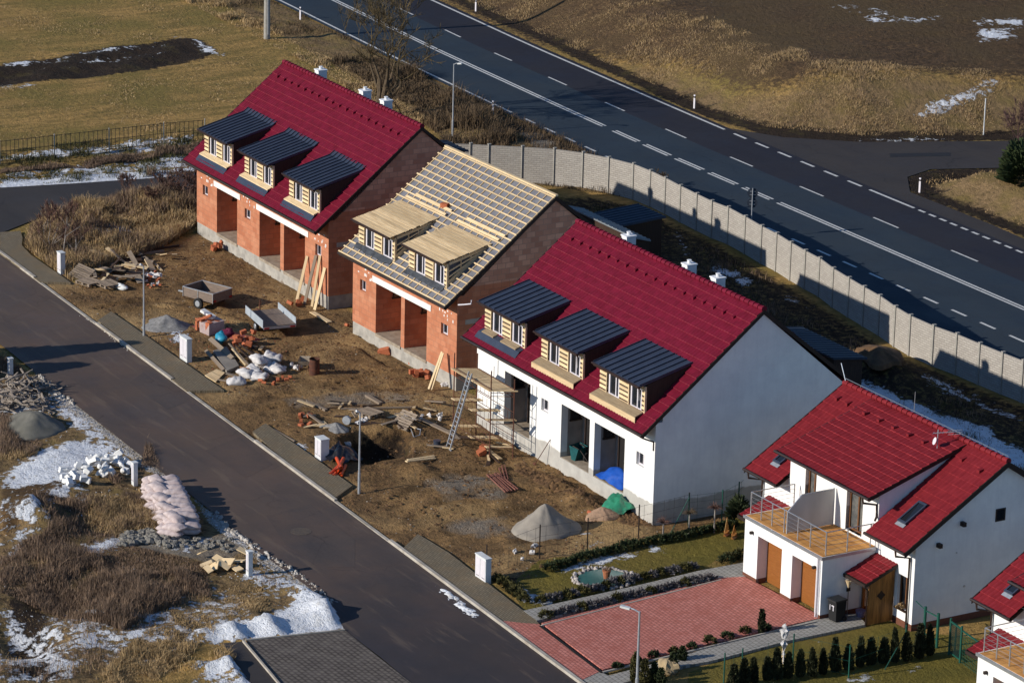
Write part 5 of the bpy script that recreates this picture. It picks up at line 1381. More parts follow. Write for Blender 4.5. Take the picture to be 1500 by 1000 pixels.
# trailers
def trailer_frame(name, label, A, B_, C_, zt):
    """A front-left, B rear-left, C rear-right corners (pixels) of the top edge at height zt"""
    a, b_, c = at(*A, zt), at(*B_, zt), at(*C_, zt)
    L = (b_ - a).length; W = (c - b_).length
    ang = math.atan2((b_ - a).y, (b_ - a).x)
    mid = (a + c) / 2
    return thing(name, label, 'trailer', (mid.x, mid.y, 0), ang, 'trailers on the site'), L, W
def wheel(t, x, y, r=.24, w=.14):
    b = MB(); b.tube([(x, y - w / 2, r), (x, y - w / 2 + .02, r), (x, y + w / 2 - .02, r), (x, y + w / 2, r)], [r * .86, r, r, r * .86], 18); o = b.build('wheel', MAT['black_rubber'], t, smooth=False)
    s = -1 if y < 0 else 1
    b = MB(); b.tube([(x, y + s * (w / 2 - .005), r), (x, y + s * (w / 2 + .015), r)], [r * .58, r * .5], 14); b.build('rim', MAT['steel'], o)
MAT['ply'] = M('grey_brown_plywood', (0.23, 0.17, 0.13), (0.15, 0.115, 0.095), 2.5, .75, stretch=(1, 6, 6))
MAT['tail_red'] = M('red_tail_lamp', (0.4, 0.012, 0.01), None, 4, .3)
t, L, W = trailer_frame('car_trailer', 'old brown box trailer with low plywood sides standing on the muddy yard', (266, 419), (309.6, 430.5), (342.3, 423), .86)
b = MB(); b.box(-L / 2, L / 2, -W / 2, W / 2, .42, .46); b.build('bed', MAT['ply'], t)
b = MB()
b.box(-L / 2, L / 2, -W / 2, -W / 2 + .025, .464, .86); b.box(-L / 2, L / 2, W / 2 - .025, W / 2, .464, .86)
b.box(-L / 2, -L / 2 + .025, -W / 2 + .027, W / 2 - .027, .464, .86); b.box(L / 2 - .025, L / 2, -W / 2 + .027, W / 2 - .027, .464, .86); b.build('side_board', MAT['ply'], t)
b = MB()
for y_ in (-W / 2, W / 2): b.beam((-L / 2 - .02, y_, .87), (L / 2 + .02, y_, .87), .045, .03)
for x_ in (-L / 2, L / 2): b.beam((x_, -W / 2, .872), (x_, W / 2, .872), .045, .03)
for x_ in (-L / 2, 0, L / 2): b.beam((x_, -W / 2 - .012, .4), (x_, -W / 2 - .012, .86), .03, .02, (1, 0, 0))
b.build('rim_rail', MAT['steel'], t)
for y_ in (-W / 2 - .1, W / 2 + .1): wheel(t, .12, y_, .27)
b = MB(); b.beam((-L / 2, 0, .38), (-L / 2 - .9, 0, .34), .07, .06); b.build('drawbar', MAT['steel'], t)
for y_ in (-W / 2 + .12, W / 2 - .12): b = MB(); b.box(L / 2, L / 2 + .03, y_ - .09, y_ + .09, .46, .54); b.build('tail_lamp', MAT['tail_red'], t)
t, L, W = trailer_frame('car_trailer', 'flatbed trailer with two grey metal side boards in front of the brick terrace', (361, 448), (386.5, 470.5), (432.5, 465), .82)
b = MB(); b.box(-L / 2, L / 2, -W / 2, W / 2, .50, .545); b.build('bed', MAT['ply'], t)
b = MB(); b.box(-L / 2, L / 2, -W / 2 - .03, -W / 2 - .002, .46, .84); b.box(-L / 2, L / 2, W / 2 + .002, W / 2 + .03, .46, .84); b.build('side_board', M('zinc_side_board', (0.40, 0.44, 0.48), (0.32, 0.36, 0.40), 3, .45, spec=.5), t)
b = MB(); b.box(L / 2, L / 2 + .04, -W / 2, W / 2, .40, .50); b.box(-L / 2 - .04, -L / 2, -W / 2, W / 2, .42, .50); b.build('frame', MAT['steel'], t)
for y_ in (-W / 2 + .05, W / 2 - .05): wheel(t, .1, y_, .23)
b = MB(); b.beam((-L / 2, 0, .42), (-L / 2 - .8, 0, .36), .07, .06); b.tube([(-L / 2 - .55, .08, .1), (-L / 2 - .55, .08, .85)], .03, 7); b.build('drawbar', MAT['rust'], t)
for y_ in (-W / 2 + .15, W / 2 - .15): b = MB(); b.box(L / 2 + .041, L / 2 + .06, y_ - .12, y_ + .12, .42, .49); b.build('tail_lamp', MAT['tail_red'], t)

# barrel and wheelbarrow
t = thing('oil_barrel', 'rusty open oil barrel standing on the bare earth', 'barrel', site(460.5, 548))
b = MB(); rr = .23
b.tube([(0, 0, 0), (0, 0, .22), (0, 0, .235), (0, 0, .25), (0, 0, .46), (0, 0, .475), (0, 0, .49), (0, 0, .72)], [rr, rr, rr + .012, rr, rr, rr + .012, rr, rr], 20, cap=False); b.build('drum', MAT['rust'], t)
b = MB(); b.tube([(0, 0, .715), (0, 0, .735)], [rr + .012, rr + .012], 20, cap=False); b.tube([(0, 0, .4), (0, 0, .405)], rr - .005, 20); b.build('rim', MAT['dark_trim'], t)
t = thing('wheelbarrow', 'small dirty wheelbarrow tipped beside the rusty barrel', 'wheelbarrow', site(446, 541), 2.6)
b = MB(); b.add([(-.28, -.2, .28), (.2, -.16, .28), (.2, .16, .28), (-.28, .2, .28), (-.4, -.28, .5), (.34, -.24, .52), (.34, .24, .52), (-.4, .28, .5)], [(0, 1, 2, 3), (0, 4, 5, 1), (1, 5, 6, 2), (2, 6, 7, 3), (3, 7, 4, 0)]); b.build('tray', MAT['slab'], t)
b = MB(); b.tube([(.45, .03, .17), (.45, -.03, .17)], .17, 14); b.build('wheel', MAT['black_rubber'], t)
b = MB()
for s in (-1, 1): b.tube([(.45, s * .05, .17), (-.1, s * .17, .27), (-.8, s * .26, .5)], .018, 6); b.tube([(-.2, s * .18, .27), (-.3, s * .2, 0)], .018, 6)
b.build('frame', MAT['rust'], t)

# heaps
def heap(name, label, cat, p, rx, ry, h, mat, seed, rz_=0.0, peak=1.6, amp=.2, n=46):
    g = random.Random(seed)
    vs = []; fs = []
    rows = 16
    for j in range(rows + 1):
        q = j / rows
        for i in range(n):
            a = 2 * math.pi * i / n
            k = 1 + amp * float(fbm(math.cos(a) * 1.3 + seed, math.sin(a) * 1.3, 1.0, 2)) * 2
            x_, y_ = rx * q * k * math.cos(a), ry * q * k * math.sin(a)
            z_ = h * (1 - math.sqrt(q * q + .012) + .11) * .9 * (1 - q) ** (peak - 1) + h * .12 * (q * (1 - q)) + .10 * h * float(fbm(x_ * 1.5 + seed, y_ * 1.5, .5, 3)) * 2 * (1 - q ** 3)
            if q == 1: z_ = -.12
            vs.append((x_, y_, z_))
    for j in range(rows):
        for i in range(n):
            i2 = (i + 1) % n
            fs.append((j * n + i, (j + 1) * n + i, (j + 1) * n + i2, j * n + i2))
    b = MB(); b.add(vs, fs)
    o = b.build(name, mat, smooth=True, loc=p, rz=rz_)
    return tag(o, label, cat)
heap('sand_heap', 'tall pointed heap of grey sand at the garden end of the site', 'sand heap', site(797, 775), 1.2, 1.45, 1.2, MAT['sand'], 3, .2, 1.45)
heap('gravel_heap', 'low lumpy grey gravel heap behind the left street lamp', 'gravel heap', site(245, 478), 1.3, 1.1, .62, MAT['gravel'], 8, 0, 1.4, .4)
heap('sand_heap', 'dark grey flat topped sand heap beside the brushwood at the left edge', 'sand heap', site(50, 628), 1.7, 1.5, .85, M('damp_grey_sand', (0.17, 0.16, 0.135), (0.12, 0.115, 0.095), 1.5, .95, .5, 20), 12, 0, 1.0, .3)
heap('gravel_heap', 'grey damp sand lump next to the tipped wheel parts by the pit', 'gravel heap', site(492, 628), .7, .5, .3, MAT['gravel'], 18, 0, 1.2, .5)
heap('rubble_heap', 'heap of pale brick rubble half covered by the green tarpaulin', 'rubble heap', site(882, 755), .62, .6, .42, M('brick_rubble', (0.40, 0.25, 0.16), (0.27, 0.18, 0.12), 9, .9, .9, 14), 22, 0, 1.0, .5)
heap('earth_heap', 'brown heap of earth against the concrete fence on the right', 'earth heap', site(1284, 533), 1.5, 1.0, .5, MAT['soil'], 25, 0, 1.1, .5)
heap('rubble_heap', 'strip of crushed red brick behind the planks', 'rubble heap', site(330, 489), 1.9, .45, .16, M('crushed_red_brick', (0.34, 0.085, 0.07), (0.20, 0.055, 0.05), 12, .9, .9, 20), 30, .45, 1.0, .5)

# loose boards, bricks, sacks : one object each
_proto = {}
def proto(key, make):
    if key not in _proto: _proto[key] = make()
    return _proto[key]
def loose(name, me, loc, rot, label, cat, group, scale=(1, 1, 1), mat=None):
    o = bpy.data.objects.new(name, me); col.objects.link(o)
    o.location = loc; o.rotation_euler = rot; o.scale = scale
    return tag(o, label, cat, group)
def mesh_of(b, name, mat, smooth=False):
    o = b.build(name, mat, smooth=smooth); me = o.data; bpy.data.objects.remove(o); return me
board_me = [mesh_of(MB().box(-.5, .5, -.5, .5, -.5, .5), 'plank', MAT[k]) for k in ('wood_old', 'wood', 'wood_deck', 'wood_dark', 'concrete')]
hb = MB(); hb.box(-.5, .5, -.5, .5, -.5, .5); brick_me = mesh_of(hb, 'brick', MAT['brick_loose'])
def plank(A, B_, w, h, m, label, group='loose planks on the site', name='plank', cat='plank', za=.04, zb=.04, roll=0.0):
    a = gp(*A, za) if len(A) == 2 else Vector(A); c = gp(*B_, zb) if len(B_) == 2 else Vector(B_)
    d = c - a; q = d.to_track_quat('X', 'Z')
    o = bpy.data.objects.new(name, board_me[m]); col.objects.link(o)
    o.location = (a + c) / 2; o.rotation_mode = 'QUATERNION'
    from mathutils import Quaternion
    o.rotation_quaternion = q @ Quaternion((1, 0, 0), roll); o.scale = (d.length, w, h)
    return tag(o, label, cat, group)
# boards leaning on the first brick terrace
def wallpt(px, py, house):
    """point on the facade plane of a terrace"""
    y0 = {1: 1.78, 2: 1.03, 3: -.12}[house]
    d = FW + RT * ((px - 750) / FPX) - UP * ((py - 500) / FPX)
    t_ = (y0 - .06 - CAM.y) / d.y
    return CAM + d * t_
for k, (A, B_, m, w) in enumerate((((435, 440), (450, 375), 1, .13), ((446, 446), (463, 374), 0, .15), ((457, 450), (469, 374), 2, .13), ((461, 455), (476, 392), 1, .17))):
    lb = ['pale board leaning furthest left on the corner of the brick terrace', 'dark weathered board leaning on the corner of the brick terrace', 'narrow board leaning just left of the widest one on the brick terrace', 'wide pale board leaning furthest right on the corner of the brick terrace'][k]
    plank(A, tuple(wallpt(*B_, 1)), w, .05, m, lb, 'boards leaning on the brick terrace', roll=.3)
plank((628, 571), tuple(wallpt(647.5, 515, 2)), .10, .04, 1, 'pale board leaning on the batten roofed house, left of its neighbour', 'boards leaning on the batten roofed house')
plank((632, 572), tuple(wallpt(649.5, 517, 2)), .09, .04, 1, 'pale board leaning on the batten roofed house, right of its neighbour', 'boards leaning on the batten roofed house')
plank((457, 458), (483, 473), .26, .04, 1, 'fresh pale board lying on the ground in the shade of the flat trailer')
plank((595, 678), (637, 672), .14, .05, 1, 'pair of pale boards side by side at the rim of the pit, the near one', za=.05); plank((597, 675), (636, 669), .12, .05, 1, 'pale board at the rim of the pit, the far one of two')
plank((450, 590), (478, 602), .16, .09, 0, 'short weathered beam near the left end of the site rubbish', 'grey timbers around the pit'); plank((537, 580), (558, 592), .2, .1, 0, 'short thick grey beam lying alone above the dug pit', 'grey timbers around the pit')
plank((470, 600), (560, 594), .06, .05, 3, 'thin dark pole lying above the pit', 'grey timbers around the pit'); plank((500, 600), (610, 597), .09, .05, 0, 'long grey lath lying above the pit', 'grey timbers around the pit')
plank((606, 612), (668, 640), .22, .06, 0, 'long grey plank running from the pit towards the ladder', 'grey timbers around the pit', za=.12, zb=.06); plank((602, 612), (616, 620), .12, .06, 0, 'short grey timber stub at the head of the long plank', 'grey timbers around the pit', za=.2, zb=.1)
plank((520, 622), (580, 620), .28, .05, 3, 'dark plank laid across the edge of the pit', 'grey timbers around the pit')
plank((451, 612), (472, 622), .12, .05, 0, 'short board sloping over brick bits left of the pit', 'grey timbers around the pit', za=.2, zb=.05); plank((452, 624), (476, 623), .3, .03, 2, 'pale plywood scrap lying left of the pit', 'grey timbers around the pit'); plank((470, 618), (480, 628), .3, .03, 2, 'tan plywood scrap lying beside the grey sand lump', 'grey timbers around the pit')
plank((158, 376), (262, 361), .12, .09, 3, 'long dark beam behind the board heap, the upper one'); plank((170, 378), (240, 369), .16, .1, 0, 'long brown beam behind the board heap, the lower one')
plank((400, 630), (432, 648), .08, .08, 0, 'short timber at the back edge of the pavement left of the pit cabinet')
# formwork girders near the sand heap
for k, (A, B_) in enumerate((((715, 697), (742, 722)), ((722, 697), (748, 721)), ((726, 695), (757, 719)), ((733, 685), (738, 703)), ((737, 685), (742, 704)))):
    a, c = gp(*A, .07), gp(*B_, .07)
    b = MB(); d = (c - a).normalized(); n_ = Vector((-d.y, d.x, 0)) * .06
    b.beam(a + n_, c + n_, .03, .06); b.beam(a - n_, c - n_, .03, .06)
    m_ = int((c - a).length / .3)
    for i in range(m_ + 1):
        q = a.lerp(c, i / m_); b.beam(q - n_, q + n_, .03, .03)
    tag(b.build('formwork_girder', M('red_primed_steel_%d' % k, (0.24, 0.095, 0.07), (0.16, 0.07, 0.055), 6, .7)), ['rusty red steel girder lying near the sand heap, frontmost', 'rusty red steel girder lying second from the front', 'rusty red steel girder lying third from the front', 'short rusty steel girder lying crosswise, left of its twin', 'short rusty steel girder lying crosswise, right of its twin'][k], 'girder', 'steel girders near the sand heap')
# scattered off-cuts all over the yard
g = random.Random(55)
for (x0, x1, y0, y1, n, lb) in ((440, 640, 582, 632, 26, 'short board off-cut lying loose around the pit'), (130, 240, 372, 425, 10, 'short board off-cut lying around the board heap'), (300, 400, 495, 560, 12, 'short board off-cut lying in the rubbish by the cabinet'), (640, 740, 640, 680, 10, 'short board off-cut lying under the scaffold')):
    for i in range(n):
        loose('board_offcut', board_me[g.choice([0, 0, 2, 3])], gp(g.uniform(x0, x1), g.uniform(y0, y1), g.uniform(.04, .14)), (g.uniform(-.2, .2), g.uniform(-.25, .25), g.gauss(.1, .7)), lb, 'board', lb, (g.uniform(.35, 1.3), g.uniform(.08, .2), .04))
# board heap at the left
g = random.Random(21)
heapspec = [(165, 408, 60, 3, 3), (190, 412, 30, 2, 3), (178, 400, 50, 2, 2), (205, 404, -20, 2, 2), (150, 395, 70, 3, 0), (215, 398, 20, 2, 0), (185, 390, 10, 2, 2), (200, 388, -35, 2, 3), (228, 405, -50, 3, 3), (172, 386, 15, 3, 2)]
for i in range(46):
    px_, py_ = g.gauss(172, 28), g.uniform(378, 421)
    l_, w_ = g.uniform(.5, 1.5), g.uniform(.12, .34)
    p = gp(px_, py_, g.uniform(.06, .42))
    o = loose('board', board_me[g.choice([0, 0, 2, 0, 3, 1])], p, (g.uniform(-.35, .35), g.uniform(-.35, .35), g.uniform(-1.0, 1.4)), 'weathered board in the untidy heap of boards and pallets by the left pavement', 'board', 'boards in the left heap', (l_, w_, .035))
def pallet(label, px, py, rot, tilt=(0, 0)):
    t = thing('pallet', label, 'pallet', gp(px, py, .12), rot, 'wooden pallets')
    t.rotation_euler = (tilt[0], tilt[1], rot)
    b = MB()
    for i in range(7): b.box(-.5, .5, -.40 + i * .125, -.31 + i * .125, .10, .122)
    b.build('deck', MAT['wood_old'], t)
    b = MB()
    for y_ in (-.36, 0, .38):
        for x_ in (-.43, 0, .43): b.box(x_ - .06, x_ + .06, y_ - .05, y_ + .05, 0, .098)
    b.build('block', MAT['wood_old'], t)
    b = MB()
    for y_ in (-.36, 0, .38): b.box(-.5, .5, y_ - .045, y_ + .045, -.022, -.002)
    b.build('runner', MAT['wood_old'], t)
pallet('pale pallet lying flat at the front left of the board heap', 130, 418, .3); pallet('pallet lying under scraps at the front middle of the board heap', 158, 421, .1)
pallet('dark striped pallet propped up at the rim of the pit', 594, 621, .2, (.7, 0)); pallet('reddish slatted pallet tilted on the left edge of the board heap', 120, 405, .5, (.5, .2)); pallet('pallet lying above the pit near the blue grey sheet', 540, 610, .3)
pallet('small pallet leaning on the plinth of the brick terrace', 427, 417, .3, (1.0, .2))
# bricks
def bricks(px0, px1, py0, py1, n, label, seed, zmax=.3, sc=(.30, .2, .2)):
    g = random.Random(seed)
    for i in range(n):
        p = gp(g.uniform(px0, px1), g.uniform(py0, py1), g.uniform(.08, zmax))
        loose('brick', brick_me, p, (g.uniform(-.4, .4), g.uniform(-.4, .4), g.uniform(0, 3)), label, 'brick', label.split(',')[0], tuple(q * g.uniform(.75, 1.1) for q in sc))
bricks(345, 372, 497, 512, 12, 'orange hollow brick in the pile behind the leaning planks', 1, .45)
bricks(600, 628, 543, 556, 8, 'orange brick in the pile in front of the batten roofed house', 2, .35)
bricks(306, 336, 362, 369, 7, 'brown brick stacked low in front of the brick terrace', 3, .3)
bricks(370, 425, 552, 565, 8, 'brick fragment lying in front of the white sacks', 4, .14, (.2, .14, .12))
bricks(415, 450, 440, 449, 4, 'brick lying under the leaning boards', 5, .2)
bricks(430, 460, 608, 628, 7, 'brick fragment left of the grey sand lump', 6, .16, (.22, .16, .14))
bricks(195, 235, 395, 425, 20, 'small brick chip scattered right of the board heap', 7, .14, (.14, .1, .08))
bricks(560, 575, 505, 518, 2, 'brown brick block lying under the batten roofed house', 8, .2, (.5, .4, .3))
for px_, py_ in ((540, 496), (604, 534), (508, 478)): bricks(px_ - 2, px_ + 2, py_ - 1, py_ + 1, 1, 'single brick fragment lying close to the grey plinth', px_, .1, (.2, .15, .12))
bricks(700, 712, 660, 676, 2, 'pink brick block standing under the scaffold', 9, .2, (.35, .3, .35))
bricks(842, 850, 682, 690, 2, 'orange hollow brick standing against the white terrace', 10, .3, (.3, .25, .45))
bricks(296, 312, 332, 338, 0, '', 11)
# stack of wrapped bricks with a slab on top
t = thing('brick_pack', 'half unwrapped pack of red bricks with pale slabs leaning beside the gravel heap', 'brick pack', site(307, 485), .2)
b = MB(); g = random.Random(3)
for i in range(4):
    for j in range(3):
        for k in range(3):
            if g.random() < .86: b.obox((-.42 + i * .26, -.3 + j * .26, .1 + k * .19), (.24, .24, .18), Matrix.Rotation(g.uniform(-.15, .15), 3, 'Z'))
b.build('bricks', MAT['brick_loose'], t)
b = MB(); b.add([(-.15, -.45, .02), (.55, -.45, .0), (.55, .45, .0), (-.15, .45, .02), (-.2, -.44, .5), (.5, -.4, .52), (.56, .42, .58), (-.15, .46, .62)], [(0, 1, 5, 4), (1, 2, 6, 5), (4, 5, 6, 7), (2, 3, 7, 6)]); b.build('wrapping', M('dusty_pale_wrap', (0.42, 0.33, 0.31), (0.32, 0.24, 0.23), 5, .6, .5, 10), t)
b = MB(); b.obox((-.18, .05, .78), (.75, .26, .12), Matrix.Rotation(.3, 3, 'Y') @ Matrix.Rotation(.2, 3, 'Z')); b.build('slab_on_top', MAT['styro'], t)
b = MB(); b.obox((-.1, -.25, .66), (.8, .2, .1), Matrix.Rotation(-.5, 3, 'Y') @ Matrix.Rotation(.5, 3, 'Z')); b.build('tilted_brick', MAT['brick_loose'], t)
# planks and mortar tub beside the second cabinet
plank((308, 504), (341, 530), .2, .1, 0, 'long grey beam on edge right of the mixing trough', 'timbers beside the cabinet and rubbish', za=.25, zb=.15, roll=.6); plank((302, 520), (328, 546), .16, .1, 0, 'long grey beam on edge left of the mixing trough', 'timbers beside the cabinet and rubbish', za=.2, zb=.12, roll=.5)
for k, (A, B_) in enumerate((((335, 512), (364, 540)), ((345, 514), (372, 538)), ((340, 520), (360, 541)), ((350, 512), (380, 532)))): plank(A, B_, .07, .04, (0, 3, 1, 3)[k], ['thin lath in the rubbish, the leftmost of four', 'dark lath in the rubbish, second of four', 'pale lath in the rubbish, in front of the dark ones', 'dark lath in the rubbish, the rightmost of four'][k], 'laths in the rubbish heap', za=.3, zb=.2)
a = [gp(*q, .16) for q in ((312, 518), (332, 512), (350, 540), (332, 548))]
b = MB(); b.add([tuple(q) for q in a] + [(q.x, q.y, q.z - .14) for q in a], [(0, 1, 2, 3), (0, 4, 5, 1), (1, 5, 6, 2), (2, 6, 7, 3), (3, 7, 4, 0)]); tag(b.build('mortar_board', MAT['sand']), 'flat mixing board covered in dry grey mortar between two beams', 'mixing board')
b = MB(); a = [gp(*q, .1) for q in ((300, 552), (318, 543), (330, 548), (316, 562))]
for i in range(8):
    p0_, p1_ = a[0].lerp(a[1], i / 8), a[3].lerp(a[2], i / 8); q0_, q1_ = a[0].lerp(a[1], (i + .8) / 8), a[3].lerp(a[2], (i + .8) / 8)
    b.add([p0_, q0_, q1_, p1_, p0_ - Vector((0, 0, .05)), q0_ - Vector((0, 0, .05)), q1_ - Vector((0, 0, .05)), p1_ - Vector((0, 0, .05))], [(0, 1, 2, 3), (0, 4, 5, 1), (1, 5, 6, 2), (2, 6, 7, 3), (3, 7, 4, 0)])
tag(b.build('timber_grid', MAT['wood_deck']), 'pale slatted timber panel lying by the pavement edge', 'timber panel')
# blue sack, white sacks
def sack_mesh(L, W, Hh, seed, mat, name='sack', amp=1.0):
    b = MB(); g = random.Random(seed); nu, nv = 18, 12
    vs = []; ph = [g.uniform(0, 6) for _ in range(4)]
    for j in range(nv + 1):
        v_ = -1 + 2 * j / nv
        for i in range(nu):
            a = 2 * math.pi * i / nu
            wv = (1 - abs(v_) ** 6) ** .5 if abs(v_) < 1 else 0
            sw = max(.0, (1 - abs(v_) ** 5)) ** .55
            yy = math.copysign(abs(math.cos(a)) ** .7, math.cos(a)) * W / 2 * (.86 + .14 * sw)
            zz = math.sin(a) * Hh / 2 * sw * (1 + amp * (.1 * math.sin(3 * v_ + ph[0]) + .09 * math.sin(5 * a + ph[1] + 4 * v_) + .07 * math.sin(9 * v_ + ph[3] + 2 * a)))
            vs.append((v_ * L / 2 * (1 + .03 * math.sin(3 * a + ph[2])), yy, zz))
    fs = []
    for j in range(nv):
        for i in range(nu):
            i2 = (i + 1) % nu; fs.append((j * nu + i, j * nu + i2, (j + 1) * nu + i2, (j + 1) * nu + i))
    fs.append(tuple(range(nu))); fs.append(tuple(nv * nu + i for i in range(nu - 1, -1, -1)))
    b.add(vs, fs); return mesh_of(b, name, mat, True)
MAT['sack_pink'] = M('dusty_pink_sack', (0.56, 0.47, 0.45), (0.40, 0.32, 0.31), 4, .85, .9, 7)
MAT['sack_white'] = M('white_plastic_sack', (0.66, 0.63, 0.61), (0.48, 0.45, 0.43), 4, .55, .7, 10)
pink = [sack_mesh(1.02, .50, .30, s, MAT['sack_pink'], amp=1.3) for s in (1, 2, 3)]
white_s = [sack_mesh(.85, .5, .34, s, MAT['sack_white'], amp=2.6) for s in (4, 5)]
g = random.Random(8)
A, B_ = at(243, 716), at(278, 782)
nrow = 11
for i in range(nrow):
    f = i / (nrow - 1)
    for lev in range(3 if .05 < f < .93 else 2):
        c_ = A.lerp(B_, f + g.uniform(-.015, .015)); 
        off = (-.28 + .05 * lev + g.uniform(-.05, .05))
        loose('sand_sack', pink[(i + lev) % 3], (c_.x + g.uniform(-.04, .04), c_.y + off * .3, .15 + lev * .225), (g.uniform(-.08, .08) - .12, g.uniform(-.1, .1), 1.08 + g.uniform(-.12, .12)), 'dusty pink sack in the long row of stacked sacks beside the road', 'sack', 'stacked pink sacks')
    for lev in range(3):
        c_ = A.lerp(B_, f)
        if lev < 2 + (i % 2): loose('sand_sack', pink[(i + lev + 1) % 3], (c_.x + g.uniform(-.1, .1), c_.y - .78 + .1 * lev + g.uniform(-.06, .06), .16 + lev * .24), (g.uniform(-.2, .2), g.uniform(-.2, .3), .2 + g.uniform(-.5, .5)), 'dusty pink sack in the long row of stacked sacks beside the road', 'sack', 'stacked pink sacks')
for k, (px_, py_, z_, rz_) in enumerate(((360, 553, .2, .5), (372, 550, .22, .1), (386, 540, .25, 1.0), (398, 546, .24, 2.0), (405, 548, .2, .4), (388, 534, .3, 1.7), (378, 542, .5, .2), (400, 538, .5, .9), (346, 562, .1, 1.2), (380, 556, .14, .6))):
    loose('rubble_sack', white_s[k % 2], gp(px_, py_, z_), (.2 * math.sin(k), .2 * math.cos(k), rz_), 'white plastic sack in the crumpled row of full sacks by the rubbish', 'sack', 'white rubble sacks')
b = MB(); b.obox((0, 0, 0), (.46, .03, .34)); loose('notice_card', mesh_of(b, 'card', MAT['wood_oak']), gp(360, 551, .36), (1.0, 0, .6), 'brown printed card lying on the frontmost white sack', 'card', None)
del_ = None
b = MB(); b.blob((0, 0, .22), (.34, .26, .28), 5, .35, 12, 8); loose('blue_bag', mesh_of(b, 'bag', M('turquoise_plastic', (0.03, 0.28, 0.40), (0.02, 0.18, 0.3), 4, .4, .6, 8), True), gp(323, 502), (0, 0, 0), 'crumpled turquoise plastic bag beside the orange bricks', 'bag', None)
b = MB(); b.blob((0, 0, .16), (.30, .24, .2), 15, .5, 12, 8); loose('cloth', mesh_of(b, 'cloth', M('dark_magenta_cloth', (0.13, 0.012, 0.04), (0.08, 0.01, 0.03), 4, .8, .6, 8), True), gp(333, 493), (0, 0, 0), 'bundle of dark magenta sheeting behind the turquoise bag', 'sheeting', None)
g = random.Random(31)
for (x0, x1, y0, y1, n, lb) in ((365, 410, 528, 542, 16, 'crumpled scrap of white foil behind the white sacks'), (190, 235, 400, 420, 10, 'scrap of white plastic in the board heap'), (410, 440, 533, 542, 5, 'scrap of pale board beside the barrel'), (590, 650, 608, 618, 10, 'pink and white plastic scrap at the rim of the pit'), (500, 545, 655, 668, 6, 'scrap of white plastic in the pit'), (648, 662, 557, 566, 4, 'white plastic scrap at the foot of the leaning boards'), (752, 790, 800, 824, 4, 'white scrap on the mud near the pavement end')):
    for i in range(n):
        b = MB(); b.blob((0, 0, .05), (g.uniform(.08, .22), g.uniform(.06, .16), g.uniform(.04, .12)), g.randint(0, 999), .5, 8, 5)
        loose('plastic_scrap', mesh_of(b, 'scrap', MAT['sack_white']), gp(g.uniform(x0, x1), g.uniform(y0, y1), .03), (0, 0, g.uniform(0, 3)), lb, 'scrap', lb)
b = MB(); b.blob((0, 0, .12), (.42, .2, .16), 3, .2, 14, 8); loose('bathtub_shell', mesh_of(b, 'tub', MAT['fibre'], True), gp(178, 424), (0, 0, .3), 'pale grey plastic tub lying upside down at the front of the board heap', 'tub', None)
# tarpaulins
def sheet(name, label, cat, pts, mat, n=34, fold=.12, seed=0, lift=0.0):
    """crumpled sheet over a quad of points"""
    a, b_, c, d = [Vector(q) for q in pts]
    vs = []; fs = []
    for j in range(n + 1):
        for i in range(n + 1):
            u, v_ = i / n, j / n
            p = a.lerp(b_, u).lerp(d.lerp(c, u), v_)
            z = fold * (2.2 * float(fbm(u * 3 + seed, v_ * 3, .9, 3)) + .6 * math.sin(u * 9 + seed + 4 * float(fbm(u * 2, v_ * 2 + seed, 1, 2))) * .5) + lift * math.sin(math.pi * u) * math.sin(math.pi * v_)
            vs.append(p + Vector((fold * .6 * float(fbm(u * 4, v_ * 4 + seed, 1, 2)), fold * .6 * float(fbm(u * 4 + 9, v_ * 4 + seed, 1, 2)), z)))
    for j in range(n):
        for i in range(n):
            k = j * (n + 1) + i; fs.append((k, k + 1, k + n + 2, k + n + 1))
    b = MB(); b.add(vs, fs)
    o = b.build(name, mat, smooth=True); return tag(o, label, cat)
MAT['tarp_blue'] = M('blue_tarpaulin', (0.012, 0.085, 0.42), (0.01, 0.06, 0.32), 3, .35, .3, 6, spec=.5)
MAT['tarp_green'] = M('green_tarpaulin', (0.03, 0.23, 0.125), (0.02, 0.15, 0.085), 3, .35, .4, 6, spec=.5)
MAT['black_foil'] = M('black_plastic_foil', (0.012, 0.013, 0.017), (0.02, 0.02, 0.026), 3, .28, .5, 7, spec=.6)
def rec3(lx, y, z): # point in the white terrace
    return Vector((-14.16 + lx, -.08 + y, z))
sheet('blue_tarpaulin', 'bright blue tarpaulin over a pile inside the open bay of the white terrace', 'tarpaulin', [rec3(9.75, .0, .72), rec3(11.75, .02, .70), rec3(11.8, .98, .98), rec3(9.75, .95, .95)], MAT['tarp_blue'], 30, .10, 3, .34)
p = gp(904, 752)
sheet('green_tarpaulin', 'green tarpaulin draped over brick rubble at the corner of the white terrace', 'tarpaulin', [p + Vector((-.75, -.45, .03)), p + Vector((.35, -.62, .04)), p + Vector((.45, .75, .40)), p + Vector((-.95, .55, .50))], MAT['tarp_green'], 34, .16, 7, .38)
p = gp(505, 672)
sheet('black_plastic_sheet', 'crumpled black plastic sheet beside the white cabinet and orange pipes', 'plastic sheet', [p + Vector((-.5, -.85, .12)), p + Vector((.55, -.55, .05)), p + Vector((.2, .75, .05)), p + Vector((-1.35, .45, .25))], MAT['black_foil'], 34, .22, 2, .2)
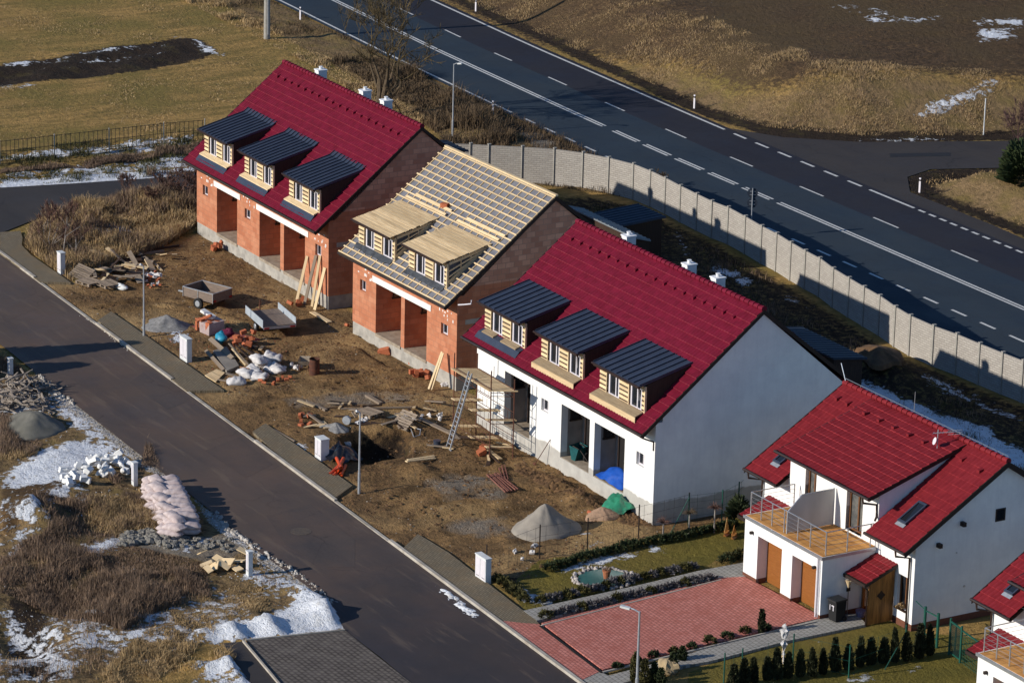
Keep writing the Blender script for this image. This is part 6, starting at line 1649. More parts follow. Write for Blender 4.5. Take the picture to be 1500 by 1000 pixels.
# orange pipes
MAT['pipe_orange'] = M('orange_plastic_pipe', (0.60, 0.075, 0.015), None, 4, .4, spec=.5)
for k, (A, B_, z_) in enumerate((((483, 698), (497, 684), .08), ((489, 700), (500, 685), .08), ((499, 699), (506, 684), .08), ((494, 697), (503, 679), .24), ((500, 693), (493, 678), .22))):
    a, c = gp(*A, z_), gp(*B_, z_); d = c - a
    b = MB(); b.tube([a, c], .075, 12, cap=False); b.tube([a, a + d.normalized() * .12], .092, 12, cap=False); b.tube([a + d * .02, a + d * .03], .07, 12)
    tag(b.build('drain_pipe', MAT['pipe_orange']), 'orange plastic drain pipe in the small pile by the black sheet', 'pipe', 'orange drain pipes')
a, c = gp(868, 757, .12), gp(862, 750, .14); b = MB(); b.tube([a, c], .08, 12, cap=False); b.tube([a.lerp(c, .1), a.lerp(c, .2)], .07, 12); tag(b.build('drain_pipe', M('dusty_orange_pipe', (0.45, 0.12, 0.05), None, 4, .5)), 'short orange pipe end sticking out of the ground left of the rubble heap', 'pipe')
# hose by the pit, paint bucket
b = MB(); pts = [gp(x_, y_, .1) for x_, y_ in ((590, 634), (597, 641), (606, 643), (615, 640), (616, 632), (606, 630))]; b.tube(pts, .02, 6); tag(b.build('hose', MAT['steel']), 'grey hose curled at the right rim of the pit', 'hose')
b = MB(); b.tube([(0, 0, 0), (0, 0, .28)], [.13, .16], 14); tag(b.build('bucket', MAT['anthracite'], loc=gp(640, 653)), 'dark bucket standing on the earth left of the ladder foot', 'bucket')
b = MB(); b.tube([(0, 0, .0), (0, .12, .0)], .19, 16); o = b.build('tyre', MAT['steel'], loc=gp(507, 622, .19)); o.rotation_euler.z = .6; tag(o, 'small grey wheel standing by the sand lump left of the pit', 'wheel')
# green wheelbarrow inside the bay
t = thing('wheelbarrow', 'dark teal wheelbarrow upended inside the left open bay of the white terrace', 'wheelbarrow', rec3(7.55, .5, .64), .3)
b = MB(); b.add([(-.1, -.28, .02), (.1, -.28, .0), (.1, .28, .0), (-.1, .28, .02), (-.2, -.32, .62), (.28, -.3, .55), (.28, .3, .55), (-.2, .32, .62)], [(0, 1, 5, 4), (1, 2, 6, 5), (2, 3, 7, 6), (3, 0, 4, 7), (0, 3, 2, 1)]); b.build('tray', M('teal_paint', (0.012, 0.10, 0.105), (0.01, 0.07, 0.075), 4, .5), t)
b = MB(); b.tube([(.45, .0, .2), (.53, .0, .2)], .19, 14); b.build('wheel', MAT['black_rubber'], t)
b = MB()
for s in (-1, 1): b.tube([(-.1, s * .22, .6), (.3, s * .2, .5), (.75, s * .22, .12)], .02, 6)
b.build('frame', MAT['dark_trim'], t)

# scaffold in front of the left bay of the white terrace
t = thing('scaffold', 'rusty tube scaffold with plank decks before the left bay of the white terrace', 'scaffold', (0, 0, 0))
uprights = {}
bx0, bx1 = -17.6, -12.9
P1, P2, P3, P4 = gp(717, 672), gp(751, 672), gp(648.5, 632), gp(682, 632)
b = MB()
P1 = Vector((P1.x, P1.y, 0)); P2 = Vector((P2.x, P2.y, 0)); d_ = Vector((-3.2, .05, 0)); P3 = P1 + d_; P4 = P2 + d_
for q, top in ((P1, 3.85), (P2, 3.5), (P3, 3.7), (P4, 3.7)):
    b = MB(); b.tube([q + Vector((0, 0, hz(q.x, q.y) - .05)), q + Vector((0, 0, top))], .027, 8); b.build('upright', MAT['rust'], t)
def lerp_q(a, c, f): return a.lerp(c, f)
b = MB()
for z_ in (.55, 1.0, 1.62, 2.05, 2.7, 2.95, 3.05):
    b.tube([P1 + Vector((0, 0, z_)), P3 + Vector((0, 0, z_))], .014, 6); b.tube([P2 + Vector((0, 0, z_)), P4 + Vector((0, 0, z_))], .014, 6)
for z_ in (.5, 1.55, 1.75, 2.75, 2.9): b.tube([P1 + Vector((0, 0, z_)), P2 + Vector((0, 0, z_))], .014, 6); b.tube([P3 + Vector((0, 0, z_)), P4 + Vector((0, 0, z_))], .014, 6)
for z_ in (.55, 1.62, 2.7):
    for i in range(9):
        for a_, c_ in ((P1, P3), (P2, P4)):
            q = a_.lerp(c_, (i + .5) / 9); b.tube([q + Vector((0, 0, z_)), q + Vector((0, 0, z_ + .35))], .009, 5)
b.build('ledger', MAT['rust'], t)
for z_, f0, f1 in ((3.02, -.02, 1.03), (1.72, -.0, .06), (1.72, .42, .52), (.52, -.0, .07), (.52, .42, .52), (1.72, .9, 1.0), (.52, .93, 1.02)):
    b = MB(); n = 12 if f1 - f0 > .5 else 3
    for i in range(n):
        fa, fb = f0 + (f1 - f0) * i / n, f0 + (f1 - f0) * (i + .93) / n
        a_, c_ = P1.lerp(P3, fa), P1.lerp(P3, fb); e_, h_ = P2.lerp(P4, fa), P2.lerp(P4, fb)
        o_ = (e_ - a_).normalized() * .12
        b.add([a_ - o_ + Vector((0, 0, z_)), c_ - o_ + Vector((0, 0, z_)), h_ + o_ + Vector((0, 0, z_)), e_ + o_ + Vector((0, 0, z_)), a_ - o_ + Vector((0, 0, z_ - .04)), c_ - o_ + Vector((0, 0, z_ - .04)), h_ + o_ + Vector((0, 0, z_ - .04)), e_ + o_ + Vector((0, 0, z_ - .04))], [(0, 1, 2, 3), (4, 7, 6, 5), (0, 4, 5, 1), (1, 5, 6, 2), (2, 6, 7, 3), (3, 7, 4, 0)])
    b.build('deck', MAT['wood_deck'], t)
t = thing('ladder', 'long aluminium ladder leaning on the edge of the top scaffold deck', 'ladder')
a0 = gp(657, 654); top0 = P3.lerp(P1, .52) + Vector((-.0, -.14, 3.35))
a0 = Vector((a0.x, a0.y, a0.z)); ax = Vector((1, -.12, 0)).normalized() * .19
b = MB()
for s in (-1, 1): b = MB(); b.beam(a0 + ax * s, top0 + ax * s * .85, .035, .07); b.build('rail', MAT['steel'], t)
b = MB()
for i in range(1, 17):
    f = i / 17; q = a0.lerp(top0, f); b.tube([q - ax, q + ax], .017, 6)
b.beam(a0 - ax * 1.7, a0 + ax * 1.7, .05, .06); b.build('rung', MAT['steel'], t)
b = MB(); a_, c_ = rec3(5.85, -.55, .0), rec3(6.2, -.02, 1.15); b.tube([a_, c_], .018, 6); b.beam(a_ - Vector((.1, 0, 0)), a_ + Vector((.1, 0, 0)), .03, .2); tag(b.build('shovel', MAT['rust']), 'long handled tool leaning on the grey base of the white terrace', 'shovel')
# ------------------------------------------------------------------ vegetation
def M_leaf(name, c1, c2, isl=.35):
    m = M(name, c1, c2, 2.0, .85, island=isl); return m
MAT['bark'] = M('grey_brown_bark', (0.12, 0.085, 0.05), (0.07, 0.05, 0.032), 7, .9, .4, 20)
MAT['bark_yellow'] = M('yellow_lichen_twig', (0.115, 0.082, 0.036), (0.075, 0.056, 0.030), 7, .9)
MAT['twig_red'] = M('reddish_twig', (0.15, 0.075, 0.055), (0.09, 0.055, 0.045), 7, .9)
MAT['twig_pale'] = M('pale_birch_twig', (0.33, 0.30, 0.27), (0.16, 0.13, 0.11), 9, .8)
MAT['thuja'] = M_leaf('dark_cypress_leaf', (0.020, 0.026, 0.010), (0.034, 0.036, 0.013))
MAT['yew'] = M_leaf('dark_green_leaf', (0.035, 0.048, 0.016), (0.022, 0.030, 0.012))
MAT['box'] = M_leaf('olive_box_leaf', (0.075, 0.066, 0.018), (0.045, 0.043, 0.014))
MAT['lavender'] = M_leaf('grey_lavender_leaf', (0.16, 0.145, 0.145), (0.09, 0.082, 0.085))
MAT['conifer'] = M_leaf('pine_needle', (0.05, 0.07, 0.022), (0.03, 0.045, 0.016))
MAT['straw'] = M_leaf('dry_straw', (0.46, 0.32, 0.165), (0.28, 0.19, 0.09), .4)
MAT['brown_stalk'] = M_leaf('brown_dead_stalk', (0.25, 0.168, 0.112), (0.14, 0.095, 0.066), .45)
MAT['scrub'] = M_leaf('dark_brown_scrub', (0.15, 0.10, 0.055), (0.085, 0.058, 0.035), .4)
MAT['purple_twig'] = M_leaf('purple_brown_twig', (0.12, 0.065, 0.06), (0.08, 0.045, 0.042), .3)

def branch_tree(name, label, p, h, mats, seed, forks=2, spread=.5, levels=5, twigs=5, trunk_r=.1, stems=1, group=None, lean=0.0, cat='tree', ratio=.72, rmin=.010):
    g = random.Random(seed)
    t = thing(name, label, cat, p, 0, group)
    tr, cr = MB(), MB()
    def rec(a, d, L, r, lev):
        n = 3
        pts = [a]; q = a.copy(); dd = d.copy()
        for i in range(n):
            dd = (dd + Vector((g.gauss(0, .12), g.gauss(0, .12), .05))).normalized()
            q = q + dd * L / n; pts.append(q.copy())
        r1 = r * .62
        mb = tr if lev < 2 else cr
        mb.tube(pts, [r + (r1 - r) * i / n for i in range(n + 1)], 7 if lev < 2 else 4 if lev < 4 else 3, cap=False)
        if lev >= levels: return
        k = forks + (1 if g.random() < .5 else 0) + (twigs if lev == levels - 1 else 0)
        for i in range(k):
            e = (dd + Vector((g.gauss(0, spread), g.gauss(0, spread), g.gauss(.12, spread * .6)))).normalized()
            f = g.uniform(.45, 1) if i else 1
            s = pts[min(n, max(1, round(f * n)))]
            rec(s, e, L * g.uniform(ratio - .14, ratio + .1), max(r1 * g.uniform(.6, .9), rmin), lev + 1)
    for s in range(stems):
        d = Vector((g.gauss(lean, .25 if stems > 1 else .05), g.gauss(0, .25 if stems > 1 else .05), 1)).normalized()
        rec(Vector((g.uniform(-.1, .1), g.uniform(-.1, .1), -.1)) if stems > 1 else Vector((0, 0, -.1)), d, h * .30, trunk_r, 0)
    tr.build('trunk', mats[0], t); cr.build('crown', mats[1], t)
    return t
branch_tree('bare_tree', 'large bare tree with yellowish twigs behind the brick terrace at the highway', gp(556, 170), 7.3, (MAT['bark'], MAT['bark_yellow']), 12, 2, .56, 6, 4, .20, 3, ratio=.80, rmin=.0125)
branch_tree('bare_tree', 'small bare tree leaning right beside the chimneys of the brick terrace', gp(588, 172), 3.4, (MAT['bark'], MAT['bark']), 5, 2, .5, 5, 2, .06, 1, lean=.5)
branch_tree('bare_sapling', 'tall pale bare sapling behind the narrow cabinet on the left', gp(92, 380), 4.2, (MAT['twig_pale'], MAT['twig_red']), 3, 1, .3, 4, 3, .035, 1, 'bare saplings by the left pavement')
for k, (px_, py_, h_, sd) in enumerate(((75, 370, 2.8, 31), (66, 352, 2.6, 32), (112, 372, 2.2, 33), (100, 345, 2.7, 34))):
    branch_tree('bare_sapling', ['reddish bare sapling left of the tall pale one', 'thin reddish sapling nearest the cross street corner', 'low bare sapling right of the tall pale one', 'reddish bare sapling behind the tall pale one'][k], gp(px_, py_), h_, (MAT['twig_pale'], MAT['twig_red']), sd, 2, .35, 4, 4, .03, 3, 'bare saplings by the left pavement')
branch_tree('bare_shrub', 'red twigged bare shrub behind the dry grass left of the brick terrace', gp(270, 285), 2.2, (MAT['twig_red'], MAT['twig_red']), 41, 2, .45, 4, 4, .03, 5, cat='shrub')
branch_tree('bare_shrub', 'reddish bare shrub in the middle of the dry grass patch by the cross street', gp(185, 282), 1.5, (MAT['twig_red'], MAT['twig_red']), 42, 2, .45, 4, 4, .02, 5, cat='shrub')
for k, (px_, py_, h_) in enumerate(((284, 292, 2.0), (262, 297, 1.7), (240, 283, 1.5), (222, 300, 1.3))):
    branch_tree('bare_shrub', ['reddish bare shrub closest to the corner of the brick terrace', 'reddish bare shrub second from the corner of the brick terrace', 'reddish bare shrub third from the corner of the brick terrace', 'reddish bare shrub fourth from the corner of the brick terrace'][k], gp(px_, py_), h_, (MAT['twig_red'], MAT['twig_red']), 60 + k, 2, .5, 4, 4, .03, 6, cat='shrub', rmin=.014)
branch_tree('bare_shrub', 'purple brown bare thicket at the right edge above the side road', gp(1492, 175), 3.4, (MAT['purple_twig'], MAT['purple_twig']), 43, 2, .5, 5, 4, .03, 6, cat='shrub')
for k, (px_, py_) in enumerate(((970, 262), (905, 262), (800, 300))): branch_tree('bare_shrub', ['low brown shrub growing against the sunlit fence panels', 'small twiggy shrub at the foot of the fence', 'dark low shrub in the shade behind the batten roof'][k], gp(px_, py_ + 12), 1.3, (MAT['bark'], MAT['bark']), 50 + k, 2, .5, 4, 3, .02, 4, cat='shrub')

def leaf_cloud(pts, dirs, size, seed, aspect=.45):
    """one small two-triangle leaf clump per point"""
    r = np.random.RandomState(seed)
    n = len(pts)
    d = dirs / (np.linalg.norm(dirs, axis=1, keepdims=True) + 1e-9)
    d = d + r.normal(0, .35, d.shape); d /= np.linalg.norm(d, axis=1, keepdims=True)
    s = np.cross(d, r.normal(0, 1, d.shape)); s /= np.linalg.norm(s, axis=1, keepdims=True)
    L = size * r.uniform(.6, 1.4, (n, 1)); W = L * aspect
    v = np.stack([pts - s * W / 2, pts + s * W / 2, pts + s * W * .3 + d * L, pts - s * W * .3 + d * L], 1).reshape(-1, 3)
    f = np.arange(n * 4).reshape(n, 4)
    return v, f
def cone_bush(name, label, p, h, r, mat, seed, n=900, group=None, cat='shrub', bulge=.8, size=.11):
    g = np.random.RandomState(seed)
    t = thing(name, label, cat, p, g.uniform(0, 6), group)
    z = g.uniform(0, 1, n) ** 1.15
    prof = np.clip((1 - z) ** bulge * (0.55 + 1.3 * np.minimum(z, .35)), 0, 1)
    a = g.uniform(0, 2 * np.pi, n); rr = r * prof * np.sqrt(g.uniform(.25, 1, n)) * (1 + .18 * np.sin(a * 3 + z * 9 + seed))
    pts = np.stack([rr * np.cos(a), rr * np.sin(a), z * h * .95 + .03], 1)
    dirs = np.stack([np.cos(a) * .6, np.sin(a) * .6, np.full(n, 1.0)], 1)
    v, f = leaf_cloud(pts, dirs, size, seed)
    np_mesh('foliage', v, f, mat, t)
    b = MB(); b.tube([(0, 0, -.08), (0, 0, h * .8)], [.03, .01], 6); b.build('trunk', MAT['bark'], t)
    return t
def ball_bush(name, label, p, r, hh, mat, seed, n=420, group=None, size=.09, cat='shrub'):
    g = np.random.RandomState(seed)
    d = g.normal(0, 1, (n, 3)); d /= np.linalg.norm(d, axis=1, keepdims=True); d[:, 2] = np.abs(d[:, 2])
    k = g.uniform(.45, 1, (n, 1)) ** .5
    pts = d * k * np.array([r, r, hh]) * (1 + .2 * np.sin(d[:, :1] * 5 + seed))
    v, f = leaf_cloud(pts, d + np.array([0, 0, .4]), size, seed)
    o = np_mesh(name, v, f, mat); o.location = p
    return tag(o, label, cat, group)
# row of small cypresses, bottom right : measured foot points and heights
thj = [(1074, 1012, 1.0), (1089, 1006, 1.05), (1104, 1000, .95), (1124, 996, 1.05), (1138, 995, 1.15), (1154, 993, 1.1), (1172, 991, 1.12), (1190, 991, 1.1), (1206, 987, 1.15), (1224, 984, 1.25), (1243, 981, 1.12), (1259, 977, 1.2), (1276, 973, 1.1), (1294, 971, 1.15), (1311, 970, 1.3), (1329, 968, 1.3), (1346, 964, 1.35), (1362, 960, 1.3)]
for i, (px_, py_, h_) in enumerate(thj):
    if i == 0:
        t0 = cone_bush('cypress', 'small dark cypress in the clipped row along the lower garden fence', gp(px_, py_), 1.0, .27, MAT['thuja'], 1, 1500, 'row of small cypresses', 'cypress', .75, .10)
        t1 = cone_bush('cypress', 'small dark cypress in the clipped row along the lower garden fence', gp(thj[1][0], thj[1][1]), 1.0, .27, MAT['thuja'], 2, 1500, 'row of small cypresses', 'cypress', .7, .10); t1.scale = (1, 1, thj[1][2])
    elif i > 1:
        o_ = dup((t0, t1)[i % 2], gp(px_, py_), i * 1.3, scale=(.86 + .14 * math.sin(i * 2.1), .86 + .14 * math.sin(i * 1.7), h_ * (.92 + .09 * math.sin(i * 3.7)))); o_.rotation_euler.x = .06 * math.sin(i * 5.1); o_.rotation_euler.y = .05 * math.cos(i * 2.3)
cone_bush('cypress', 'single slim columnar cypress beside the red driveway', gp(1115, 930), 1.02, .13, MAT['thuja'], 6, 700, None, 'cypress', .35, .09)
for k, (px_, py_, h_, r_) in enumerate(((930, 1000, 1.15, .22), (944, 1004, 1.0, .24), (958, 1002, .8, .22), (968, 1006, .7, .2), (999, 969, .55, .2), (985, 985, .75, .26))):
    cone_bush('conifer_shrub', ['tall yellow green conifer left of the driveway lamp', 'green conifer right behind the driveway lamp', 'small conifer second right of the driveway lamp', 'small conifer in front of the garden boulder', 'small bright cone shaped conifer right of the garden boulder', 'dark conifer shading the garden boulder'][k], gp(px_, py_), h_, r_, MAT['box' if k in (0, 1) else 'yew'], 20 + k, 700, None, 'shrub', .7, .1)
b = MB(); b.blob((0, 0, .22), (.40, .34, .34), 8, .28, 14, 9); o = b.build('boulder', M('ochre_boulder', (0.40, 0.30, 0.17), (0.25, 0.19, 0.12), 4, .9, .5, 12), loc=gp(979, 985)); tag(o, 'large ochre boulder among the conifers by the lower path', 'boulder')
# planted borders beside the driveway
g = random.Random(2)
def border(px, n, kinds, label, group, seed, r0=.2):
    gg = random.Random(seed)
    P = [gp(*q) for q in px]; tot = sum((c - a).length for a, c in zip(P[:-1], P[1:]))
    for i in range(n):
        s = tot * (i + .5) / n
        for a, c in zip(P[:-1], P[1:]):
            l = (c - a).length
            if s <= l: q = a.lerp(c, s / l); break
            s -= l
        kd = kinds[i % len(kinds)]
        r_ = r0 * gg.uniform(.85, 1.2)
        q = Vector((q.x + gg.uniform(-.04, .04), q.y, .05))
        ball_bush('border_shrub', q, r_, r_ * (1.15 if kd == 'box' else .95), MAT[kd], seed * 50 + i, 330, group, .085) if False else ball_bush('border_shrub', label[kd], q, r_, r_ * (1.25 if kd == 'box' else 1.0), MAT[kd], seed * 50 + i, 330, group, .085)
border([(785, 884), (850, 872), (905, 856), (960, 845), (1020, 833)], 20, ['box', 'lavender', 'lavender', 'box', 'lavender'], {'box': 'small olive round shrub in the border between garden lawn and grey path', 'lavender': 'grey lavender clump in the border between garden lawn and grey path'}, 'border along the garden lawn', 1)
border([(792, 908), (850, 896), (915, 880), (985, 864), (1045, 850)], 20, ['box', 'lavender', 'lavender', 'lavender'], {'box': 'small olive round shrub in the border between grey path and red driveway', 'lavender': 'grey lavender clump in the border between grey path and red driveway'}, 'border along the red driveway', 2, .19)
border([(890, 984), (915, 978), (958, 965), (1000, 956), (1025, 950), (1062, 938), (1078, 933), (1135, 922)], 9, ['yew', 'box'], {'yew': 'dark low shrub in the gravel strip below the driveway', 'box': 'low olive shrub in the gravel strip below the driveway'}, 'shrubs below the driveway', 3, .17)
border([(728, 850), (745, 862), (762, 876), (772, 884)], 7, ['box'], {'box': 'yellow green laurel shrub in the bed by the large cabinet'}, 'laurels by the large cabinet', 4, .22)
border([(800, 836), (850, 822), (900, 808), (950, 797), (1000, 788), (1050, 777), (1078, 770)], 26, ['yew'], {'yew': 'dark creeping evergreen in the hedge along the garden fence'}, 'dark hedge along the garden fence', 5, .22)
border([(1060, 826), (1072, 820), (1085, 815)], 4, ['yew', 'box'], {'yew': 'dark evergreen cushion at the left corner of the garage', 'box': 'olive cushion at the left corner of the garage'}, 'shrubs at the garage corner', 6, .24)
ball_bush('evergreen_shrub', 'tall dark evergreen shrub behind the garden at the garage corner', gp(1082, 775, .5), .42, .75, MAT['yew'], 91, 1300, None, .13)
ball_bush('evergreen_shrub', 'large bushy pine at the right edge by the side road', gp(1496, 266, .05), .95, 1.9, MAT['conifer'], 92, 5000, None, .24)
# standard trees with round twiggy heads
for k, (px_, py_, h_, m_) in enumerate(((971, 788, .62, 'twig_red'), (1009, 782, .85, 'bark'), (1046, 780, 1.0, 'twig_red'))):
    t = thing('standard_tree', ['small standard tree with red twiggy head nearest the white corner', 'middle standard tree with a tan twiggy head on a pale stem', 'rightmost standard tree with a flat reddish head on a pale stem'][k], 'tree', gp(px_, py_), 0, 'ornamental standard trees')
    b = MB(); b.tube([(0, 0, -.05), (0, 0, h_)], [.04, .03], 7); b.build('trunk', MAT['twig_pale'], t)
    b = MB(); gg = random.Random(k)
    for i in range(110):
        d = Vector((gg.gauss(0, 1), gg.gauss(0, 1), abs(gg.gauss(.15, .55)))).normalized(); L = gg.uniform(.18, .38)
        a = Vector((0, 0, h_)); m1 = a + d * L * .5 + Vector((0, 0, .06)); b.tube([a, m1, a + d * L], [.009, .007, .004], 3, cap=False)
    b.build('crown', MAT[m_], t)
# pond and garden things
t = thing('garden_pond', 'round garden pond with green water and a rim of pale stones', 'pond', (*at(884, 848)[:2], .0))
pc = at(884, 848)
b = MB(); b.prism([(.92 * math.cos(a * math.pi / 16), 1.0 * math.sin(a * math.pi / 16)) for a in range(32)], 'z', 0.0, .05); m_ = M('green_pond_water', (0.03, 0.15, 0.14), (0.02, 0.105, 0.10), 1.2, .12, spec=.6); b.build('water', m_, t)
b = MB(); gg = random.Random(4)
for i in range(62):
    a = 2 * math.pi * i / 62 + gg.uniform(-.04, .04); k = gg.uniform(.98, 1.18)
    b.blob((.98 * k * math.cos(a), 1.06 * k * math.sin(a), .05), (gg.uniform(.05, .1), gg.uniform(.05, .1), gg.uniform(.04, .09)), i, .3, 7, 5)
b.build('stone_rim', M('pale_pond_stone', (0.46, 0.41, 0.37), (0.28, 0.25, 0.23), 5, .9, island=.35), t)
t = thing('flower_pot', 'terracotta pot with dry plant standing in the garden pond', 'flower pot', (pc.x + .05, pc.y + .1, .05))
b = MB(); b.tube([(0, 0, 0), (0, 0, .26), (0, 0, .27), (0, 0, .33)], [.11, .15, .17, .17], 14); b.build('pot', M('terracotta', (0.36, 0.13, 0.06), None, 5, .8), t)
b = MB(); gg = random.Random(5)
for i in range(60):
    d = Vector((gg.gauss(0, 1), gg.gauss(0, 1), gg.uniform(.2, 1.4))).normalized(); b.tube([(0, 0, .3), Vector((0, 0, .3)) + d * gg.uniform(.1, .24)], [.012, .005], 3, cap=False)
b.build('dry_plant', MAT['brown_stalk'], t)
for k, (px_, py_, h_, c_) in enumerate(((1064, 784, .78, (0.62, 0.36, 0.12)), (1075, 788, .56, (0.55, 0.22, 0.05)))):
    t = thing('wooden_sailboat', ['pale wooden sailboat ornament with tall sail at the back of the garden', 'smaller orange sailboat ornament at the back of the garden'][k], 'garden ornament', gp(px_, py_), 2.2)
    b = MB(); b.add([(-.28, 0, .16), (.28, 0, .16), (.2, .07, .02), (-.2, .07, .02), (.2, -.07, .02), (-.2, -.07, .02), (.0, .12, .17), (.0, -.12, .17)], [(0, 6, 2, 3), (6, 1, 2), (0, 5, 4, 7), (7, 4, 1), (0, 7, 1, 6), (3, 2, 4, 5), (0, 3, 5), (1, 4, 2)]); b.build('hull', M('varnished_hull_%d' % k, (0.42, 0.18, 0.05), None, 4, .5), t)
    b = MB(); b.tube([(0, 0, .15), (0, 0, h_)], .012, 6); b.build('mast', MAT['wood_oak'], t)
    b = MB(); b.prism([(-.02, .2), (-.25, .22), (-.02, h_ - .03)], 'y', -.006, .006); b.prism([(.02, .2), (.24, .22), (.02, h_ - .1)], 'y', -.006, .006); b.build('sail', M('varnished_sail_%d' % k, c_, tuple(q * .8 for q in c_), 4, .5), t)
t = thing('wrapped_shrub', 'small tree wrapped in white fleece standing on the lower lawn', 'wrapped tree', gp(1147, 971))
b = MB(); gg = random.Random(6)
b.tube([(0, 0, .35), (.0, 0, .75), (.01, 0, 1.0), (0, 0, 1.12), (0, 0, 1.3), (0, 0, 1.42), (.02, 0, 1.5)], [.07, .11, .09, .12, .16, .11, .03], 14)
b.v = [(x_ + gg.uniform(-.03, .03), y_ + gg.uniform(-.03, .03), z_ + gg.uniform(-.03, .03)) for x_, y_, z_ in b.v]; b.build('fleece', M('white_fleece', (0.62, 0.60, 0.59), (0.48, 0.47, 0.46), 4, .8, .8, 9), t)
b = MB(); b.tube([(-.06, 0, 0), (-.05, 0, .6)], .03, 7); b.build('stake', MAT['wood'], t)
b = MB(); b.tube([(0.02, 0, 0), (.02, 0, .4)], [.03, .04], 7); b.tube([(.0, 0, 1.45), (.03, 0, 1.58)], [.02, .005], 5); b.build('stem', MAT['sack_white'], t)
def villa_pt(lx, ly, z=0): 
    c, s = math.cos(R(.64)), math.sin(R(.64)); return Vector((3.79 + lx * c - ly * s, 2.49 + lx * s + ly * c, z))
t = thing('wheelie_bin', 'black wheeled rubbish bin beside the garage wall', 'rubbish bin', villa_pt(7.98, -1.95, .05), .1)
b = MB(); b.obox((0, 0, .42), (.40, .42, .78), None, 1.18); b.build('body', MAT['black_rubber'], t)
b = MB(); b.obox((0, -.02, .85), (.52, .56, .06)); b.tube([(-.22, .28, .84), (.22, .28, .84)], .025, 7); b.build('lid', M('dark_bin_lid', (0.03, 0.031, 0.033), None, 4, .5), t)
for s in (-1, 1): b = MB(); b.tube([(s * .2, .2, .1), (s * .25, .2, .1)], .1, 12); b.build('wheel', MAT['black_rubber'], t)
b = MB(); b.box(-.12, -.09, -.262, -.25, .45, .66); b.box(-.02, .12, -.262, -.25, .62, .66); b.box(.06, .10, -.262, -.25, .45, .62); b.build('white_stripe', MAT['pvc'], t)
t = thing('snow_shovel', 'long handled shovel standing upside down at the garage wall', 'shovel', villa_pt(7.68, -1.25, .05))
b = MB(); b.tube([(0, 0, 0), (0, 0, .95)], .015, 6); b.build('handle', MAT['wood_old'], t)
b = MB(); b.obox((0, 0, 1.0), (.03, .16, .14)); b.build('blade', MAT['dark_trim'], t)
b = MB(); b.tube([(0, 0, 0), (0, 0, .24)], [.15, .2], 14); tag(b.build('basket', M('violet_white_basket', (0.25, 0.22, 0.32), (0.10, 0.08, 0.16), 30, .7), loc=villa_pt(8.05, -.9, .05)), 'violet patterned basket on the path under the porch roof', 'basket')
t = thing('hanging_basket', 'pale cone shaped hanging basket under the porch roof edge', 'hanging basket', villa_pt(7.85, -1.38, 1.2))
b = MB(); b.tube([(0, 0, 0), (0, 0, .3)], [.02, .13], 12); b.build('cone', MAT['wood_deck'], t)
b = MB(); gg = random.Random(9)
for i in range(40):
    d = Vector((gg.gauss(0, 1), gg.gauss(0, 1), gg.uniform(.1, 1))).normalized(); b.tube([(0, 0, .28), Vector((0, 0, .28)) + d * .16], [.014, .006], 3, cap=False)
b.build('dry_flowers', MAT['sack_white'], t)
b = MB(); b.tube([(0, 0, .3), (0, .02, .52)], .006, 4); b.build('hook', MAT['dark_trim'], t)
ball_bush('flower_box', 'dry straw coloured flowers on the sill of the window right of the porch', villa_pt(9.35, -.06, .67), .14, .17, MAT['straw'], 95, 200, None, .07, 'flowers')

# ------------------------------------------------------------------ heaps on the wild plot
g = random.Random(77)
blk = [mesh_of(MB().blob((0, 0, 0), (.5, .5, .5), s, .16, 8, 6), 'foam', MAT['styro']) for s in (1, 2)] + [mesh_of(MB().obox((0, 0, 0), (1, 1, 1), None, .86), 'foam', MAT['styro'])]
for i in range(52):
    f = g.random(); px_ = 95 + 100 * f + g.uniform(-4, 4); py_ = 691 + g.uniform(-9, 14) - 8 * f + (5 if f < .3 else 0)
    hgt = .5 * math.exp(-((f - .6) / .33) ** 2)
    loose('foam_block', blk[g.choice([0, 1, 2, 2])], gp(px_, py_, .08 + g.uniform(0, hgt)), (g.uniform(-.6, .6), g.uniform(-.6, .6), g.uniform(0, 3)), 'white foam block in the jumbled white heap beside the narrow cabinet', 'foam block', 'white foam blocks', (g.uniform(.22, .5), g.uniform(.16, .28), g.uniform(.14, .24)))
st = [mesh_of(MB().blob((0, 0, 0), (.5, .5, .5), s, .3, 7, 5), 'stone', MAT['stone']) for s in (11, 12, 13)]
for i in range(170):
    f = g.random(); px_ = 175 + 165 * f; py_ = 792 + g.uniform(-9, 9) - 4 * math.sin(f * 5) + (8 if f > .35 else 0) * g.random()
    s_ = g.uniform(.10, .30) * (1.35 if f < .5 else .75)
    loose('rubble_stone', st[i % 3], gp(px_, py_, s_ * .2), (g.uniform(-.5, .5), g.uniform(-.5, .5), g.uniform(0, 3)), 'grey rubble stone in the scatter in front of the pink sacks', 'stone', 'grey rubble stones', (s_ * 1.3, s_, s_ * .7))
for k in range(11):
    px_, py_ = g.uniform(296, 360), g.uniform(818, 842)
    loose('chipboard_scrap', board_me[1], gp(px_, py_, g.uniform(.1, .38)), (g.uniform(-.5, .5), g.uniform(-.6, .4), g.uniform(-.6, 1.2)), 'pale chipboard offcut in the small pile beside the narrow white cabinet', 'board', 'chipboard offcuts', (g.uniform(.4, .8), g.uniform(.22, .5), .04))
tube_me = []
for s in range(4):
    gg = random.Random(s); b = MB(); pts = [Vector((-.5 + i * .25, gg.gauss(0, .05), gg.gauss(0, .05))) for i in range(5)]; b.tube(pts, [.045, .04, .036, .03, .02], 5); tube_me.append(mesh_of(b, 'branch', M('pale_brushwood_%d' % s, (0.34, 0.285, 0.235), (0.17, 0.14, 0.115), 5, .9)))
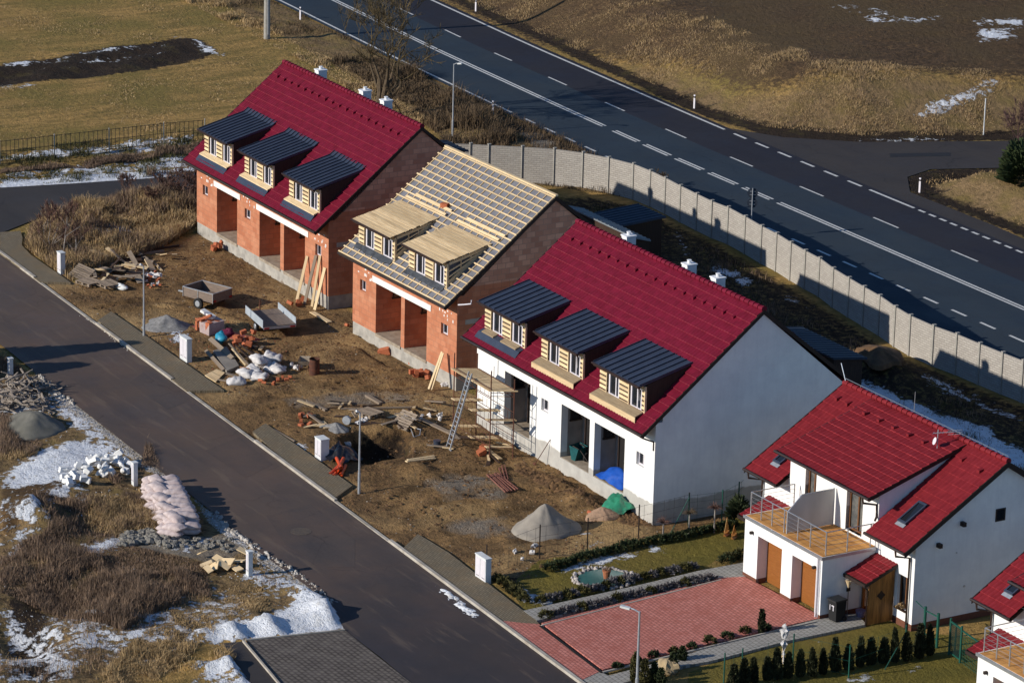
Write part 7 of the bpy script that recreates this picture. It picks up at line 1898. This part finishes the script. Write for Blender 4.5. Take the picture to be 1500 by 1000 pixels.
for i in range(170):
    px_, py_ = g.gauss(32, 22), g.uniform(564, 606)
    hgt = .75 * math.exp(-((px_ - 30) / 30) ** 2)
    loose('brushwood_branch', tube_me[i % 4], gp(max(-12, min(80, px_)), py_, g.uniform(.03, hgt + .04)), (g.uniform(-.3, .3), g.uniform(-.5, .5), g.gauss(.4, .8)), 'pale dry branch in the brushwood heap at the left edge', 'branch', 'brushwood heap', (g.uniform(.5, 1.5), g.uniform(.7, 1.5), g.uniform(.7, 1.5)))

# ------------------------------------------------------------------ dry grass and dead stalks
def blades(name, x, y, h, w, mat, seed, lean=.35, curve=.3, z=None):
    r = np.random.RandomState(seed); n = len(x)
    z = H(x, y) if z is None else z
    a = r.uniform(0, 2 * np.pi, n); ln = np.abs(r.normal(0, lean, n)) * h; b_ = r.uniform(0, 2 * np.pi, n)
    base = np.stack([x, y, z - .03], 1)
    s = np.stack([np.cos(b_), np.sin(b_), np.zeros(n)], 1) * (w / 2)[:, None]
    dx = np.stack([np.cos(a) * ln, np.sin(a) * ln, np.zeros(n)], 1)
    up = np.zeros((n, 3)); up[:, 2] = h
    mid = base + dx * .35 + up * .58; tip = base + dx + up * (1 - curve * r.uniform(0, 1, n))[:, None]
    v = np.stack([base - s, base + s, mid + s * .8, mid - s * .8, tip + s * .15, tip - s * .15], 1).reshape(-1, 3)
    k = np.arange(n) * 6
    f = np.concatenate([np.stack([k, k + 1, k + 2, k + 3], 1), np.stack([k + 3, k + 2, k + 4, k + 5], 1)], 0)
    return setting(np_mesh(name, v, f, mat), 'stuff')
def scatter(pg, n, seed, clump=None, thr=0.0, margin=0.0, cs=.8):
    r = np.random.RandomState(seed)
    P = np.array(pg); lo, hi = P.min(0), P.max(0)
    xs, ys = [], []
    tot = 0; tries = 0
    while tot < n and tries < 60:
        tries += 1
        x = r.uniform(lo[0], hi[0], n); y = r.uniform(lo[1], hi[1], n)
        ok = sdist(pg, x, y) > margin
        if clump: ok &= (fbm(x + seed, y, clump, 3) + .5) + r.normal(0, .08, n) > thr
        xs.append(x[ok]); ys.append(y[ok]); tot += ok.sum()
    x, y = np.concatenate(xs)[:n], np.concatenate(ys)[:n]
    return x, y
r_ = np.random.RandomState(5)
def grow(name, pg, n, hmin, hmax, w, mat, seed, clump=1.6, thr=.48, lean=.4, margin=.0, avoid=()):
    x, y = scatter(pg, n, seed, clump, thr, margin)
    for q, m_ in avoid:
        k = sdist(q, x, y) < -m_; x, y = x[k], y[k]
    r = np.random.RandomState(seed + 1)
    c = np.clip((fbm(x + 5, y, 2.2, 3) + .5) * 2.4 - .65, .2, 1.25)
    h = (hmin + (hmax - hmin) * r.uniform(0, 1, len(x)) ** 1.4) * c
    return blades(name, x, y, h, w * r.uniform(.6, 1.4, len(x)), mat, seed + 2, lean)
# wild plot at lower left
near_wild = [(-32, -14.9), (-24, -14.9), (-15.5, -15.3), (-9, -15.7), (-1.5, -15.9), (3.2, -17.5), (2.4, -21), (5.5, -31), (-10, -31), (-32, -31)]
clear_ = [(poly((60, 700), (205, 650), (330, 720), (345, 770), (205, 720), (150, 735), (60, 720)), .0), (poly((205, 690), (300, 700), (320, 790), (270, 790), (205, 715)), .1), (poly((170, 780), (330, 778), (370, 815), (300, 818), (180, 810)), -.1), (poly((-50, 640), (190, 630), (200, 720), (100, 735), (60, 775), (0, 800), (-60, 790)), -.1), (poly((270, 970), (430, 970), (430, 1030), (260, 1030)), 0), (poly((0, 560), (80, 560), (130, 640), (0, 650)), -.3), (poly((280, 895), (520, 880), (520, 925), (300, 945)), 0), (poly((290, 815), (375, 815), (375, 848), (300, 845)), -.1)]
thick = poly((0, 800), (60, 790), (110, 765), (180, 795), (300, 825), (310, 880), (230, 900), (180, 930), (60, 885), (0, 870))
straw1 = poly((120, 760), (130, 735), (195, 730), (200, 715), (255, 745), (262, 780), (200, 785), (140, 780))
straw2 = poly((240, 905), (300, 900), (320, 935), (345, 965), (280, 985), (190, 1010), (130, 1010), (180, 960))
straw3 = poly((330, 855), (385, 860), (400, 895), (330, 912), (290, 905), (300, 870))
straw4 = poly((0, 560), (30, 545), (12, 580), (0, 590))
grow('dead_weeds', thick, 52000, .25, .85, .016, MAT['brown_stalk'], 101, 1.0, .42, .35)
grow('dead_weeds', poly((40, 745), (120, 700), (300, 760), (330, 800), (200, 790), (120, 800)), 9000, .2, .55, .015, MAT['brown_stalk'], 102, .9, .5, .4, avoid=clear_[:3])
grow('dead_weeds', near_wild, 34000, .12, .5, .016, MAT['brown_stalk'], 103, 1.3, .52, .4, avoid=clear_)
grow('dry_grass', straw1, 14000, .18, .5, .018, MAT['straw'], 104, 1.0, .46, .55, avoid=clear_[1:2])
grow('dry_grass', straw2, 16000, .18, .55, .018, MAT['straw'], 105, 1.0, .48, .55)
grow('dry_grass', straw3, 12000, .15, .45, .018, MAT['straw'], 106, .9, .5, .55)
grow('dry_grass', near_wild, 18000, .12, .4, .016, MAT['straw'], 107, 1.2, .58, .55, avoid=clear_)
grow('dead_weeds', poly((0, 640), (0, 600), (40, 620), (62, 650), (50, 668), (0, 672)), 7000, .3, .85, .015, MAT['brown_stalk'], 108, 1.0, .35, .35)
grow('dry_grass', poly((0, 640), (60, 645), (55, 668), (0, 676)), 2500, .2, .5, .016, MAT['straw'], 109, 1.0, .4, .5)
grow('dead_weeds', poly((-10, 520), (22, 530), (60, 565), (20, 580), (-10, 580)), 5000, .2, .6, .015, MAT['brown_stalk'], 110, 1.0, .4, .35)
grow('dead_weeds', poly((150, 700), (205, 690), (215, 640), (235, 680), (262, 740), (200, 740)), 5000, .15, .5, .015, MAT['brown_stalk'], 126, 1.0, .45, .4)
# patch between the cross street and the brick terrace
grow('dry_grass', hedge_poly, 36000, .3, .95, .024, MAT['straw'], 111, 1.3, .44, .4, avoid=[(house_poly, .15), (cross_poly, .1), (WALK['walk_a'], .1)])
grow('dead_weeds', hedge_poly, 20000, .3, 1.0, .022, MAT['brown_stalk'], 112, 1.2, .5, .35, avoid=[(house_poly, .15), (cross_poly, .1), (WALK['walk_a'], .1)])
grow('dead_weeds', poly((215, 255), (288, 252), (288, 315), (230, 305)), 10000, .5, 1.4, .022, MAT['brown_stalk'], 113, 1.2, .4, .3, avoid=[(house_poly, .15), (cross_poly, .1)])
MAT['green_grass'] = M_leaf('dull_green_grass', (0.085, 0.078, 0.022), (0.05, 0.048, 0.018))
grow('rough_grass', poly((120, 345), (290, 322), (300, 340), (240, 360), (190, 375), (130, 385)), 9000, .06, .2, .02, MAT['green_grass'], 114, 1.0, .45, .5)
grow('rough_grass', strip_poly, 26000, .08, .4, .03, MAT['green_grass'], 115, .9, .5, .5)
grow('dead_weeds', poly((0, 248), (120, 238), (290, 216), (290, 226), (120, 246), (0, 256)), 12000, .15, .6, .03, MAT['brown_stalk'], 116, 1.0, .45, .4)
# verge by the highway, bank, island and the strip behind the houses
grow('dry_grass', verge_poly, 46000, .15, .6, .026, MAT['scrub'], 117, 1.4, .45, .45)
grow('verge_scrub', [(-76, 25.2), (-62, 23.6), (-56, 21.5), (-52, 22.0), (-55, 25.5), (-62, 27.4), (-76, 28.4)], 30000, .25, 1.1, .03, MAT['scrub'], 128, 1.3, .46, .45)
grow('dry_grass', [(-95, 24.2), (-74, 23.4), (-62, 21.6), (-60, 23.2), (-74, 25.2), (-95, 26.6)], 16000, .2, .6, .03, MAT['straw'], 118, 1.2, .42, .5)
bank = [(-92, 40.9), (-80, 40.3), (-66.9, 39.7), (-56.5, 39.2), (-51.7, 40.0), (-47.8, 43.8), (-44.1, 52.3), (-40.5, 60), (-47.5, 60), (-52, 50.5), (-56, 46.5), (-66, 46.5), (-80, 47), (-92, 48)]
grow('dry_grass', bank, 130000, .07, .26, .018, MAT['straw'], 119, 1.6, .38, .6)
grow('dead_weeds', bank, 30000, .07, .26, .018, MAT['brown_stalk'], 120, 1.2, .5, .5)
grow('dry_grass', [(-36, 40.6), (-38.8, 41.5), (-39.4, 43.0), (-37.8, 47.8), (-33, 56), (-14, 56), (-10, 41.5)], 22000, .08, .28, .03, MAT['straw'], 121, 1.2, .42, .5)
bh = [(-45, 12), (-44, 22.5), (-41, 23.9), (-33, 23.9), (-28, 23.4), (-21, 22.4), (-13.5, 21.3), (-5, 21.8), (5, 23), (5, 12)]
grow('rough_grass', bh, 30000, .06, .28, .025, MAT['green_grass'], 122, 1.3, .5, .5)
grow('dead_weeds', bh, 18000, .1, .5, .022, MAT['brown_stalk'], 123, 1.1, .52, .45)
MAT['lawn_blade'] = M_leaf('lawn_blade', (0.17, 0.135, 0.035), (0.11, 0.095, 0.025), .3)
grow('lawn_grass', garden_poly, 30000, .02, .07, .018, MAT['lawn_blade'], 124, 1.0, .1, .6, .05)
grow('lawn_grass', [(12.3, -8), (13.0, -3), (13.4, 1.2), (14.5, 3), (17.5, 4), (18.5, -1), (18, -8)], 40000, .02, .08, .018, MAT['lawn_blade'], 125, 1.0, .1, .6, .02)
grow('meadow_grass', [(-104, 6), (-104, 24), (-76, 23.2), (-62, 21.4), (-60.5, 12), (-62.0, -6), (-78, -8), (-90, -2)], 70000, .05, .16, .03, MAT['straw'], 127, 1.2, .42, .8, avoid=[(plough_poly, .2)])
# scattered clods and stones over the building site : too many and too small to count
def grains(name, pg, n, smin, smax, mat, seed, avoid=()):
    x, y = scatter(pg, n, seed, 1.4, .42)
    for q, m_ in avoid:
        k = sdist(q, x, y) < -m_; x, y = x[k], y[k]
    r = np.random.RandomState(seed); n = len(x)
    base = np.array([[0, 0, 1], [1, 0, 0], [0, 1, 0], [-1, 0, 0], [0, -1, 0]], float)
    s = smin * (smax / smin) ** r.uniform(0, 1, n) ** 2.2
    v = base[None] * s[:, None, None] * r.uniform(.5, 1.2, (n, 5, 1)); a = r.uniform(0, 6.3, n); c, sn = np.cos(a)[:, None], np.sin(a)[:, None]
    vx = v[..., 0] * c - v[..., 1] * sn; vy = v[..., 0] * sn + v[..., 1] * c
    z = H(x, y)
    V = np.stack([vx + x[:, None], vy + y[:, None], v[..., 2] * .7 + z[:, None] - .01], -1).reshape(-1, 3)
    k = np.arange(n) * 5
    F = np.concatenate([np.stack([k, k + 1 + i, k + 1 + (i + 1) % 4], 1) for i in range(4)], 0)
    return setting(np_mesh(name, V, F, mat), 'stuff')
MAT['clod'] = M('earth_clod', (0.17, 0.095, 0.04), (0.11, 0.06, 0.03), 3, .95, island=.45)
grains('earth_clods', yard_poly, 15000, .025, .13, MAT['clod'], 201, [(house_poly, .05)])
MAT['pebble'] = M('pale_pebble', (0.46, 0.41, 0.34), (0.30, 0.25, 0.20), 5, .9, island=.4)
grains('pebbles', yard_poly, 3500, .015, .06, MAT['pebble'], 202, [(house_poly, .05)])
grains('brick_crumbs', poly((225, 470), (420, 470), (440, 560), (360, 565), (280, 540)), 900, .02, .07, MAT['brick_loose'], 203)
grains('snow_crumbs', near_wild, 2500, .02, .07, MAT['snow'], 204, clear_[1:3])
edge_strip = poly((46, 540), (60, 545), (84, 568), (118, 594), (160, 626), (228, 682), (282, 700), (315, 748), (342, 777), (380, 804), (440, 840), (492, 884), (480, 890), (425, 850), (365, 812), (305, 765), (270, 705), (215, 690), (150, 636), (108, 604), (72, 578))
grains('roadside_crumbs', edge_strip, 9000, .02, .09, MAT['snow_dirty'], 206)
grains('roadside_pebbles', edge_strip, 5000, .02, .08, MAT['pebble'], 207)
grains('roadside_clods', poly((280, 580), (410, 670), (590, 808), (610, 800), (500, 722), (420, 660), (330, 590)), 2500, .015, .05, MAT['clod'], 208)
# rough earth thrown up along the plinth of the white terrace
grains('earth_clods', poly((760, 680), (800, 695), (960, 768), (930, 772), (860, 745), (800, 715), (755, 690)), 2600, .04, .2, MAT['clod'], 205, [(house_poly, .0)])
# unseen trees, added left of the frame to cast shade on the local road
for k, (px_, py_, h_, r_) in enumerate(((-150, 535, 4.6, 1.5), (-190, 560, 3.8, 1.3), (-120, 556, 3.0, 1.1))):
    p = at(px_, py_); cone_bush('roadside_spruce', ['spruce outside the left edge, the tallest of three by the road', 'spruce outside the left edge, the farthest of three by the road', 'spruce outside the left edge, the lowest of three by the road'][k], (p.x, p.y, 0), h_, r_, MAT['conifer'], 70 + k, 5000, None, 'spruce', .8, .3)
